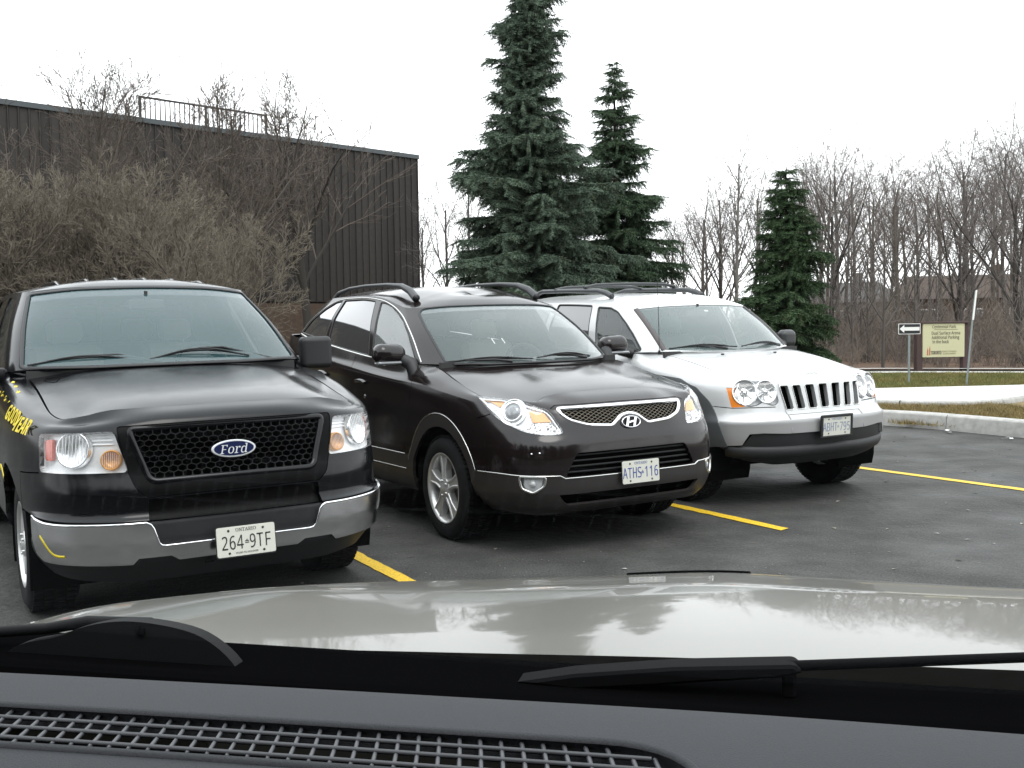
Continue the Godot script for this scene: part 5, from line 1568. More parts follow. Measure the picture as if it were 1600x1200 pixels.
	put("cab_frame", sheet(cab, dense(both(pv([0, 0, ftop, 0, ftop, 1, 0, 1])), 0.2), [ws, front, mir(front), rear, mir(rear), quart, mir(quart), tail, mir(tail)], 0.0, 0.05, 0.06, 0.02), paint, car)
	put("windshield", sheet(cab, ws, [], -0.006, 0.06, 0.08), M.windscreen_pale, car)
	put("glass_mark", bead(cab, pv([0.02, 0.86, 0.06, 0.855]), 0.03, 0.002, false, null, -0.012), M.white_sheet, car)
	put("windshield_seal", bead(cab, dense(pv([-0.70, 0.03, -0.715, 0.955]), 0.06, false), 0.05, 0.006, false, bead(cab, dense(pv([0.70, 0.03, 0.715, 0.955]), 0.06, false), 0.05, 0.006)), M.pillar_trim, car)
	for sg in [-1.0, 1.0]:
		var fw := front if sg > 0 else mir(front)
		var rw := rear if sg > 0 else mir(rear)
		var qw := quart if sg > 0 else mir(quart)
		put("front_window", sheet(cab, fw, [], -0.008, 0.06, 0.08), M.tinted, car)
		put("rear_side_window", sheet(cab, rw, [], -0.008, 0.06, 0.08), M.privacy_soft, car)
		put("quarter_window", sheet(cab, qw, [], -0.008, 0.06, 0.08), M.privacy_soft, car)
		for o: PackedVector2Array in [fw, rw, qw]: put("window_seal", bead(cab, o, 0.02, 0.003, true, null, -0.002), M.rubber, car)
		var RR := MB.new()
		RR.tube(PackedVector3Array([Vector3(sg * 0.55, 1.775, -2.36), Vector3(sg * 0.548, 1.812, -2.46), Vector3(sg * 0.545, 1.838, -2.6), Vector3(sg * 0.545, 1.865, -3.2), Vector3(sg * 0.54, 1.88, -3.75), Vector3(sg * 0.535, 1.845, -3.95)]), PackedFloat32Array([0.03, 0.03, 0.027, 0.022, 0.022, 0.028]), 8)
		put("roof_rail", RR, M.rail_grey, car)
		var mg := group_node("door_mirror", car)
		var MM := MB.new()
		MM.rbox(Vector3(sg * 1.035, 1.315, -1.66), Vector3(0.19, 0.17, 0.12), 0.055)
		put("mirror_housing", MM, M.rail_grey, mg)
		var MF := MB.new()
		MF.tube(PackedVector3Array([Vector3(sg * 0.86, 1.235, -1.55), Vector3(sg * 0.96, 1.27, -1.64)]), PackedFloat32Array([0.05, 0.045]), 8)
		put("mirror_foot", MF, M.plastic, mg)
		var MG := MB.new()
		MG.box(Vector3(sg * 1.035, 1.315, -1.722), Vector3(0.15, 0.12, 0.004))
		put("mirror_glass", MG, M.chrome, mg)
		for u in [3.05, 3.95]:
			put("door_handle", bead(sk, pv([sg * (u - 0.09), 0.955, sg * (u - 0.03), 0.965, sg * (u + 0.03), 0.965, sg * (u + 0.09), 0.958]), 0.03, 0.03, false, null, 0.002), paint, car)
	for z in [-2.85, -3.45]:
		var CB := MB.new()
		var pts := PackedVector3Array()
		for k in 9:
			var x := (k - 4) * 0.14
			pts.append(Vector3(x, 1.905 + 0.012 * (1.0 - pow(x / 0.56, 2)) - (0.02 if absf(x) > 0.5 else 0.0), z))
		CB.tube(pts, filled(9, 0.026), 8, true, 0.6)
		put("roof_crossbar", CB, M.rail_grey, car)
	for q: PackedVector2Array in [tail, mir(tail)]: put("rear_window", sheet(cab, q, [], -0.008, 0.08, 0.1), M.privacy_soft, car)
	put("roof", sheet(s.roof, pv([-ftop, 0, ftop, 0, ftop, 1, -ftop, 1]), [], 0.0, 0.05, 0.05), paint, car)
	make_wiper(car, [Vector3(-0.15, 1.258, -1.11), Vector3(-0.28, 1.285, -1.14), Vector3(-0.42, 1.29, -1.19)], Vector3(-0.66, 1.275, -1.29), Vector3(-0.05, 1.272, -1.10), Vector3(0, 0.018, 0.02), M.rubber)
	make_wiper(car, [Vector3(0.55, 1.258, -1.22), Vector3(0.42, 1.29, -1.19), Vector3(0.26, 1.295, -1.14)], Vector3(0.0, 1.275, -1.10), Vector3(0.58, 1.272, -1.24), Vector3(0, 0.022, 0.03), M.rubber)
	var AN := MB.new()
	AN.tube(PackedVector3Array([Vector3(-0.735, 1.235, -1.33), Vector3(-0.735, 1.262, -1.33)]), PackedFloat32Array([0.014, 0.010]), 8)
	AN.tube(PackedVector3Array([Vector3(-0.735, 1.26, -1.33), Vector3(-0.735, 1.64, -1.332), Vector3(-0.738, 2.02, -1.34)]), PackedFloat32Array([0.003, 0.0025, 0.002]), 5)
	put("antenna", AN, M.disc, car)
	licence_plate(car, Transform3D(Basis(Vector3.RIGHT, 0.06), Vector3(0.05, 0.63, 0.0)), "ABHT 795", M.ink_faded, M.plate_white, M.ink_black, M.plastic, true)
	var WW := MB.new()
	for sg in [-1.0, 1.0]:
		wheel_well(WW, -0.88, 0.37, 0.47, sg, 0.5, 0.9)
		wheel_well(WW, -3.66, 0.37, 0.47, sg, 0.5, 0.9)
	put("wheel_well", WW, M.void_black, car)
	for sg in [-1.0, 1.0]:
		for z in [-0.88, -3.66]: add_wheel(car, Vector3(sg * 0.78, 0.368, z), sg, 0.368, 0.245, 0.23, "five", M.tyre, M.alloy, M.disc)
	var U := MB.new()
	U.box(Vector3(0, 0.38, -2.4), Vector3(1.4, 0.08, 4.2))
	U.box(Vector3(0, 0.6, -0.3), Vector3(1.1, 0.5, 0.05))
	put("floor_pan", U, M.void_black, car)
	cabin(car, 0.79, -1.5, 1.17, -2.3, -3.1, -4.3, M.seat_grey, M.dash_grey, M.cabin_dark, Vector3(0, 1.585, -1.75), 1.24)
# ---------------------------------------------------------------- the car the picture is taken from
func build_own_car() -> void:
	var car := thing("own_car", "beige car in the foreground, its hood and grey dashboard seen from inside", "car", Transform3D(Basis(Vector3.UP, deg_to_rad(-13.0)), Vector3(0, 0, 0)))
	var cx := -0.06
	# hood: x across, then rows going forward
	var xs := [0, 0.22, 0.45, 0.65, 0.84, 0.98, 1.06]
	var rows := []
	var vs := []
	# z, height at the middle, how far the nose has swept back at each x, drop at each x
	for e in [[-1.12, 1.141, 0.0], [-1.2, 1.138, 0.0], [-1.35, 1.128, 0.05], [-1.5, 1.115, 0.15], [-1.65, 1.092, 0.4], [-1.78, 1.069, 0.7], [-1.88, 1.045, 1.0], [-1.94, 1.005, 1.0], [-1.965, 0.93, 1.0], [-1.97, 0.80, 1.0], [-1.96, 0.55, 1.0]]:
		var q := PackedVector3Array()
		var sweep := [0.0, 0.006, 0.03, 0.09, 0.20, 0.36, 0.58]
		var drop := [0.0, 0.0, 0.001, 0.004, 0.012, 0.03, 0.09]
		var bulge := [0.012, 0.004, 0.0, 0.004, 0.0, 0.0, 0.0]
		for k in 7:
			q.append(Vector3(xs[k], e[1] - drop[k] + bulge[k] * clampf((-1.05 - e[0]) * 3.0, 0, 1), e[0] + sweep[k] * e[2]))
		rows.append(q)
		vs.append(rows.size() - 1.0)
	var hood := patch(xs, vs, rows, 0.02, 0.06)
	var tilt := Transform3D(Basis(Vector3(0, 0, 1), deg_to_rad(1.5)), Vector3(cx + 0.025, 0.004, 0))
	put("hood", sheet(hood, pv([-1.06, 0, 1.06, 0, 1.06, 10, -1.06, 10]), [], 0.0, 0.03, 0.12), M.beige_paint, car, tilt)
	# dark lip of the bug shield at the hood's front edge
	var lipb := bead(hood, dense(pv([-0.16, 5.75, -0.08, 5.6, 0.0, 5.6, 0.05, 5.75]), 0.02, false), 0.02, 0.004)
	put("hood_ornament", lipb, M.cowl_black, car, tilt)
	# fenders below
	for sg in [-1.0, 1.0]:
		var F := MB.new()
		F.box(Vector3(sg * 0.93, 0.75, -1.2), Vector3(0.16, 0.62, 0.9), 0.05)
		put("fender", F, M.beige_paint, car, tilt)
	# cowl and the dark band at the foot of the windscreen
	var C := MB.new()
	C.box(Vector3(0, 1.103, -1.05), Vector3(1.9, 0.06, 0.145), 0.012, Basis(Vector3(0, 0, 1), -0.028))
	put("cowl_panel", C, M.cowl_black, car, tilt)
	var D0 := MB.new()
	D0.box(Vector3(0, 1.128, -0.957), Vector3(1.9, 0.05, 0.05), 0.012)
	put("windshield_frit", D0, M.cowl_black, car)
	# dashboard with its vent
	var dv := []
	var dr := []
	for e in [[-0.45, 0.95], [-0.46, 1.08], [-0.52, 1.150], [-0.62, 1.174], [-0.72, 1.180], [-0.80, 1.179], [-0.86, 1.1755], [-0.90, 1.170], [-0.925, 1.160], [-0.945, 1.130]]:
		var q := PackedVector3Array()
		for x in [0.0, 0.3, 0.6, 0.95]:
			q.append(Vector3(x, e[1] - 0.006 * x, e[0] + 0.02 * x * x))
		dr.append(q); dv.append(float(dr.size()))
	var dash := patch([0.0, 0.3, 0.6, 0.95], dv, dr, 0.02, 0.05)
	# the vent lies on the dash as an opening between two rows
	var o := PackedVector2Array()
	var x1 := -0.035
	var vent := pv([-0.93, vz(-0.797), x1 - 0.08, vz(-0.797)])
	for k in 9:
		var a := PI / 2 - PI / 2 * k / 8.0
		vent.append(Vector2(x1 - 0.08 + 0.08 * cos(a), vz(-0.717 - 0.08 * sin(a))))
	vent.append_array(pv([-0.93, vz(-0.712)]))
	vent = dense(vent, 0.03)
	put("dashboard", sheet(dash, pv([-0.95, 1, 0.95, 1, 0.95, 10, -0.95, 10]), [vent], 0.0, 0.04, 0.2, 0.02), M.dash_skin, car)
	var vg := group_node("air_vent", car)
	put("vent_frame", bead(dash, vent, 0.008, 0.004, true), M.dash_skin, vg)
	put("vent_well", sheet(dash, vent, [], -0.03, 0.05, 0.2), M.void_black, vg)
	for k in 3:
		var z := -0.7765 + k * 0.0205
		var B := MB.new()
		var pts := PackedVector3Array()
		for q in 25:
			var x := lerpf(-0.93, x1 - 0.012 - [0.03, 0.012, 0.004][k], q / 24.0)
			pts.append(dash.at(Vector2(x, vz(z)), -0.003))
		B.tube(pts, filled(25, 0.0021), 5)
		put("vent_bar", B, M.dash_bar, vg)
	var rb := MB.new()
	for k in 55:
		var x := -0.925 + k * 0.0168
		var a := Vector2(x - 0.011, vz(-0.796))
		var b := Vector2(x + 0.011, vz(-0.714))
		var pts := PackedVector3Array()
		var ok := true
		for q in 6:
			var t := a.lerp(b, q / 5.0)
			if Geometry2D.is_point_in_polygon(t, vent): pts.append(dash.at(t, -0.0045))
		if pts.size() < 2: continue
		var B := MB.new()
		B.tube(pts, filled(pts.size(), 0.0019), 5)
		put("vent_rib", B, M.dash_bar, vg)
	# windscreen and the roof and pillars round it
	var W := MB.new()
	W.quad(Vector3(-0.93, 1.135, -0.98), Vector3(0.93, 1.135, -0.98), Vector3(0.78, 1.74, -0.32), Vector3(-0.78, 1.74, -0.32))
	put("windshield", W, M.own_glass, car)
	var R := MB.new()
	R.box(Vector3(0, 1.77, 0.5), Vector3(1.64, 0.05, 1.7), 0.02)
	put("roof", R, M.beige_paint, car)
	for sg in [-1.0, 1.0]:
		var Pm := MB.new()
		Pm.tube(PackedVector3Array([Vector3(sg * 0.97, 1.12, -0.98), Vector3(sg * 0.82, 1.74, -0.33)]), PackedFloat32Array([0.04, 0.035]), 8)
		put("windshield_pillar", Pm, M.plastic, car)
	# wipers
	var w1 := group_node("wiper", car)
	var A := MB.new()
	A.prism(chaikin(pv([-0.845, 1.128, -0.815, 1.146, -0.765, 1.155, -0.735, 1.169, -0.69, 1.178, -0.645, 1.177, -0.60, 1.170, -0.575, 1.158, -0.555, 1.142, -0.545, 1.128]), 2), 0.018, Transform3D(Basis(), Vector3(0, 0.003, -1.05)), 0.006)
	put("wiper_pivot", A, M.wiper_grey, w1)
	var Bt := MB.new()
	Bt.lathe(Vector3(-0.662, 1.171, -1.032), Vector3(0, 0.3, 1), PackedVector2Array([Vector2(0.0065, -0.004), Vector2(0.006, 0.0015), Vector2(0.001, 0.0015)]), 14)
	put("pivot_hole", Bt, M.void_black, w1)
	var A2 := MB.new()
	A2.tube(PackedVector3Array([Vector3(-0.66, 1.174, -1.05), Vector3(-0.74, 1.172, -1.05), Vector3(-0.79, 1.163, -1.045), Vector3(-0.9, 1.152, -1.04), Vector3(-1.0, 1.145, -1.03)]), PackedFloat32Array([0.007, 0.007, 0.0065, 0.0065, 0.006]), 8)
	put("wiper_arm", A2, M.wiper_grey, w1)
	var w2 := group_node("wiper", car)
	var B1 := MB.new()
	B1.prism(rounded(pv([-0.24, 1.138, -0.18, 1.150, -0.08, 1.163, 0.035, 1.172, 0.043, 1.165, 0.02, 1.158, -0.05, 1.150, -0.10, 1.143, -0.18, 1.134]), 0.004), 0.03, Transform3D(Basis(), Vector3(0, 0, -1.065)), 0.003)
	put("wiper_arm", B1, M.wiper_black, w2)
	var B2 := MB.new()
	B2.tube(PackedVector3Array([Vector3(0.03, 1.1665, -1.05), Vector3(0.24, 1.187, -1.05), Vector3(0.55, 1.212, -1.04), Vector3(0.8, 1.222, -1.02)]), PackedFloat32Array([0.0055, 0.005, 0.0045, 0.0045]), 8)
	put("wiper_blade", B2, M.wiper_black, w2)
	var B3 := MB.new()
	B3.box(Vector3(0.030, 1.150, -1.052), Vector3(0.014, 0.03, 0.015), 0.003)
	put("wiper_clip", B3, M.wiper_black, w2)

func vz(z: float) -> float: return lerpf(6.0, 5.0, (z + 0.80) / 0.08)
# ---------------------------------------------------------------- the lot and what lies round it
func flat_poly(pts: PackedVector2Array, lift: float) -> MB:   # x, z outline laid on the falling ground
	var st := MB.new()
	if Geometry2D.is_polygon_clockwise(pts):
		pts = pts.duplicate(); pts.reverse()
	var lo := pts[0]
	var hi := pts[0]
	for q in pts:
		lo = lo.min(q); hi = hi.max(q)
	var cuts := [lo.x, -8.0, 10.0, hi.x]
	for k in 3:
		var x0: float = maxf(cuts[k], lo.x)
		var x1: float = minf(cuts[k + 1], hi.x)
		if x1 - x0 < 0.001: continue
		for poly: PackedVector2Array in Geometry2D.intersect_polygons(pts, pv([x0, lo.y - 1, x1, lo.y - 1, x1, hi.y + 1, x0, hi.y + 1])):
			var ix := Geometry2D.triangulate_polygon(poly)
			var w := []
			for e in poly: w.append(st.vert(Vector3(e.x, lot_y(e.x) + lift, e.y), Vector3.UP, e))
			for q in range(0, ix.size(), 3):
				var a := ix[q]
				var b := ix[q + 1]
				var c := ix[q + 2]
				if (poly[b] - poly[a]).cross(poly[c] - poly[a]) < 0: st.itri(w[a], w[b], w[c])
				else: st.itri(w[a], w[c], w[b])
	return st

func smooth_line(a: PackedVector2Array, step := 0.3) -> PackedVector2Array:
	var c := PackedVector2Array()
	for k in a.size() - 1:
		var p0 := a[maxi(k - 1, 0)]
		var p3 := a[mini(k + 2, a.size() - 1)]
		var n := maxi(2, ceili(a[k].distance_to(a[k + 1]) / step))
		for q in n: c.append(a[k].cubic_interpolate(a[k + 1], p0, p3, float(q) / n))
	c.append(a[a.size() - 1])
	return c

# a concrete kerb along a line; its face is on the left of the line, it stands high above the ground and is wide
func kerb_mesh(line: PackedVector2Array, wide: float, high: float, st: MB = null) -> MB:
	if st == null: st = MB.new()
	var first := st.v.size()
	var prof := [[0.0, -0.1], [0.0, 0.0], [0.012, high - 0.03], [0.04, high], [wide - 0.02, high], [wide, high - 0.02], [wide, -0.1]]
	for k in line.size():
		var d := (line[mini(k + 1, line.size() - 1)] - line[maxi(k - 1, 0)]).normalized()
		var s := Vector2(-d.y, d.x)
		for e in prof.size():
			var q: Vector2 = line[k] + s * prof[e][0]
			var u := Vector2(prof[mini(e + 1, 6)][0] - prof[maxi(e - 1, 0)][0], prof[mini(e + 1, 6)][1] - prof[maxi(e - 1, 0)][1]).normalized()
			st.vert(Vector3(q.x, lot_y(q.x) + prof[e][1], q.y), Vector3(-s.x * u.y, u.x, -s.y * u.y).normalized())
	for k in line.size() - 1:
		for e in prof.size() - 1:
			var a := first + k * prof.size() + e
			var b := a + prof.size()
			st.itri(a, b + 1, b); st.itri(a, a + 1, b + 1)
	return st

func build_ground() -> void:
	var far := flat_poly(pv([-300, 40, 300, 40, 300, -400, -300, -400]), -0.03)
	structure("ground", far, M.earth)
	var edge := smooth_line(pv([-4, -18.6, 1, -17.8, 3.6, -16.4, 5.0, -14.7, 5.44, -14.08, 6.09, -12.67, 7.3, -9.8, 9.2, -5, 12.5, 6]))
	var lot := pv([-40, 30, -40, -18.6])
	lot.append_array(edge)
	lot.append_array(pv([16, 30]))
	structure("parking_lot", flat_poly(lot, 0.0), M.asphalt)
	# kerb stones along the lot, cut into lengths
	var n := 0
	var run := PackedVector2Array()
	var kerb := thing("concrete_kerb", "long pale concrete kerb curving along the edge of the lot", "kerb")
	for k in edge.size():
		run.append(edge[k])
		if run.size() == 9 or k == edge.size() - 1:
			if run.size() > 1:
				var cut := run.duplicate()
				cut[cut.size() - 1] = cut[cut.size() - 1].lerp(cut[cut.size() - 2], 0.04)
				put("kerb_stone", kerb_mesh(flipped(cut), 0.22, 0.2), M.concrete, kerb)
			run = PackedVector2Array([edge[k]])
	# dead grass strip behind it
	var back := smooth_line(pv([-4, -22, 1, -20.6, 4.2, -18.6, 5.95, -17.31, 6.59, -16.8, 7.2, -16.57, 7.8, -16.8, 8.31, -17.21, 9.5, -18.2, 11.5, -19.0, 16, -19.6]))
	var strip := edge.duplicate()
	var rb := PackedVector2Array()
	for k in range(edge.size() - 1, -1, -1): rb.append(edge[k])
	var strip_poly := PackedVector2Array()
	for q in edge: strip_poly.append(q + Vector2(0.1, -0.1))
	strip_poly.append_array(pv([18, 6, 18, -19.4]))
	for k in range(back.size() - 1, -1, -1): strip_poly.append(back[k])
	structure("dry_grass_strip", flat_poly(strip_poly, 0.05), M.dry_grass)
	var drive := pv([7.6, -14.2, 8.9, -16.2, 9.8, -17.6, 11.5, -18.6, 16, -19.2, 18, -14, 12, -8])
	structure("drive_lane", flat_poly(drive, 0.058), M.asphalt)
	# pale island behind, with a rounded nose
	var front := PackedVector2Array(back)
	var slab := PackedVector2Array(front)
	var lawn_edge := pv([16, -18.1, 12.5, -18.9, 9.49, -19.65, 6.97, -20.25, 3, -21.4, -4, -23.6])
	# the slab runs from its rounded front to the lawn
	var top := PackedVector2Array()
	for q in front: top.append(q + Vector2(0.02, -0.06))
	top.append_array(pv([16, -19.65]))
	for q in pv([16, -20.0, 12.5, -20.3, 9.49, -20.0, 6.97, -20.25, 3, -21.4, -4, -23.6]): top.append(q)
	structure("pavement", flat_poly(top, 0.13), M.concrete_pale)
	var kb := thing("island_kerb", "low rounded concrete kerb of the pale traffic island", "kerb")
	run = PackedVector2Array()
	for k in front.size():
		run.append(front[k])
		if run.size() == 9 or k == front.size() - 1:
			if run.size() > 1:
				var cut := run.duplicate()
				cut[cut.size() - 1] = cut[cut.size() - 1].lerp(cut[cut.size() - 2], 0.05)
				put("kerb_stone", kerb_mesh(flipped(cut), 0.16, 0.134), M.concrete, kb)
			run = PackedVector2Array([front[k]])
	# lawn, footpath, road
	var lawn_front := pv([-40, -24.5, -4, -23.5, 3, -21.35, 6.97, -20.2, 9.49, -19.95, 12.5, -20.2, 16, -19.9, 40, -13])
	var d := Vector2(0.932, 0.363)
	var pa := Vector2(9.16, -27.05)
	var lawn := lawn_front.duplicate()
	lawn.append_array(PackedVector2Array([pa + d * 34, pa - d * 60]))
	structure("lawn", flat_poly(lawn, 0.03), M.lawn)
	var lk := MB.new()
	kerb_mesh(flipped(smooth_line(pv([3, -21.3, 6.97, -20.17, 9.49, -19.92, 12.5, -20.15, 16, -19.85]), 0.6)), 0.12, 0.06, lk)
	tag(put("lawn_edging", lk, M.concrete_dark), "thin dark edging between the pavement and the lawn", "edging")
	var nn := Vector2(0.363, -0.932)
	structure("footpath", flat_poly(PackedVector2Array([pa - d * 60, pa + d * 34, pa + d * 34 + nn * 0.7, pa - d * 60 + nn * 0.7]), 0.06), M.concrete_pale)
	structure("road", flat_poly(PackedVector2Array([pa - d * 60 + nn * 0.7, pa + d * 34 + nn * 0.7, pa + d * 34 + nn * 2.0, pa - d * 60 + nn * 2.0]), 0.02), M.asphalt)
	structure("verge", flat_poly(PackedVector2Array([pa - d * 60 + nn * 2.0, pa + d * 34 + nn * 2.0, pa + d * 34 + nn * 2.5, pa - d * 60 + nn * 2.5]), 0.07), M.concrete)
	structure("woodland_floor", flat_poly(PackedVector2Array([pa - d * 60 + nn * 2.5, pa + d * 40 + nn * 2.5, pa + d * 40 + nn * 60, pa - d * 60 + nn * 60]), 0.03), M.leaf_litter)
	# painted bay lines
	for e in [["yellow bay line beside the black pickup's front bumper", 2.44, -5.78, -11.5], ["yellow bay line in front of the dark brown crossover", 5.30, -5.72, -11.5], ["yellow bay line running out from the white off-road wagon", 8.06, -5.4, -11.5]]:
		var a := deg_to_rad(28.46)
		var ax := Vector2(cos(a), -sin(a))
		var fw := Vector2(sin(a), cos(a))
		var r := RandomNumberGenerator.new()
		r.seed = int(e[1] * 100)
		var lft := PackedVector2Array()
		var rgt := PackedVector2Array()
		for k in 60:
			var t := lerpf(e[2], e[3], k / 59.0)
			lft.append(ax * (e[1] - 0.05 + r.randfn() * 0.003) + fw * (t + (0.03 if k == 0 else 0.0)))
			rgt.append(ax * (e[1] + 0.05 + r.randfn() * 0.003) + fw * t)
		rgt.reverse()
		lft.append_array(rgt)
		structure("bay_line", flat_poly(lft, 0.005), M.line_paint, e[0])

func flipped(a: PackedVector2Array) -> PackedVector2Array:
	var o := a.duplicate()
	o.reverse()
	return o

func scatter(called: String, kind_label: String, cat: String, mesh: ArrayMesh, m: Material, xfs: Array[Transform3D], tints: PackedColorArray) -> void:
	var mm := MultiMesh.new()
	mm.transform_format = MultiMesh.TRANSFORM_3D
	mm.use_colors = true
	mm.mesh = mesh
	mm.instance_count = xfs.size()
	for k in xfs.size():
		mm.set_instance_transform(k, xfs[k])
		mm.set_instance_color(k, tints[k])
	var f := MultiMeshInstance3D.new()
	f.name = numbered(called)
	f.multimesh = mm
	f.material_override = m
	add_child(f, true)
	tag(f, kind_label, cat, "", "stuff")

func build_hall() -> void:
	var hall := thing("sports_hall", "large dark brown hall clad in upright ribbed panels over a brick base", "building")
	var c := Vector3(-4.18, 0, -50.0)
	var d := Vector3(-13.19, 0, 13.2).normalized()   # along the wall towards the camera
	var nrm := Vector3(d.z, 0, -d.x)
	if nrm.z < 0: nrm = -nrm
	var base := lot_y(-8)
	var top := 9.42
	var brick_top := 2.65
	var ln := 40.0
	var basis := Basis(d, Vector3.UP, d.cross(Vector3.UP))
	if basis.z.dot(nrm) < 0: basis.z = -basis.z
	# body behind the cladding
	var body := MB.new()
	var bx := Basis(d, Vector3.UP, nrm)
	body.box(c + d * ln * 0.5 - nrm * 10.2 + Vector3.UP * (top * 0.5 - 0.1), Vector3(ln - 0.1, top - 0.1, 20.0), 0.0, bx)
	put("hall_body", body, M.cladding_dark, hall)
	var r := RandomNumberGenerator.new()
	r.seed = 5
	var w := 0.36
	var n := int(ln / w)
	var kinds := []
	for q in 3:
		var P := MB.new()
		P.box(Vector3(0, (top + brick_top) * 0.5, 0), Vector3(w - 0.035, top - brick_top - 0.05, 0.05), 0.008)
		P.box(Vector3(-w * 0.5 + 0.03, (top + brick_top) * 0.5, 0.045), Vector3(0.045, top - brick_top - 0.05, 0.06), 0.0)
		kinds.append(P.mesh())
	for k in n:
		put("cladding_panel", kinds[k % 3], M.cladding[r.randi() % 4], hall, Transform3D(bx, c + d * (w * (k + 0.5)) - nrm * 0.15))
	var brk := MB.new()
	brk.box(c + d * ln * 0.5 - nrm * 0.16 + Vector3.UP * (brick_top * 0.5 - 0.2), Vector3(ln - 0.02, brick_top + 0.3, 0.1), 0.0, bx)
	put("brick_base", brk, M.brick, hall)
	var cap := MB.new()
	cap.box(c + d * ln * 0.5 - nrm * 0.14 + Vector3.UP * (top + 0.03), Vector3(ln + 0.1, 0.2, 0.2), 0.01, bx)
	put("roof_edge", cap, M.roof_flash, hall)
	var rf := MB.new()
	rf.box(c + d * ln * 0.5 - nrm * 10.2 + Vector3.UP * (top + 0.02), Vector3(ln - 0.2, 0.1, 19.6), 0.0, bx)
	put("roof_deck", rf, M.cladding_dark, hall)
	# railing on the roof edge
	var rail := thing("roof_railing", "dark metal railing on the edge of the hall roof", "railing")
	var s0 := 7.9
	var s1 := 13.4
	var off := -nrm * 0.45
	for hgt in [top + 0.98]:
		var H := MB.new()
		H.box(c + d * (s0 + s1) * 0.5 + off + Vector3.UP * hgt, Vector3(s1 - s0 + 0.1, 0.07, 0.07), 0.0, bx)
		put("handrail", H, M.rail_black, rail)
	for e in [s0, (s0 + s1) * 0.5, s1]:
		var H := MB.new()
		H.box(c + d * e + off + Vector3.UP * (top + 0.5), Vector3(0.08, 0.95, 0.08), 0.0, bx)
		put("rail_post", H, M.rail_black, rail)
	var bar := MB.new()
	bar.box(Vector3(0, 0.5, 0), Vector3(0.035, 0.92, 0.035))
	var bm := bar.mesh()
	for k in 27:
		if k % 14 == 0: continue
		put("baluster", bm, M.rail_black, rail, Transform3D(bx, c + d * lerpf(s0, s1, k / 27.0) + off + Vector3.UP * top))

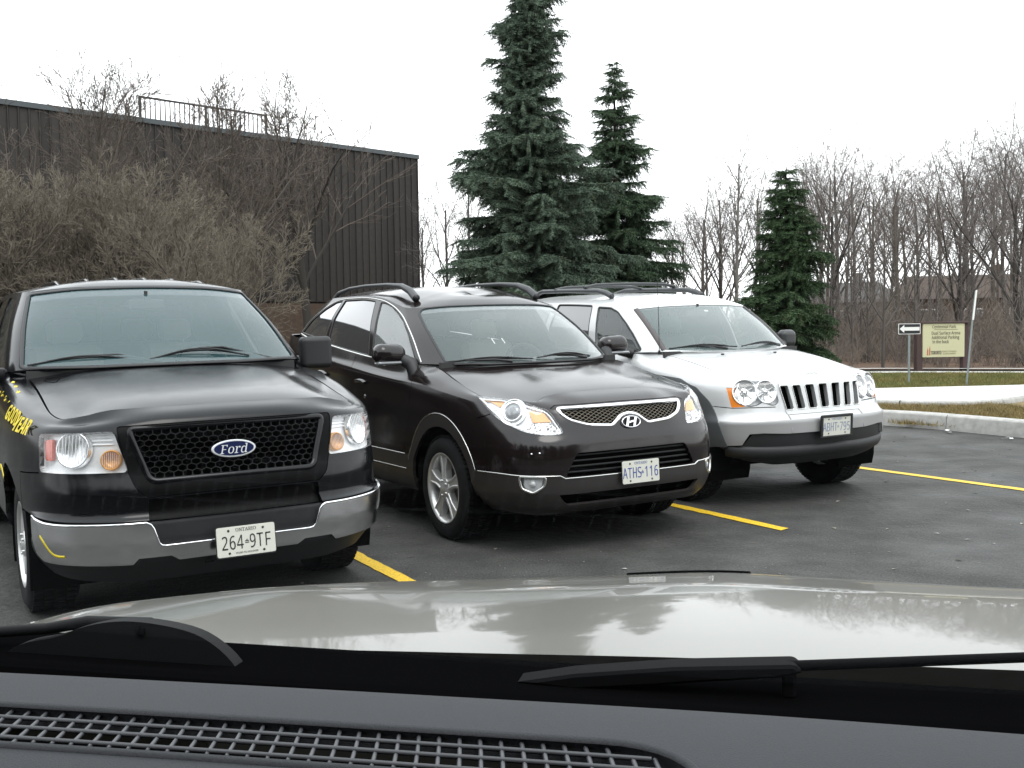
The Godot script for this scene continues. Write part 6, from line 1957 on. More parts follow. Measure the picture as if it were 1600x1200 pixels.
func build_signs() -> void:
	# park board on two posts
	var b := thing("park_sign", "cream park notice board on two dark brown posts", "sign", Transform3D(Basis(Vector3.UP, 0.16), Vector3(11.5, lot_y(11.5), -28.3)))
	var P := MB.new()
	P.box(Vector3(0, 0.83, 0.0), Vector3(1.2, 0.9, 0.06), 0.006)
	put("board", P, M.sign_cream, b)
	for x in [-0.66, 0.67]:
		var Q := MB.new()
		Q.box(Vector3(x, 0.6, -0.10), Vector3(0.17, 1.35, 0.17), 0.012)
		put("post", Q, M.post_brown, b)
	var cap := MB.new()
	cap.box(Vector3(0, 1.30, -0.06), Vector3(1.45, 0.05, 0.24), 0.008)
	put("top_rail", cap, M.post_brown, b)
	for e in [["Centennial Park", 0.0, 1.19, 0.085], ["Dual Surface Arena", 0.055, 1.02, 0.085], ["Additional Parking", 0.045, 0.905, 0.085], ["in the back", -0.095, 0.79, 0.085]]:
		lettering(b, "lettering", e[0], e[3], M.ink_brown, Transform3D(Basis().scaled(Vector3(0.82, 1, 1)), Vector3(e[1] + 0.0, e[2], 0.033)), "Droid Sans", 0.003)
	var ul := MB.new()
	ul.box(Vector3(0.06, 1.115, 0.032), Vector3(0.68, 0.008, 0.006))
	put("rule_line", ul, M.ink_brown, b)
	lettering(b, "city_lettering", "TORONTO", 0.075, M.ink_brown, Transform3D(Basis().scaled(Vector3(0.6, 1.25, 1)), Vector3(-0.22, 0.5, 0.033)), "Droid Sans", 0.003, true)
	for e in [["Parks, Forestry", 0.535], ["& Recreation", 0.475]]:
		lettering(b, "small_lettering", e[0], 0.045, M.ink_soft, Transform3D(Basis(), Vector3(0.16, e[1], 0.033)), "Droid Sans", 0.003)
	var tw := MB.new()
	for e in [[-0.47, 0.20], [-0.41, 0.24]]:
		tw.prism(pv([e[0] - 0.018, 0.44, e[0] + 0.018, 0.44, e[0] + 0.022, 0.44 + e[1] * 0.6, e[0] + 0.006, 0.44 + e[1], e[0] - 0.01, 0.44 + e[1] * 0.7]), 0.004, Transform3D(Basis(), Vector3(0, 0, 0.03)))
	put("city_emblem", tw, M.emblem_red, b)
	# one way arrow
	var a := thing("arrow_sign", "black sign with white left arrow on a thin steel post", "sign", Transform3D(Basis(Vector3.UP, 0.1), Vector3(8.62, lot_y(8.62), -23.0)))
	var S := MB.new()
	S.prism(rounded(pv([-0.26, 1.09, 0.24, 1.09, 0.24, 1.32, -0.26, 1.32]), 0.015), 0.006)
	put("sign_border", S, M.white_sheet, a)
	var S2 := MB.new()
	S2.prism(rounded(pv([-0.247, 1.102, 0.227, 1.102, 0.227, 1.308, -0.247, 1.308]), 0.012), 0.002, Transform3D(Basis(), Vector3(0, 0, 0.0065)))
	put("sign_face", S2, M.ink_black, a)
	var S3 := MB.new()
	S3.prism(pv([-0.235, 1.205, -0.13, 1.29, -0.13, 1.243, 0.215, 1.243, 0.215, 1.167, -0.13, 1.167, -0.13, 1.12]), 0.002, Transform3D(Basis(), Vector3(0, 0, 0.0095)))
	put("arrow", S3, M.white_sheet, a)
	var S4 := MB.new()
	S4.box(Vector3(-0.005, 0.55, -0.022), Vector3(0.045, 1.5, 0.03), 0.004)
	put("post", S4, M.galvanised, a)
	# leaning marker
	var m := thing("marker_post", "leaning steel post with a white reflective strip near its top", "post", Transform3D(Basis(), Vector3(9.16, lot_y(9.16), -21.4)))
	var ml := MB.new()
	ml.tube(PackedVector3Array([Vector3(0, -0.1, 0), Vector3(0.12, 1.28, -0.02), Vector3(0.19, 1.95, -0.03)]), PackedFloat32Array([0.022, 0.02, 0.018]), 8)
	put("pole", ml, M.galvanised, m)
	var ms := MB.new()
	ms.box(Vector3(0.165, 1.67, 0.0), Vector3(0.034, 0.60, 0.008), 0.002, Basis(Vector3(0, 0, 1), -0.105))
	put("reflective_strip", ms, M.white_sheet, m)
	# litter near the kerb
	var r := RandomNumberGenerator.new()
	r.seed = 3
	for e in [[5.5, -13.38, "crumpled white paper scrap lying near the kerb", 0.05], [5.87, -12.5, "flat white litter scrap near the kerb, at the picture's edge", 0.04]]:
		var L := MB.new()
		var y := lot_y(e[0])
		for k in 5:
			var p := Vector3(e[0] + r.randfn() * 0.03, y + 0.015 + r.randf() * 0.01, e[1] + r.randfn() * 0.03)
			var q: Vector3 = Vector3(r.randfn(), 0.3 * r.randf(), r.randfn()).normalized() * e[3]
			var s: Vector3 = Vector3(r.randfn(), 0.4 * r.randf(), r.randfn()).normalized() * e[3]
			L.tri(p, p + q, p + s); L.tri(p + q, p + q + s, p + s)
		tag(put("paper_scrap", L, M.white_sheet), e[2], "litter")

func build_houses() -> void:
	for e in [[33.0, -76.0, 10.0, 3.0, 4.7, 0.25, "brown roofed house behind the bare woods at right", M.house_brick, M.roof_brown], [24.5, -80.0, 9.0, 2.9, 4.4, 0.15, "grey sided house glimpsed through the woods", M.house_grey, M.roof_grey]]:
		var h := thing("house", e[6], "house", Transform3D(Basis(Vector3.UP, -e[5]), Vector3(e[0], lot_y(e[0]), e[1])))
		var W := MB.new()
		W.box(Vector3(0, e[3] * 0.5, -3.5), Vector3(e[2], e[3], 7.0))
		put("wall", W, e[7], h)
		var R := MB.new()
		var x: float = e[2] * 0.5 + 0.4
		R.quad(Vector3(-x, e[3] - 0.1, 0.5), Vector3(x, e[3] - 0.1, 0.5), Vector3(x * 0.75, e[4], -3.5), Vector3(-x * 0.75, e[4], -3.5))
		R.quad(Vector3(x, e[3] - 0.1, -7.5), Vector3(-x, e[3] - 0.1, -7.5), Vector3(-x * 0.75, e[4], -3.5), Vector3(x * 0.75, e[4], -3.5))
		R.tri(Vector3(x, e[3] - 0.1, 0.5), Vector3(x, e[3] - 0.1, -7.5), Vector3(x * 0.75, e[4], -3.5))
		R.tri(Vector3(-x, e[3] - 0.1, -7.5), Vector3(-x, e[3] - 0.1, 0.5), Vector3(-x * 0.75, e[4], -3.5))
		put("roof", R, e[8], h)
		for wx in [-3.0, 0.0, 3.0]:
			var wn := group_node("window", h)
			var F := MB.new()
			F.box(Vector3(wx, 1.6, 0.02), Vector3(1.3, 1.2, 0.08))
			put("frame", F, M.white_sheet, wn)
			var G := MB.new()
			G.box(Vector3(wx, 1.6, 0.05), Vector3(1.1, 1.0, 0.06))
			put("pane", G, M.privacy, wn)
		var C := MB.new()
		C.box(Vector3(2.0, e[4] + 0.1, -3.0), Vector3(0.6, 1.2, 0.6))
		put("chimney", C, e[7], h)

func build_trees() -> void:
	var tall := []
	for k in 4:
		tall.append(bare_tree(100 + k, {"levels": 4, "kids": [9, 7, 5, 3], "ratio": [0.62, 0.55, 0.52, 0.6], "spread": 0.68, "wobble": 0.085, "lift": 0.02, "bare": 0.3, "slim": 0.48, "thin": 0.0068, "height": 9.0, "rad": 0.16}))
	var lean := bare_tree(131, {"levels": 3, "kids": [16, 6, 3], "ratio": [0.32, 0.5, 0.5], "spread": 0.85, "wobble": 0.05, "lift": 0.09, "bare": 0.3, "slim": 0.6, "thin": 0.011, "height": 8.4, "rad": 0.10})
	var lawn_tree := []
	for k in 2:
		lawn_tree.append(bare_tree(140 + k, {"levels": 4, "kids": [15, 9, 6, 3], "ratio": [0.72, 0.55, 0.52, 0.6], "spread": 0.58, "wobble": 0.09, "lift": 0.055, "bare": 0.3, "slim": 0.5, "thin": 0.0078, "height": 8.2, "rad": 0.17}))
	var crab := []
	for k in 2:
		crab.append(bare_tree(150 + k, {"levels": 4, "kids": [9, 8, 6, 5], "ratio": [0.66, 0.55, 0.55, 0.7], "spread": 0.6, "wobble": 0.10, "lift": 0.06, "bare": 0.18, "slim": 0.45, "thin": 0.0034, "height": 2.9, "full": 5.1, "rad": 0.075, "stems": 6, "stem_lean": 0.55}))
	# in front of the hall
	place_tree(lawn_tree[0], "bare_tree", "tall bare tree standing before the hall's right half", Vector3(-6.82, lot_y(-6.82), -36), 0.6, Vector3(1.5, 1.25, 1.5), M.bark_dark, M.twig_brown)
	place_tree(lawn_tree[1], "bare_tree", "bare tree rising above the hall roof left of the railing", Vector3(-11.55, lot_y(-8), -30), 2.0, Vector3(1.3, 1.16, 1.3), M.bark, M.twig_brown)
	place_tree(lawn_tree[0], "bare_tree", "bare tree whose top shows behind the roof railing", Vector3(-9.23, lot_y(-8), -33), 3.6, Vector3(1.2, 1.17, 1.2), M.bark, M.twig_brown)
	place_tree(lawn_tree[1], "bare_tree", "bare tree at the left edge before the hall", Vector3(-15.5, lot_y(-8), -31), 4.6, Vector3(0.9, 0.9, 0.9), M.bark, M.twig_brown)
	var i := 0
	for e in [[-6.85, -21.5, 0.92, 0.93], [-8.6, -22.5, 1.1, 1.02], [-10.4, -21.5, 1.12, 1.08], [-12.3, -22, 1.1, 1.08], [-13.6, -24.5, 1.1, 1.08], [-11.0, -25.5, 1.15, 1.1], [-9.0, -25.0, 1.1, 1.0]]:
		var names := ["broad twiggy ornamental tree nearest the tall bare trunk, behind the pickup roof", "dense rounded twiggy tree right behind the middle of the pickup's roof", "tall dense twiggy tree behind the pickup's left front pillar", "dense twiggy tree cut by the picture's left edge", "twiggy ornamental tree at the far left, close to the hall", "highest dense twiggy tree close to the hall wall, at left", "rear dense twiggy tree between the two rounded ones"]
		place_tree(crab[i % 2], "ornamental_tree", names[i], Vector3(e[0], lot_y(e[0]), e[1]), i * 1.7, Vector3(e[2], e[3], e[2]), M.bark, M.twig_ochre)
		i += 1
	# right of the hall
	for e in [[-4.12, -52, 0.95, "slim bare tree just right of the hall corner"], [-2.76, -46, 0.97, "bare tree between the hall corner and the big spruce"], [-1.94, -56, 1.3, "tall bare tree half hidden behind the big spruce"], [-5.4, -60, 1.0, "far bare tree behind the hall corner"]]:
		place_tree(tall[i % 4], "bare_tree", e[3], Vector3(e[0], lot_y(e[0]), e[1]), i * 2.1, Vector3(0.8, e[2], 0.8), M.bark_grey, M.twig_grey)
		i += 1
	place_tree(lean, "young_tree", "slender young bare tree with one straight pale stem", Vector3(8.45, lot_y(8.45), -40), 0.0, Vector3.ONE, M.bark_pale, M.twig_grey)
	var r := RandomNumberGenerator.new()
	r.seed = 77
	var spots := [[9.63, -58, 0.81], [11.15, -62, 1.0], [11.59, -60, 1.14], [14.68, -64, 1.19], [15.21, -52, 1.02], [14.77, -48, 1.01], [18.17, -56, 1.1], [20.45, -60, 1.05], [19.71, -54, 0.87], [22.32, -58, 0.92], [20.21, -50, 0.9], [19.42, -46, 0.88], [26.13, -60, 1.0], [23.46, -52, 0.97], [20.57, -44, 1.0], [19.2, -40, 0.92], [22.89, -46, 0.94], [22.82, -44, 0.93], [27.14, -50, 0.97], [16.47, -60, 1.12], [23.49, -66, 1.12], [26.86, -68, 1.1], [20.1, -68, 1.29], [29.33, -64, 1.2], [17.2, -46, 0.68], [9.96, -66, 0.92], [13.0, -70, 1.1], [31, -58, 1.1], [33, -70, 1.2], [17, -72, 1.2], [25, -74, 1.2], [29, -72, 1.2], [22, -76, 1.2], [17.9, -36, 0.75], [14.6, -40, 0.75], [13.8, -44, 0.8], [18.6, -43, 0.9]]
	for e in spots:
		var wide := r.randf_range(0.75, 1.05)
		var lab := "bare grey woodland tree among many alike beyond the footpath"
		var grp := "bare trees of the woods behind the lawn"
		place_tree(tall[i % 4], "woodland_tree", lab, Vector3(e[0], lot_y(e[0]), e[1]), r.randf() * TAU, Vector3(wide * 1.1, e[2] * lerpf(1.05, 1.25, clampf((e[0] - 8.0) / 14.0, 0, 1)), wide * 1.1), M.bark_grey if i % 3 else M.bark, M.twig_grey if i % 3 else M.twig_brown, grp)
		i += 1
	var vase := bare_tree(171, {"levels": 4, "kids": [8, 8, 6, 3], "ratio": [0.85, 0.58, 0.52, 0.55], "spread": 0.6, "wobble": 0.08, "lift": 0.025, "bare": 0.22, "slim": 0.55, "thin": 0.005, "height": 7.0, "rad": 0.15})
	for e in [[10.8, -36.0, 7.4, 0.3, "wide forked bare tree just right of the small spruce"], [15.9, -38.0, 7.1, 2.2, "dark trunked bare tree rising behind the cream park board"], [15.3, -32.0, 7.4, 4.0, "thick dark bare tree at the picture's right edge"], [8.8, -44.0, 7.4, 5.2, "wide bare tree just left of the small spruce"]]:
		place_tree(vase, "woodland_tree", e[4], Vector3(e[0], lot_y(e[0]), e[1]), e[3], Vector3.ONE * e[2] / 7.0, M.bark_dark, M.twig_grey)
	for k in 24:   # the woods go on to the right
		var p := Vector3(r.randf_range(27, 52), 0, r.randf_range(-62, -26))
		var sz := r.randf_range(0.9, 1.3)
		place_tree(tall[k % 4], "woodland_tree", "bare grey woodland tree among many alike beyond the footpath", p + Vector3.UP * lot_y(p.x), r.randf() * TAU, Vector3(0.9, sz, 0.9), M.bark_grey, M.twig_grey, "bare trees of the woods behind the lawn")
	for k in 26:
		var q := Vector2(9.16, -27.05) + Vector2(0.932, 0.363) * r.randf_range(-4, 11) + Vector2(0.363, -0.932) * r.randf_range(3.2, 13.0)
		place_tree(lean, "sapling", "thin grey sapling among many alike at the edge of the woods", Vector3(q.x, lot_y(q.x), q.y), r.randf() * TAU, Vector3(0.55, 0.55, 0.55) * r.randf_range(0.6, 1.15), M.bark_grey, M.twig_grey, "saplings along the edge of the woods")
	# woods go on behind the camera, seen only in reflections
	for k in 26:
		var a := lerpf(-0.2, PI + 0.2, k / 25.0)
		var rad := 26.0 + r.randf() * 10
		var p := Vector3(cos(a) * rad * 1.2, 0, 10 + sin(a) * rad)
		place_tree(tall[k % 4], "woodland_tree", "bare grey woodland tree among many alike, behind the camera", p + Vector3.UP * lot_y(p.x), r.randf() * TAU, Vector3(1, 1.1, 1), M.bark_grey, M.twig_grey, "bare trees of the woods behind the camera")
	var sp := [spray_mesh(1, 1.0, 44, 0.24)]
	spruce("spruce_tree", "tallest blue green spruce, its top out of the picture", Vector3(0.7, lot_y(0.7), -38), 15.8, [[0, 3.7], [2.5, 3.75], [4, 3.3], [6, 2.95], [7.6, 2.5], [8.6, 1.6], [10.5, 1.4], [12, 1.15], [13.5, 0.8], [15.8, 0.05]], 21, Color(0.10, 0.14, 0.10), 1.15, 0.12, 0.0, sp)
	spruce("spruce_tree", "second spruce, narrow pointed cone to the right of the tallest", Vector3(4.15, lot_y(4.15), -42), 11.7, [[0, 3.0], [2, 3.0], [4, 2.5], [6, 1.9], [8, 1.3], [9.5, 0.9], [10.8, 0.5], [11.7, 0.05]], 22, Color(0.07, 0.112, 0.064), 1.0, 0.14, 1.0, sp)
	spruce("spruce_tree", "shortest dark green spruce, behind the white wagon's hood", Vector3(7.5, lot_y(7.5), -29), 5.6, [[0, 1.2], [1.5, 1.22], [3, 1.1], [4.2, 0.62], [5.1, 0.32], [5.6, 0.04]], 23, Color(0.05, 0.086, 0.04), 1.45, 0.1, 2.0, sp)
	for k in 14:
		var x := -22.0 + k * 3.4
		spruce("spruce_tree", "dark spruce of the row that stands behind the camera", Vector3(x, lot_y(x), 13 + 2 * sin(k * 2.0)), 13.0, [[0, 3.2], [3, 3.0], [8, 1.8], [13, 0.05]], 40 + k, Color(0.035, 0.055, 0.04), 0.7, 0.1, k * 1.0, sp)

func build_undergrowth() -> void:
	var r := RandomNumberGenerator.new()
	r.seed = 9
	var st := MB.new()
	for k in 16:
		var a := r.randf() * TAU
		var p := Vector3(cos(a), 0, sin(a)) * r.randf() * 0.45
		var d := Vector3(r.randfn() * 0.25, 1, r.randfn() * 0.25).normalized()
		var h := r.randf_range(0.7, 1.6)
		var pts := PackedVector3Array([p])
		for q in 3:
			d = (d + Vector3(r.randfn(), r.randfn() * 0.3, r.randfn()) * 0.16).normalized()
			p += d * h / 3.0
			pts.append(p)
		st.tube(pts, PackedFloat32Array([0.011, 0.008, 0.006, 0.004]), 3, false)
		for q in 5:
			var b := pts[1 + q % 3]
			var dd := (d + Vector3(r.randfn(), r.randfn(), r.randfn()) * 0.5).normalized()
			st.tube(PackedVector3Array([b, b + dd * 0.3 * h, b + (dd + Vector3(r.randfn(), 0.5, r.randfn()) * 0.3) * 0.5 * h]), PackedFloat32Array([0.006, 0.005, 0.004]), 3, false)
	var xf: Array[Transform3D] = []
	var tint := PackedColorArray()
	var d2 := Vector2(0.932, 0.363)
	var nn := Vector2(0.363, -0.932)
	var pa := Vector2(9.16, -27.05) + nn * 2.8
	for k in 750:
		var w := pow(r.randf(), 1.3) * 30.0
		var q := pa + d2 * r.randf_range(-16, 34) + nn * w
		var s := r.randf_range(0.7, 1.5) * lerpf(0.5, 0.95, minf(w / 12.0, 1.0))
		xf.append(Transform3D(Basis(Vector3.UP, r.randf() * TAU).scaled_local(Vector3(s * 1.1, s, s * 1.1)), Vector3(q.x, lot_y(q.x), q.y)))
		var c := Color(0.16, 0.132, 0.115).lerp(Color(0.21, 0.175, 0.14), r.randf()) * r.randf_range(0.6, 1.2)
		c.a = 1
		tint.append(c)
	scatter("undergrowth", "tangled brown bare undergrowth along the edge of the woods", "undergrowth", st.mesh(), M.tinted_wood, xf, tint)
	# grass blades on the lawn and the dry strip
	var g := MB.new()
	for k in 14:
		var p := Vector3(r.randfn() * 0.06, 0, r.randfn() * 0.06)
		var t := p + Vector3(r.randfn() * 0.03, r.randf_range(0.04, 0.09), r.randfn() * 0.03)
		g.tri(p - Vector3(0.004, 0, 0), p + Vector3(0.004, 0, 0), t)
	var gx: Array[Transform3D] = []
	var gt := PackedColorArray()
	for k in 26000:
		var q := Vector2(9.16, -27.05) + d2 * r.randf_range(-12, 14) - nn * r.randf() * 8.0
		if q.y > -20.35 + (q.x - 6.97) * 0.02: continue
		gx.append(Transform3D(Basis(Vector3.UP, r.randf() * TAU).scaled_local(Vector3.ONE * r.randf_range(0.7, 1.4)), Vector3(q.x, lot_y(q.x) + 0.03, q.y)))
		var c := Color(0.10, 0.12, 0.03).lerp(Color(0.20, 0.15, 0.05), clampf(r.randfn() * 0.35 + 0.35 + 0.25 * sin(q.x * 1.3) * sin(q.y * 1.9), 0, 1)) * r.randf_range(0.7, 1.2)
		c.a = 1
		gt.append(c)
	scatter("grass", "short patchy winter grass of the lawn", "grass", g.mesh(), M.tinted_grass, gx, gt)
	gx = []; gt = PackedColorArray()
	for k in 9000:
		var q := Vector2(lerpf(3.5, 9.0, r.randf()), 0)
		var t := r.randf()
		q.y = lerpf(-14.4 + (q.x - 5.0) * 1.1, -17.2 + absf(q.x - 7.2) * -0.5, t)
		if q.x > 7.7: continue
		if q.x < 5.2: q.y -= 2.0
		gx.append(Transform3D(Basis(Vector3.UP, r.randf() * TAU).scaled_local(Vector3.ONE * r.randf_range(0.6, 1.2)), Vector3(q.x, lot_y(q.x) + 0.05, q.y)))
		var c := Color(0.24, 0.17, 0.07).lerp(Color(0.14, 0.12, 0.04), r.randf()) * r.randf_range(0.7, 1.2)
		c.a = 1
		gt.append(c)
	scatter("dry_grass", "dead straw coloured grass behind the lot kerb", "grass", g.mesh(), M.tinted_grass, gx, gt)
	# leaves and grit on the asphalt
	var lf := MB.new()
	lf.tri(Vector3(-0.5, 0, 0), Vector3(0.1, 0.12, -0.3), Vector3(0.5, 0.02, 0)); lf.tri(Vector3(-0.5, 0, 0), Vector3(0.5, 0.02, 0), Vector3(0.1, 0.1, 0.3))
	gx = []; gt = PackedColorArray()
	for k in 6000:
		var q := Vector2(r.randf_range(-2, 9), r.randf_range(-14.5, -3.5))
		var s := r.randf_range(0.005, 0.016) * (3.2 if r.randf() < 0.06 else 1.0)
		gx.append(Transform3D(Basis(Vector3.UP, r.randf() * TAU).scaled_local(Vector3.ONE * s), Vector3(q.x, lot_y(q.x) + 0.003, q.y)))
		var c := Color(0.14, 0.115, 0.075).lerp(Color(0.28, 0.28, 0.26), r.randf()) * r.randf_range(0.25, 1.3)
		c.a = 1
		gt.append(c)
	scatter("leaf_litter", "fallen leaves and grit strewn over the asphalt", "leaves", lf.mesh(), M.tinted_grass, gx, gt)
# ---------------------------------------------------------------- shared materials
var M := {}
func make_materials() -> void:
	M.black_paint = mat(Color(0.0025, 0.003, 0.004), 0.14, 0.0, 0.4)
	M.nose_black = mat(Color(0.003, 0.003, 0.0032), 0.45, 0.0, 0.2)
	M.plastic = mat(Color(0.012, 0.013, 0.014), 0.55)
	M.dark_trim = mat(Color(0.010, 0.0105, 0.011), 0.45, 0.0, 0.35)
	M.void_black = mat(Color(0.003, 0.003, 0.003), 0.9, 0.0, 0.1)
	M.rubber = mat(Color(0.008, 0.008, 0.009), 0.5)
	M.chrome = mat(Color(0.8, 0.8, 0.82), 0.07, 1.0)
	M.chrome_dull = mat(Color(0.82, 0.82, 0.83), 0.14, 1.0)
	M.alloy = mat(Color(0.62, 0.62, 0.61), 0.3, 0.6)
	M.disc = mat(Color(0.03, 0.03, 0.03), 0.5, 0.5)
	M.tyre = mat(Color(0.010, 0.010, 0.0105), 0.85, 0.0, 0.3)
	M.badge_blue = mat(Color(0.006, 0.012, 0.055), 0.2)
	M.badge_silver = mat(Color(0.7, 0.71, 0.72), 0.3, 0.3)
	M.yellow_vinyl = mat(Color(0.70, 0.55, 0.01), 0.45)
	M.lamp_silver = mat(Color(0.82, 0.83, 0.84), 0.35, 0.3)
	M.reflector = mat(Color(0.85, 0.86, 0.87), 0.16, 0.85)
	M.amber_bulb = mat(Color(0.62, 0.30, 0.07), 0.3, 0.3)
	M.amber_red = mat(Color(0.55, 0.06, 0.02), 0.25, 0.0, 0.5, 1.0)
	M.amber = mat(Color(0.75, 0.22, 0.02), 0.25, 0.0, 0.5, 1.0)
	M.lamp_lens = glass(Color(0.8, 0.85, 0.88), 0.04)
	M.windscreen = glass(Color(0.06, 0.135, 0.145), 0.36)
	M.tinted = glass(Color(0.10, 0.12, 0.12), 0.3, 0.1)
	M.privacy = mat(Color(0.17, 0.17, 0.175), 0.03, 0.8, 0.5, 1.0)
	M.plate_white = mat(Color(0.62, 0.62, 0.55), 0.4)
	M.ink_black = mat(Color(0.01, 0.01, 0.012), 0.5)
	M.ink_blue = mat(Color(0.03, 0.06, 0.26), 0.5)
	M.seat_grey = mat(Color(0.28, 0.28, 0.27), 0.8)
	M.dash_grey = mat(Color(0.06, 0.06, 0.06), 0.7)
	M.cabin_dark = mat(Color(0.03, 0.03, 0.03), 0.8)
	M.brown_paint = mat(Color(0.0095, 0.0068, 0.0068), 0.1, 0.0, 0.5)
	M.brown_cladding = mat(Color(0.028, 0.025, 0.024), 0.38, 0.1)
	M.white_paint = mat(Color(0.55, 0.56, 0.56), 0.35, 0.1, 0.5, 0.8)
	M.silver_bumper = mat(Color(0.34, 0.34, 0.34), 0.4, 0.3)
	M.flare_grey = mat(Color(0.075, 0.08, 0.082), 0.5)
	M.grille_silver = mat(Color(0.52, 0.53, 0.53), 0.3, 0.4)
	M.satin = mat(Color(0.6, 0.6, 0.58), 0.22, 0.9)
	M.mesh_bronze = mat(Color(0.22, 0.20, 0.16), 0.3, 0.8)
	M.grey_glass = mat(Color(0.22, 0.23, 0.24), 0.08, 0.3, 0.5, 1.0)
	M.amber_pale = mat(Color(0.72, 0.33, 0.08), 0.25, 0.1, 0.5, 1.0)
	M.rail_grey = mat(Color(0.03, 0.032, 0.034), 0.42)
	M.windscreen_clear = glass(Color(0.24, 0.34, 0.335), 0.17)
	M.windscreen_pale = glass(Color(0.30, 0.39, 0.385), 0.25)
	M.shade_band = glass(Color(0.05, 0.06, 0.075), 0.35)
	M.door_glass = glass(Color(0.30, 0.32, 0.32), 0.35, 0.3)
	M.privacy_soft = mat(Color(0.14, 0.14, 0.14), 0.05, 0.5, 0.5, 1.0)
	M.pillar_trim = mat(Color(0.06, 0.05, 0.05), 0.5)
	M.ink_faded = mat(Color(0.2, 0.24, 0.36), 0.6)
	M.seat_tan = mat(Color(0.42, 0.39, 0.34), 0.8)
	# ---- surroundings
	M.asphalt = tri(mat(Color(1, 1, 1), 0.85, 0.0, 0.25), 0.17)
	M.asphalt.albedo_texture = noise_tex(3, 0.012, Color(0.082, 0.082, 0.078), Color(0.15, 0.15, 0.142), 1024, 6)
	M.asphalt.roughness_texture = noise_tex(4, 0.008, grey(0.25), grey(1.0), 512, 4)
	M.asphalt.detail_enabled = true
	M.asphalt.detail_blend_mode = BaseMaterial3D.BLEND_MODE_MUL
	M.asphalt.detail_uv_layer = BaseMaterial3D.DETAIL_UV_2
	M.asphalt.detail_albedo = noise_tex(5, 0.09, grey(0.15), grey(1.0), 512, 3)
	M.asphalt.uv2_triplanar = true; M.asphalt.uv2_world_triplanar = true; M.asphalt.uv2_scale = Vector3.ONE * 1.3
	M.asphalt.normal_enabled = true; M.asphalt.normal_texture = bump_tex(6, 0.12, 5.0); M.asphalt.normal_scale = 0.12
	M.earth = tri(mat(Color(1, 1, 1), 0.95), 0.2)
	M.earth.albedo_texture = noise_tex(7, 0.03, Color(0.04, 0.035, 0.02), Color(0.10, 0.085, 0.045))
	M.lawn = tri(mat(Color(1, 1, 1), 0.95), 0.25)
	M.lawn.albedo_texture = noise_tex(8, 0.02, Color(0.07, 0.075, 0.018), Color(0.17, 0.13, 0.045), 512, 6)
	M.dry_grass = tri(mat(Color(1, 1, 1), 0.95), 0.5)
	M.dry_grass.albedo_texture = noise_tex(9, 0.03, Color(0.08, 0.06, 0.025), Color(0.25, 0.18, 0.075), 512, 6)
	M.leaf_litter = tri(mat(Color(1, 1, 1), 0.95), 0.4)
	M.leaf_litter.albedo_texture = noise_tex(10, 0.05, Color(0.05, 0.03, 0.018), Color(0.16, 0.09, 0.05), 512, 6)
	M.concrete = tri(mat(Color(1, 1, 1), 0.85), 0.8)
	M.concrete.albedo_texture = noise_tex(11, 0.02, Color(0.26, 0.255, 0.24), Color(0.46, 0.455, 0.43), 512, 6)
	M.concrete_pale = tri(mat(Color(1, 1, 1), 0.85), 0.5)
	M.concrete_pale.albedo_texture = noise_tex(12, 0.02, Color(0.42, 0.41, 0.38), Color(0.58, 0.57, 0.53), 512, 6)
	M.concrete_dark = mat(Color(0.10, 0.095, 0.08), 0.9)
	M.line_paint = tri(mat(Color(1, 1, 1), 0.6), 1.2)
	M.line_paint.albedo_texture = noise_tex(13, 0.06, Color(0.40, 0.27, 0.02), Color(0.72, 0.46, 0.015), 512, 5, FastNoiseLite.TYPE_SIMPLEX_SMOOTH, [[0.0, Color(0.16, 0.12, 0.04)], [0.28, Color(0.55, 0.36, 0.02)], [0.6, Color(0.70, 0.45, 0.012)], [1.0, Color(0.78, 0.50, 0.012)]])
	var grain := noise_tex(14, 0.03, Color(0.55, 0.55, 0.55), Color(1, 1, 1), 256, 5)
	M.cladding = []
	for k in 4:
		var m := tri(mat(Color(0.031, 0.026, 0.022) * (0.7 + 0.17 * k), 0.75), 0.5)
		m.albedo_texture = grain
		M.cladding.append(m)
	M.cladding_dark = mat(Color(0.018, 0.015, 0.013), 0.85)
	M.roof_flash = mat(Color(0.05, 0.06, 0.065), 0.5)
	M.rail_black = mat(Color(0.015, 0.014, 0.014), 0.6)
	M.brick = tri(mat(Color(0.085, 0.056, 0.038), 0.9), 0.6)
	M.brick.albedo_texture = grain
	M.bark = mat(Color(0.085, 0.072, 0.058), 0.95)
	M.bark_dark = mat(Color(0.035, 0.03, 0.026), 0.95)
	M.bark_grey = mat(Color(0.085, 0.074, 0.066), 0.95)
	M.bark_pale = mat(Color(0.16, 0.15, 0.135), 0.95)
	M.twig_brown = mat(Color(0.10, 0.08, 0.066), 0.95)
	M.twig_ochre = mat(Color(0.15, 0.128, 0.098), 0.95)
	M.twig_grey = mat(Color(0.138, 0.122, 0.112), 0.95)
	M.spruce_bark = mat(Color(0.035, 0.028, 0.02), 0.95)
	M.needles = mat(Color(1, 1, 1), 0.7, 0.0, 0.3)
	M.needles.vertex_color_use_as_albedo = true
	M.tinted_wood = mat(Color(1, 1, 1), 0.95)
	M.tinted_wood.vertex_color_use_as_albedo = true
	M.tinted_grass = mat(Color(1, 1, 1), 0.9)
	M.tinted_grass.vertex_color_use_as_albedo = true
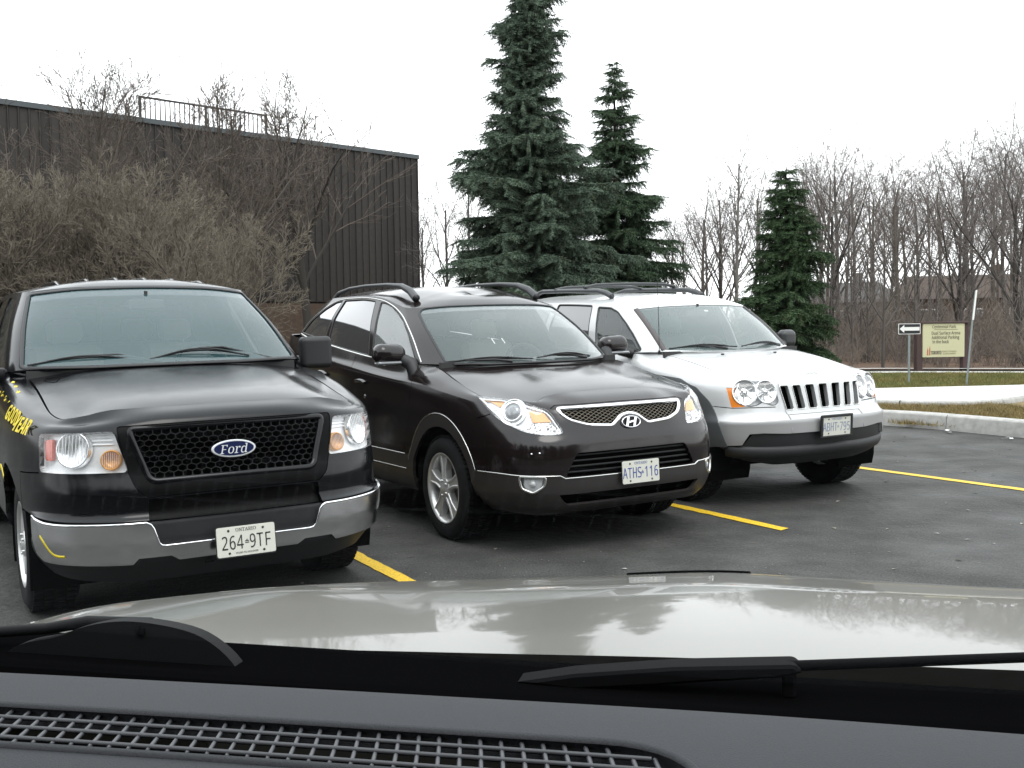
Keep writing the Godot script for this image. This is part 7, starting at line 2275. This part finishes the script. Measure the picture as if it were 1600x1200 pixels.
	M.sign_cream = mat(Color(0.47, 0.455, 0.28), 0.6)
	M.post_brown = mat(Color(0.055, 0.032, 0.03), 0.8)
	M.ink_brown = mat(Color(0.05, 0.04, 0.03), 0.7)
	M.ink_soft = mat(Color(0.25, 0.24, 0.12), 0.7)
	M.emblem_red = mat(Color(0.4, 0.12, 0.06), 0.7)
	M.white_sheet = mat(Color(0.7, 0.7, 0.68), 0.5)
	M.galvanised = mat(Color(0.22, 0.25, 0.25), 0.5, 0.4)
	M.house_brick = mat(Color(0.10, 0.07, 0.05), 0.9)
	M.house_grey = mat(Color(0.14, 0.13, 0.12), 0.9)
	M.roof_brown = mat(Color(0.06, 0.042, 0.032), 0.9)
	M.roof_grey = mat(Color(0.07, 0.068, 0.065), 0.9)
	# ---- own car
	M.beige_paint = mat(Color(0.11, 0.107, 0.088), 0.33, 0.35, 0.4, 0.66)
	M.cowl_black = mat(Color(0.002, 0.002, 0.0022), 0.9, 0.0, 0.0)
	M.wiper_grey = mat(Color(0.006, 0.0065, 0.007), 0.65, 0.0, 0.25)
	M.wiper_black = mat(Color(0.0035, 0.0035, 0.004), 0.7, 0.0, 0.15)
	M.dash_skin = tri(mat(Color(0.033, 0.0345, 0.038), 0.7, 0.0, 0.3), 9.0)
	M.dash_skin.normal_enabled = true; M.dash_skin.normal_texture = bump_tex(15, 0.2, 4.0, 256); M.dash_skin.normal_scale = 0.3
	M.dash_bar = mat(Color(0.055, 0.057, 0.063), 0.5)
	M.own_glass = glass(Color(0.5, 0.55, 0.55), 0.0)
	M.own_glass.metallic_specular = 0.24
	var film := noise_tex(21, 0.015, grey(0.45), grey(1.0), 512, 5)
	for m: StandardMaterial3D in [M.black_paint, M.brown_paint, M.chrome_dull]:   # a thin uneven film of road dust
		m.roughness_texture = film
		m.roughness *= 1.5
		tri(m, 0.9, false)
func build_all() -> void:
	make_materials()
	build_ground()
	build_hall()
	build_houses()
	build_trees()
	build_undergrowth()
	build_signs()
	build_truck()
	build_wagon()
	build_offroad()
	build_own_car()
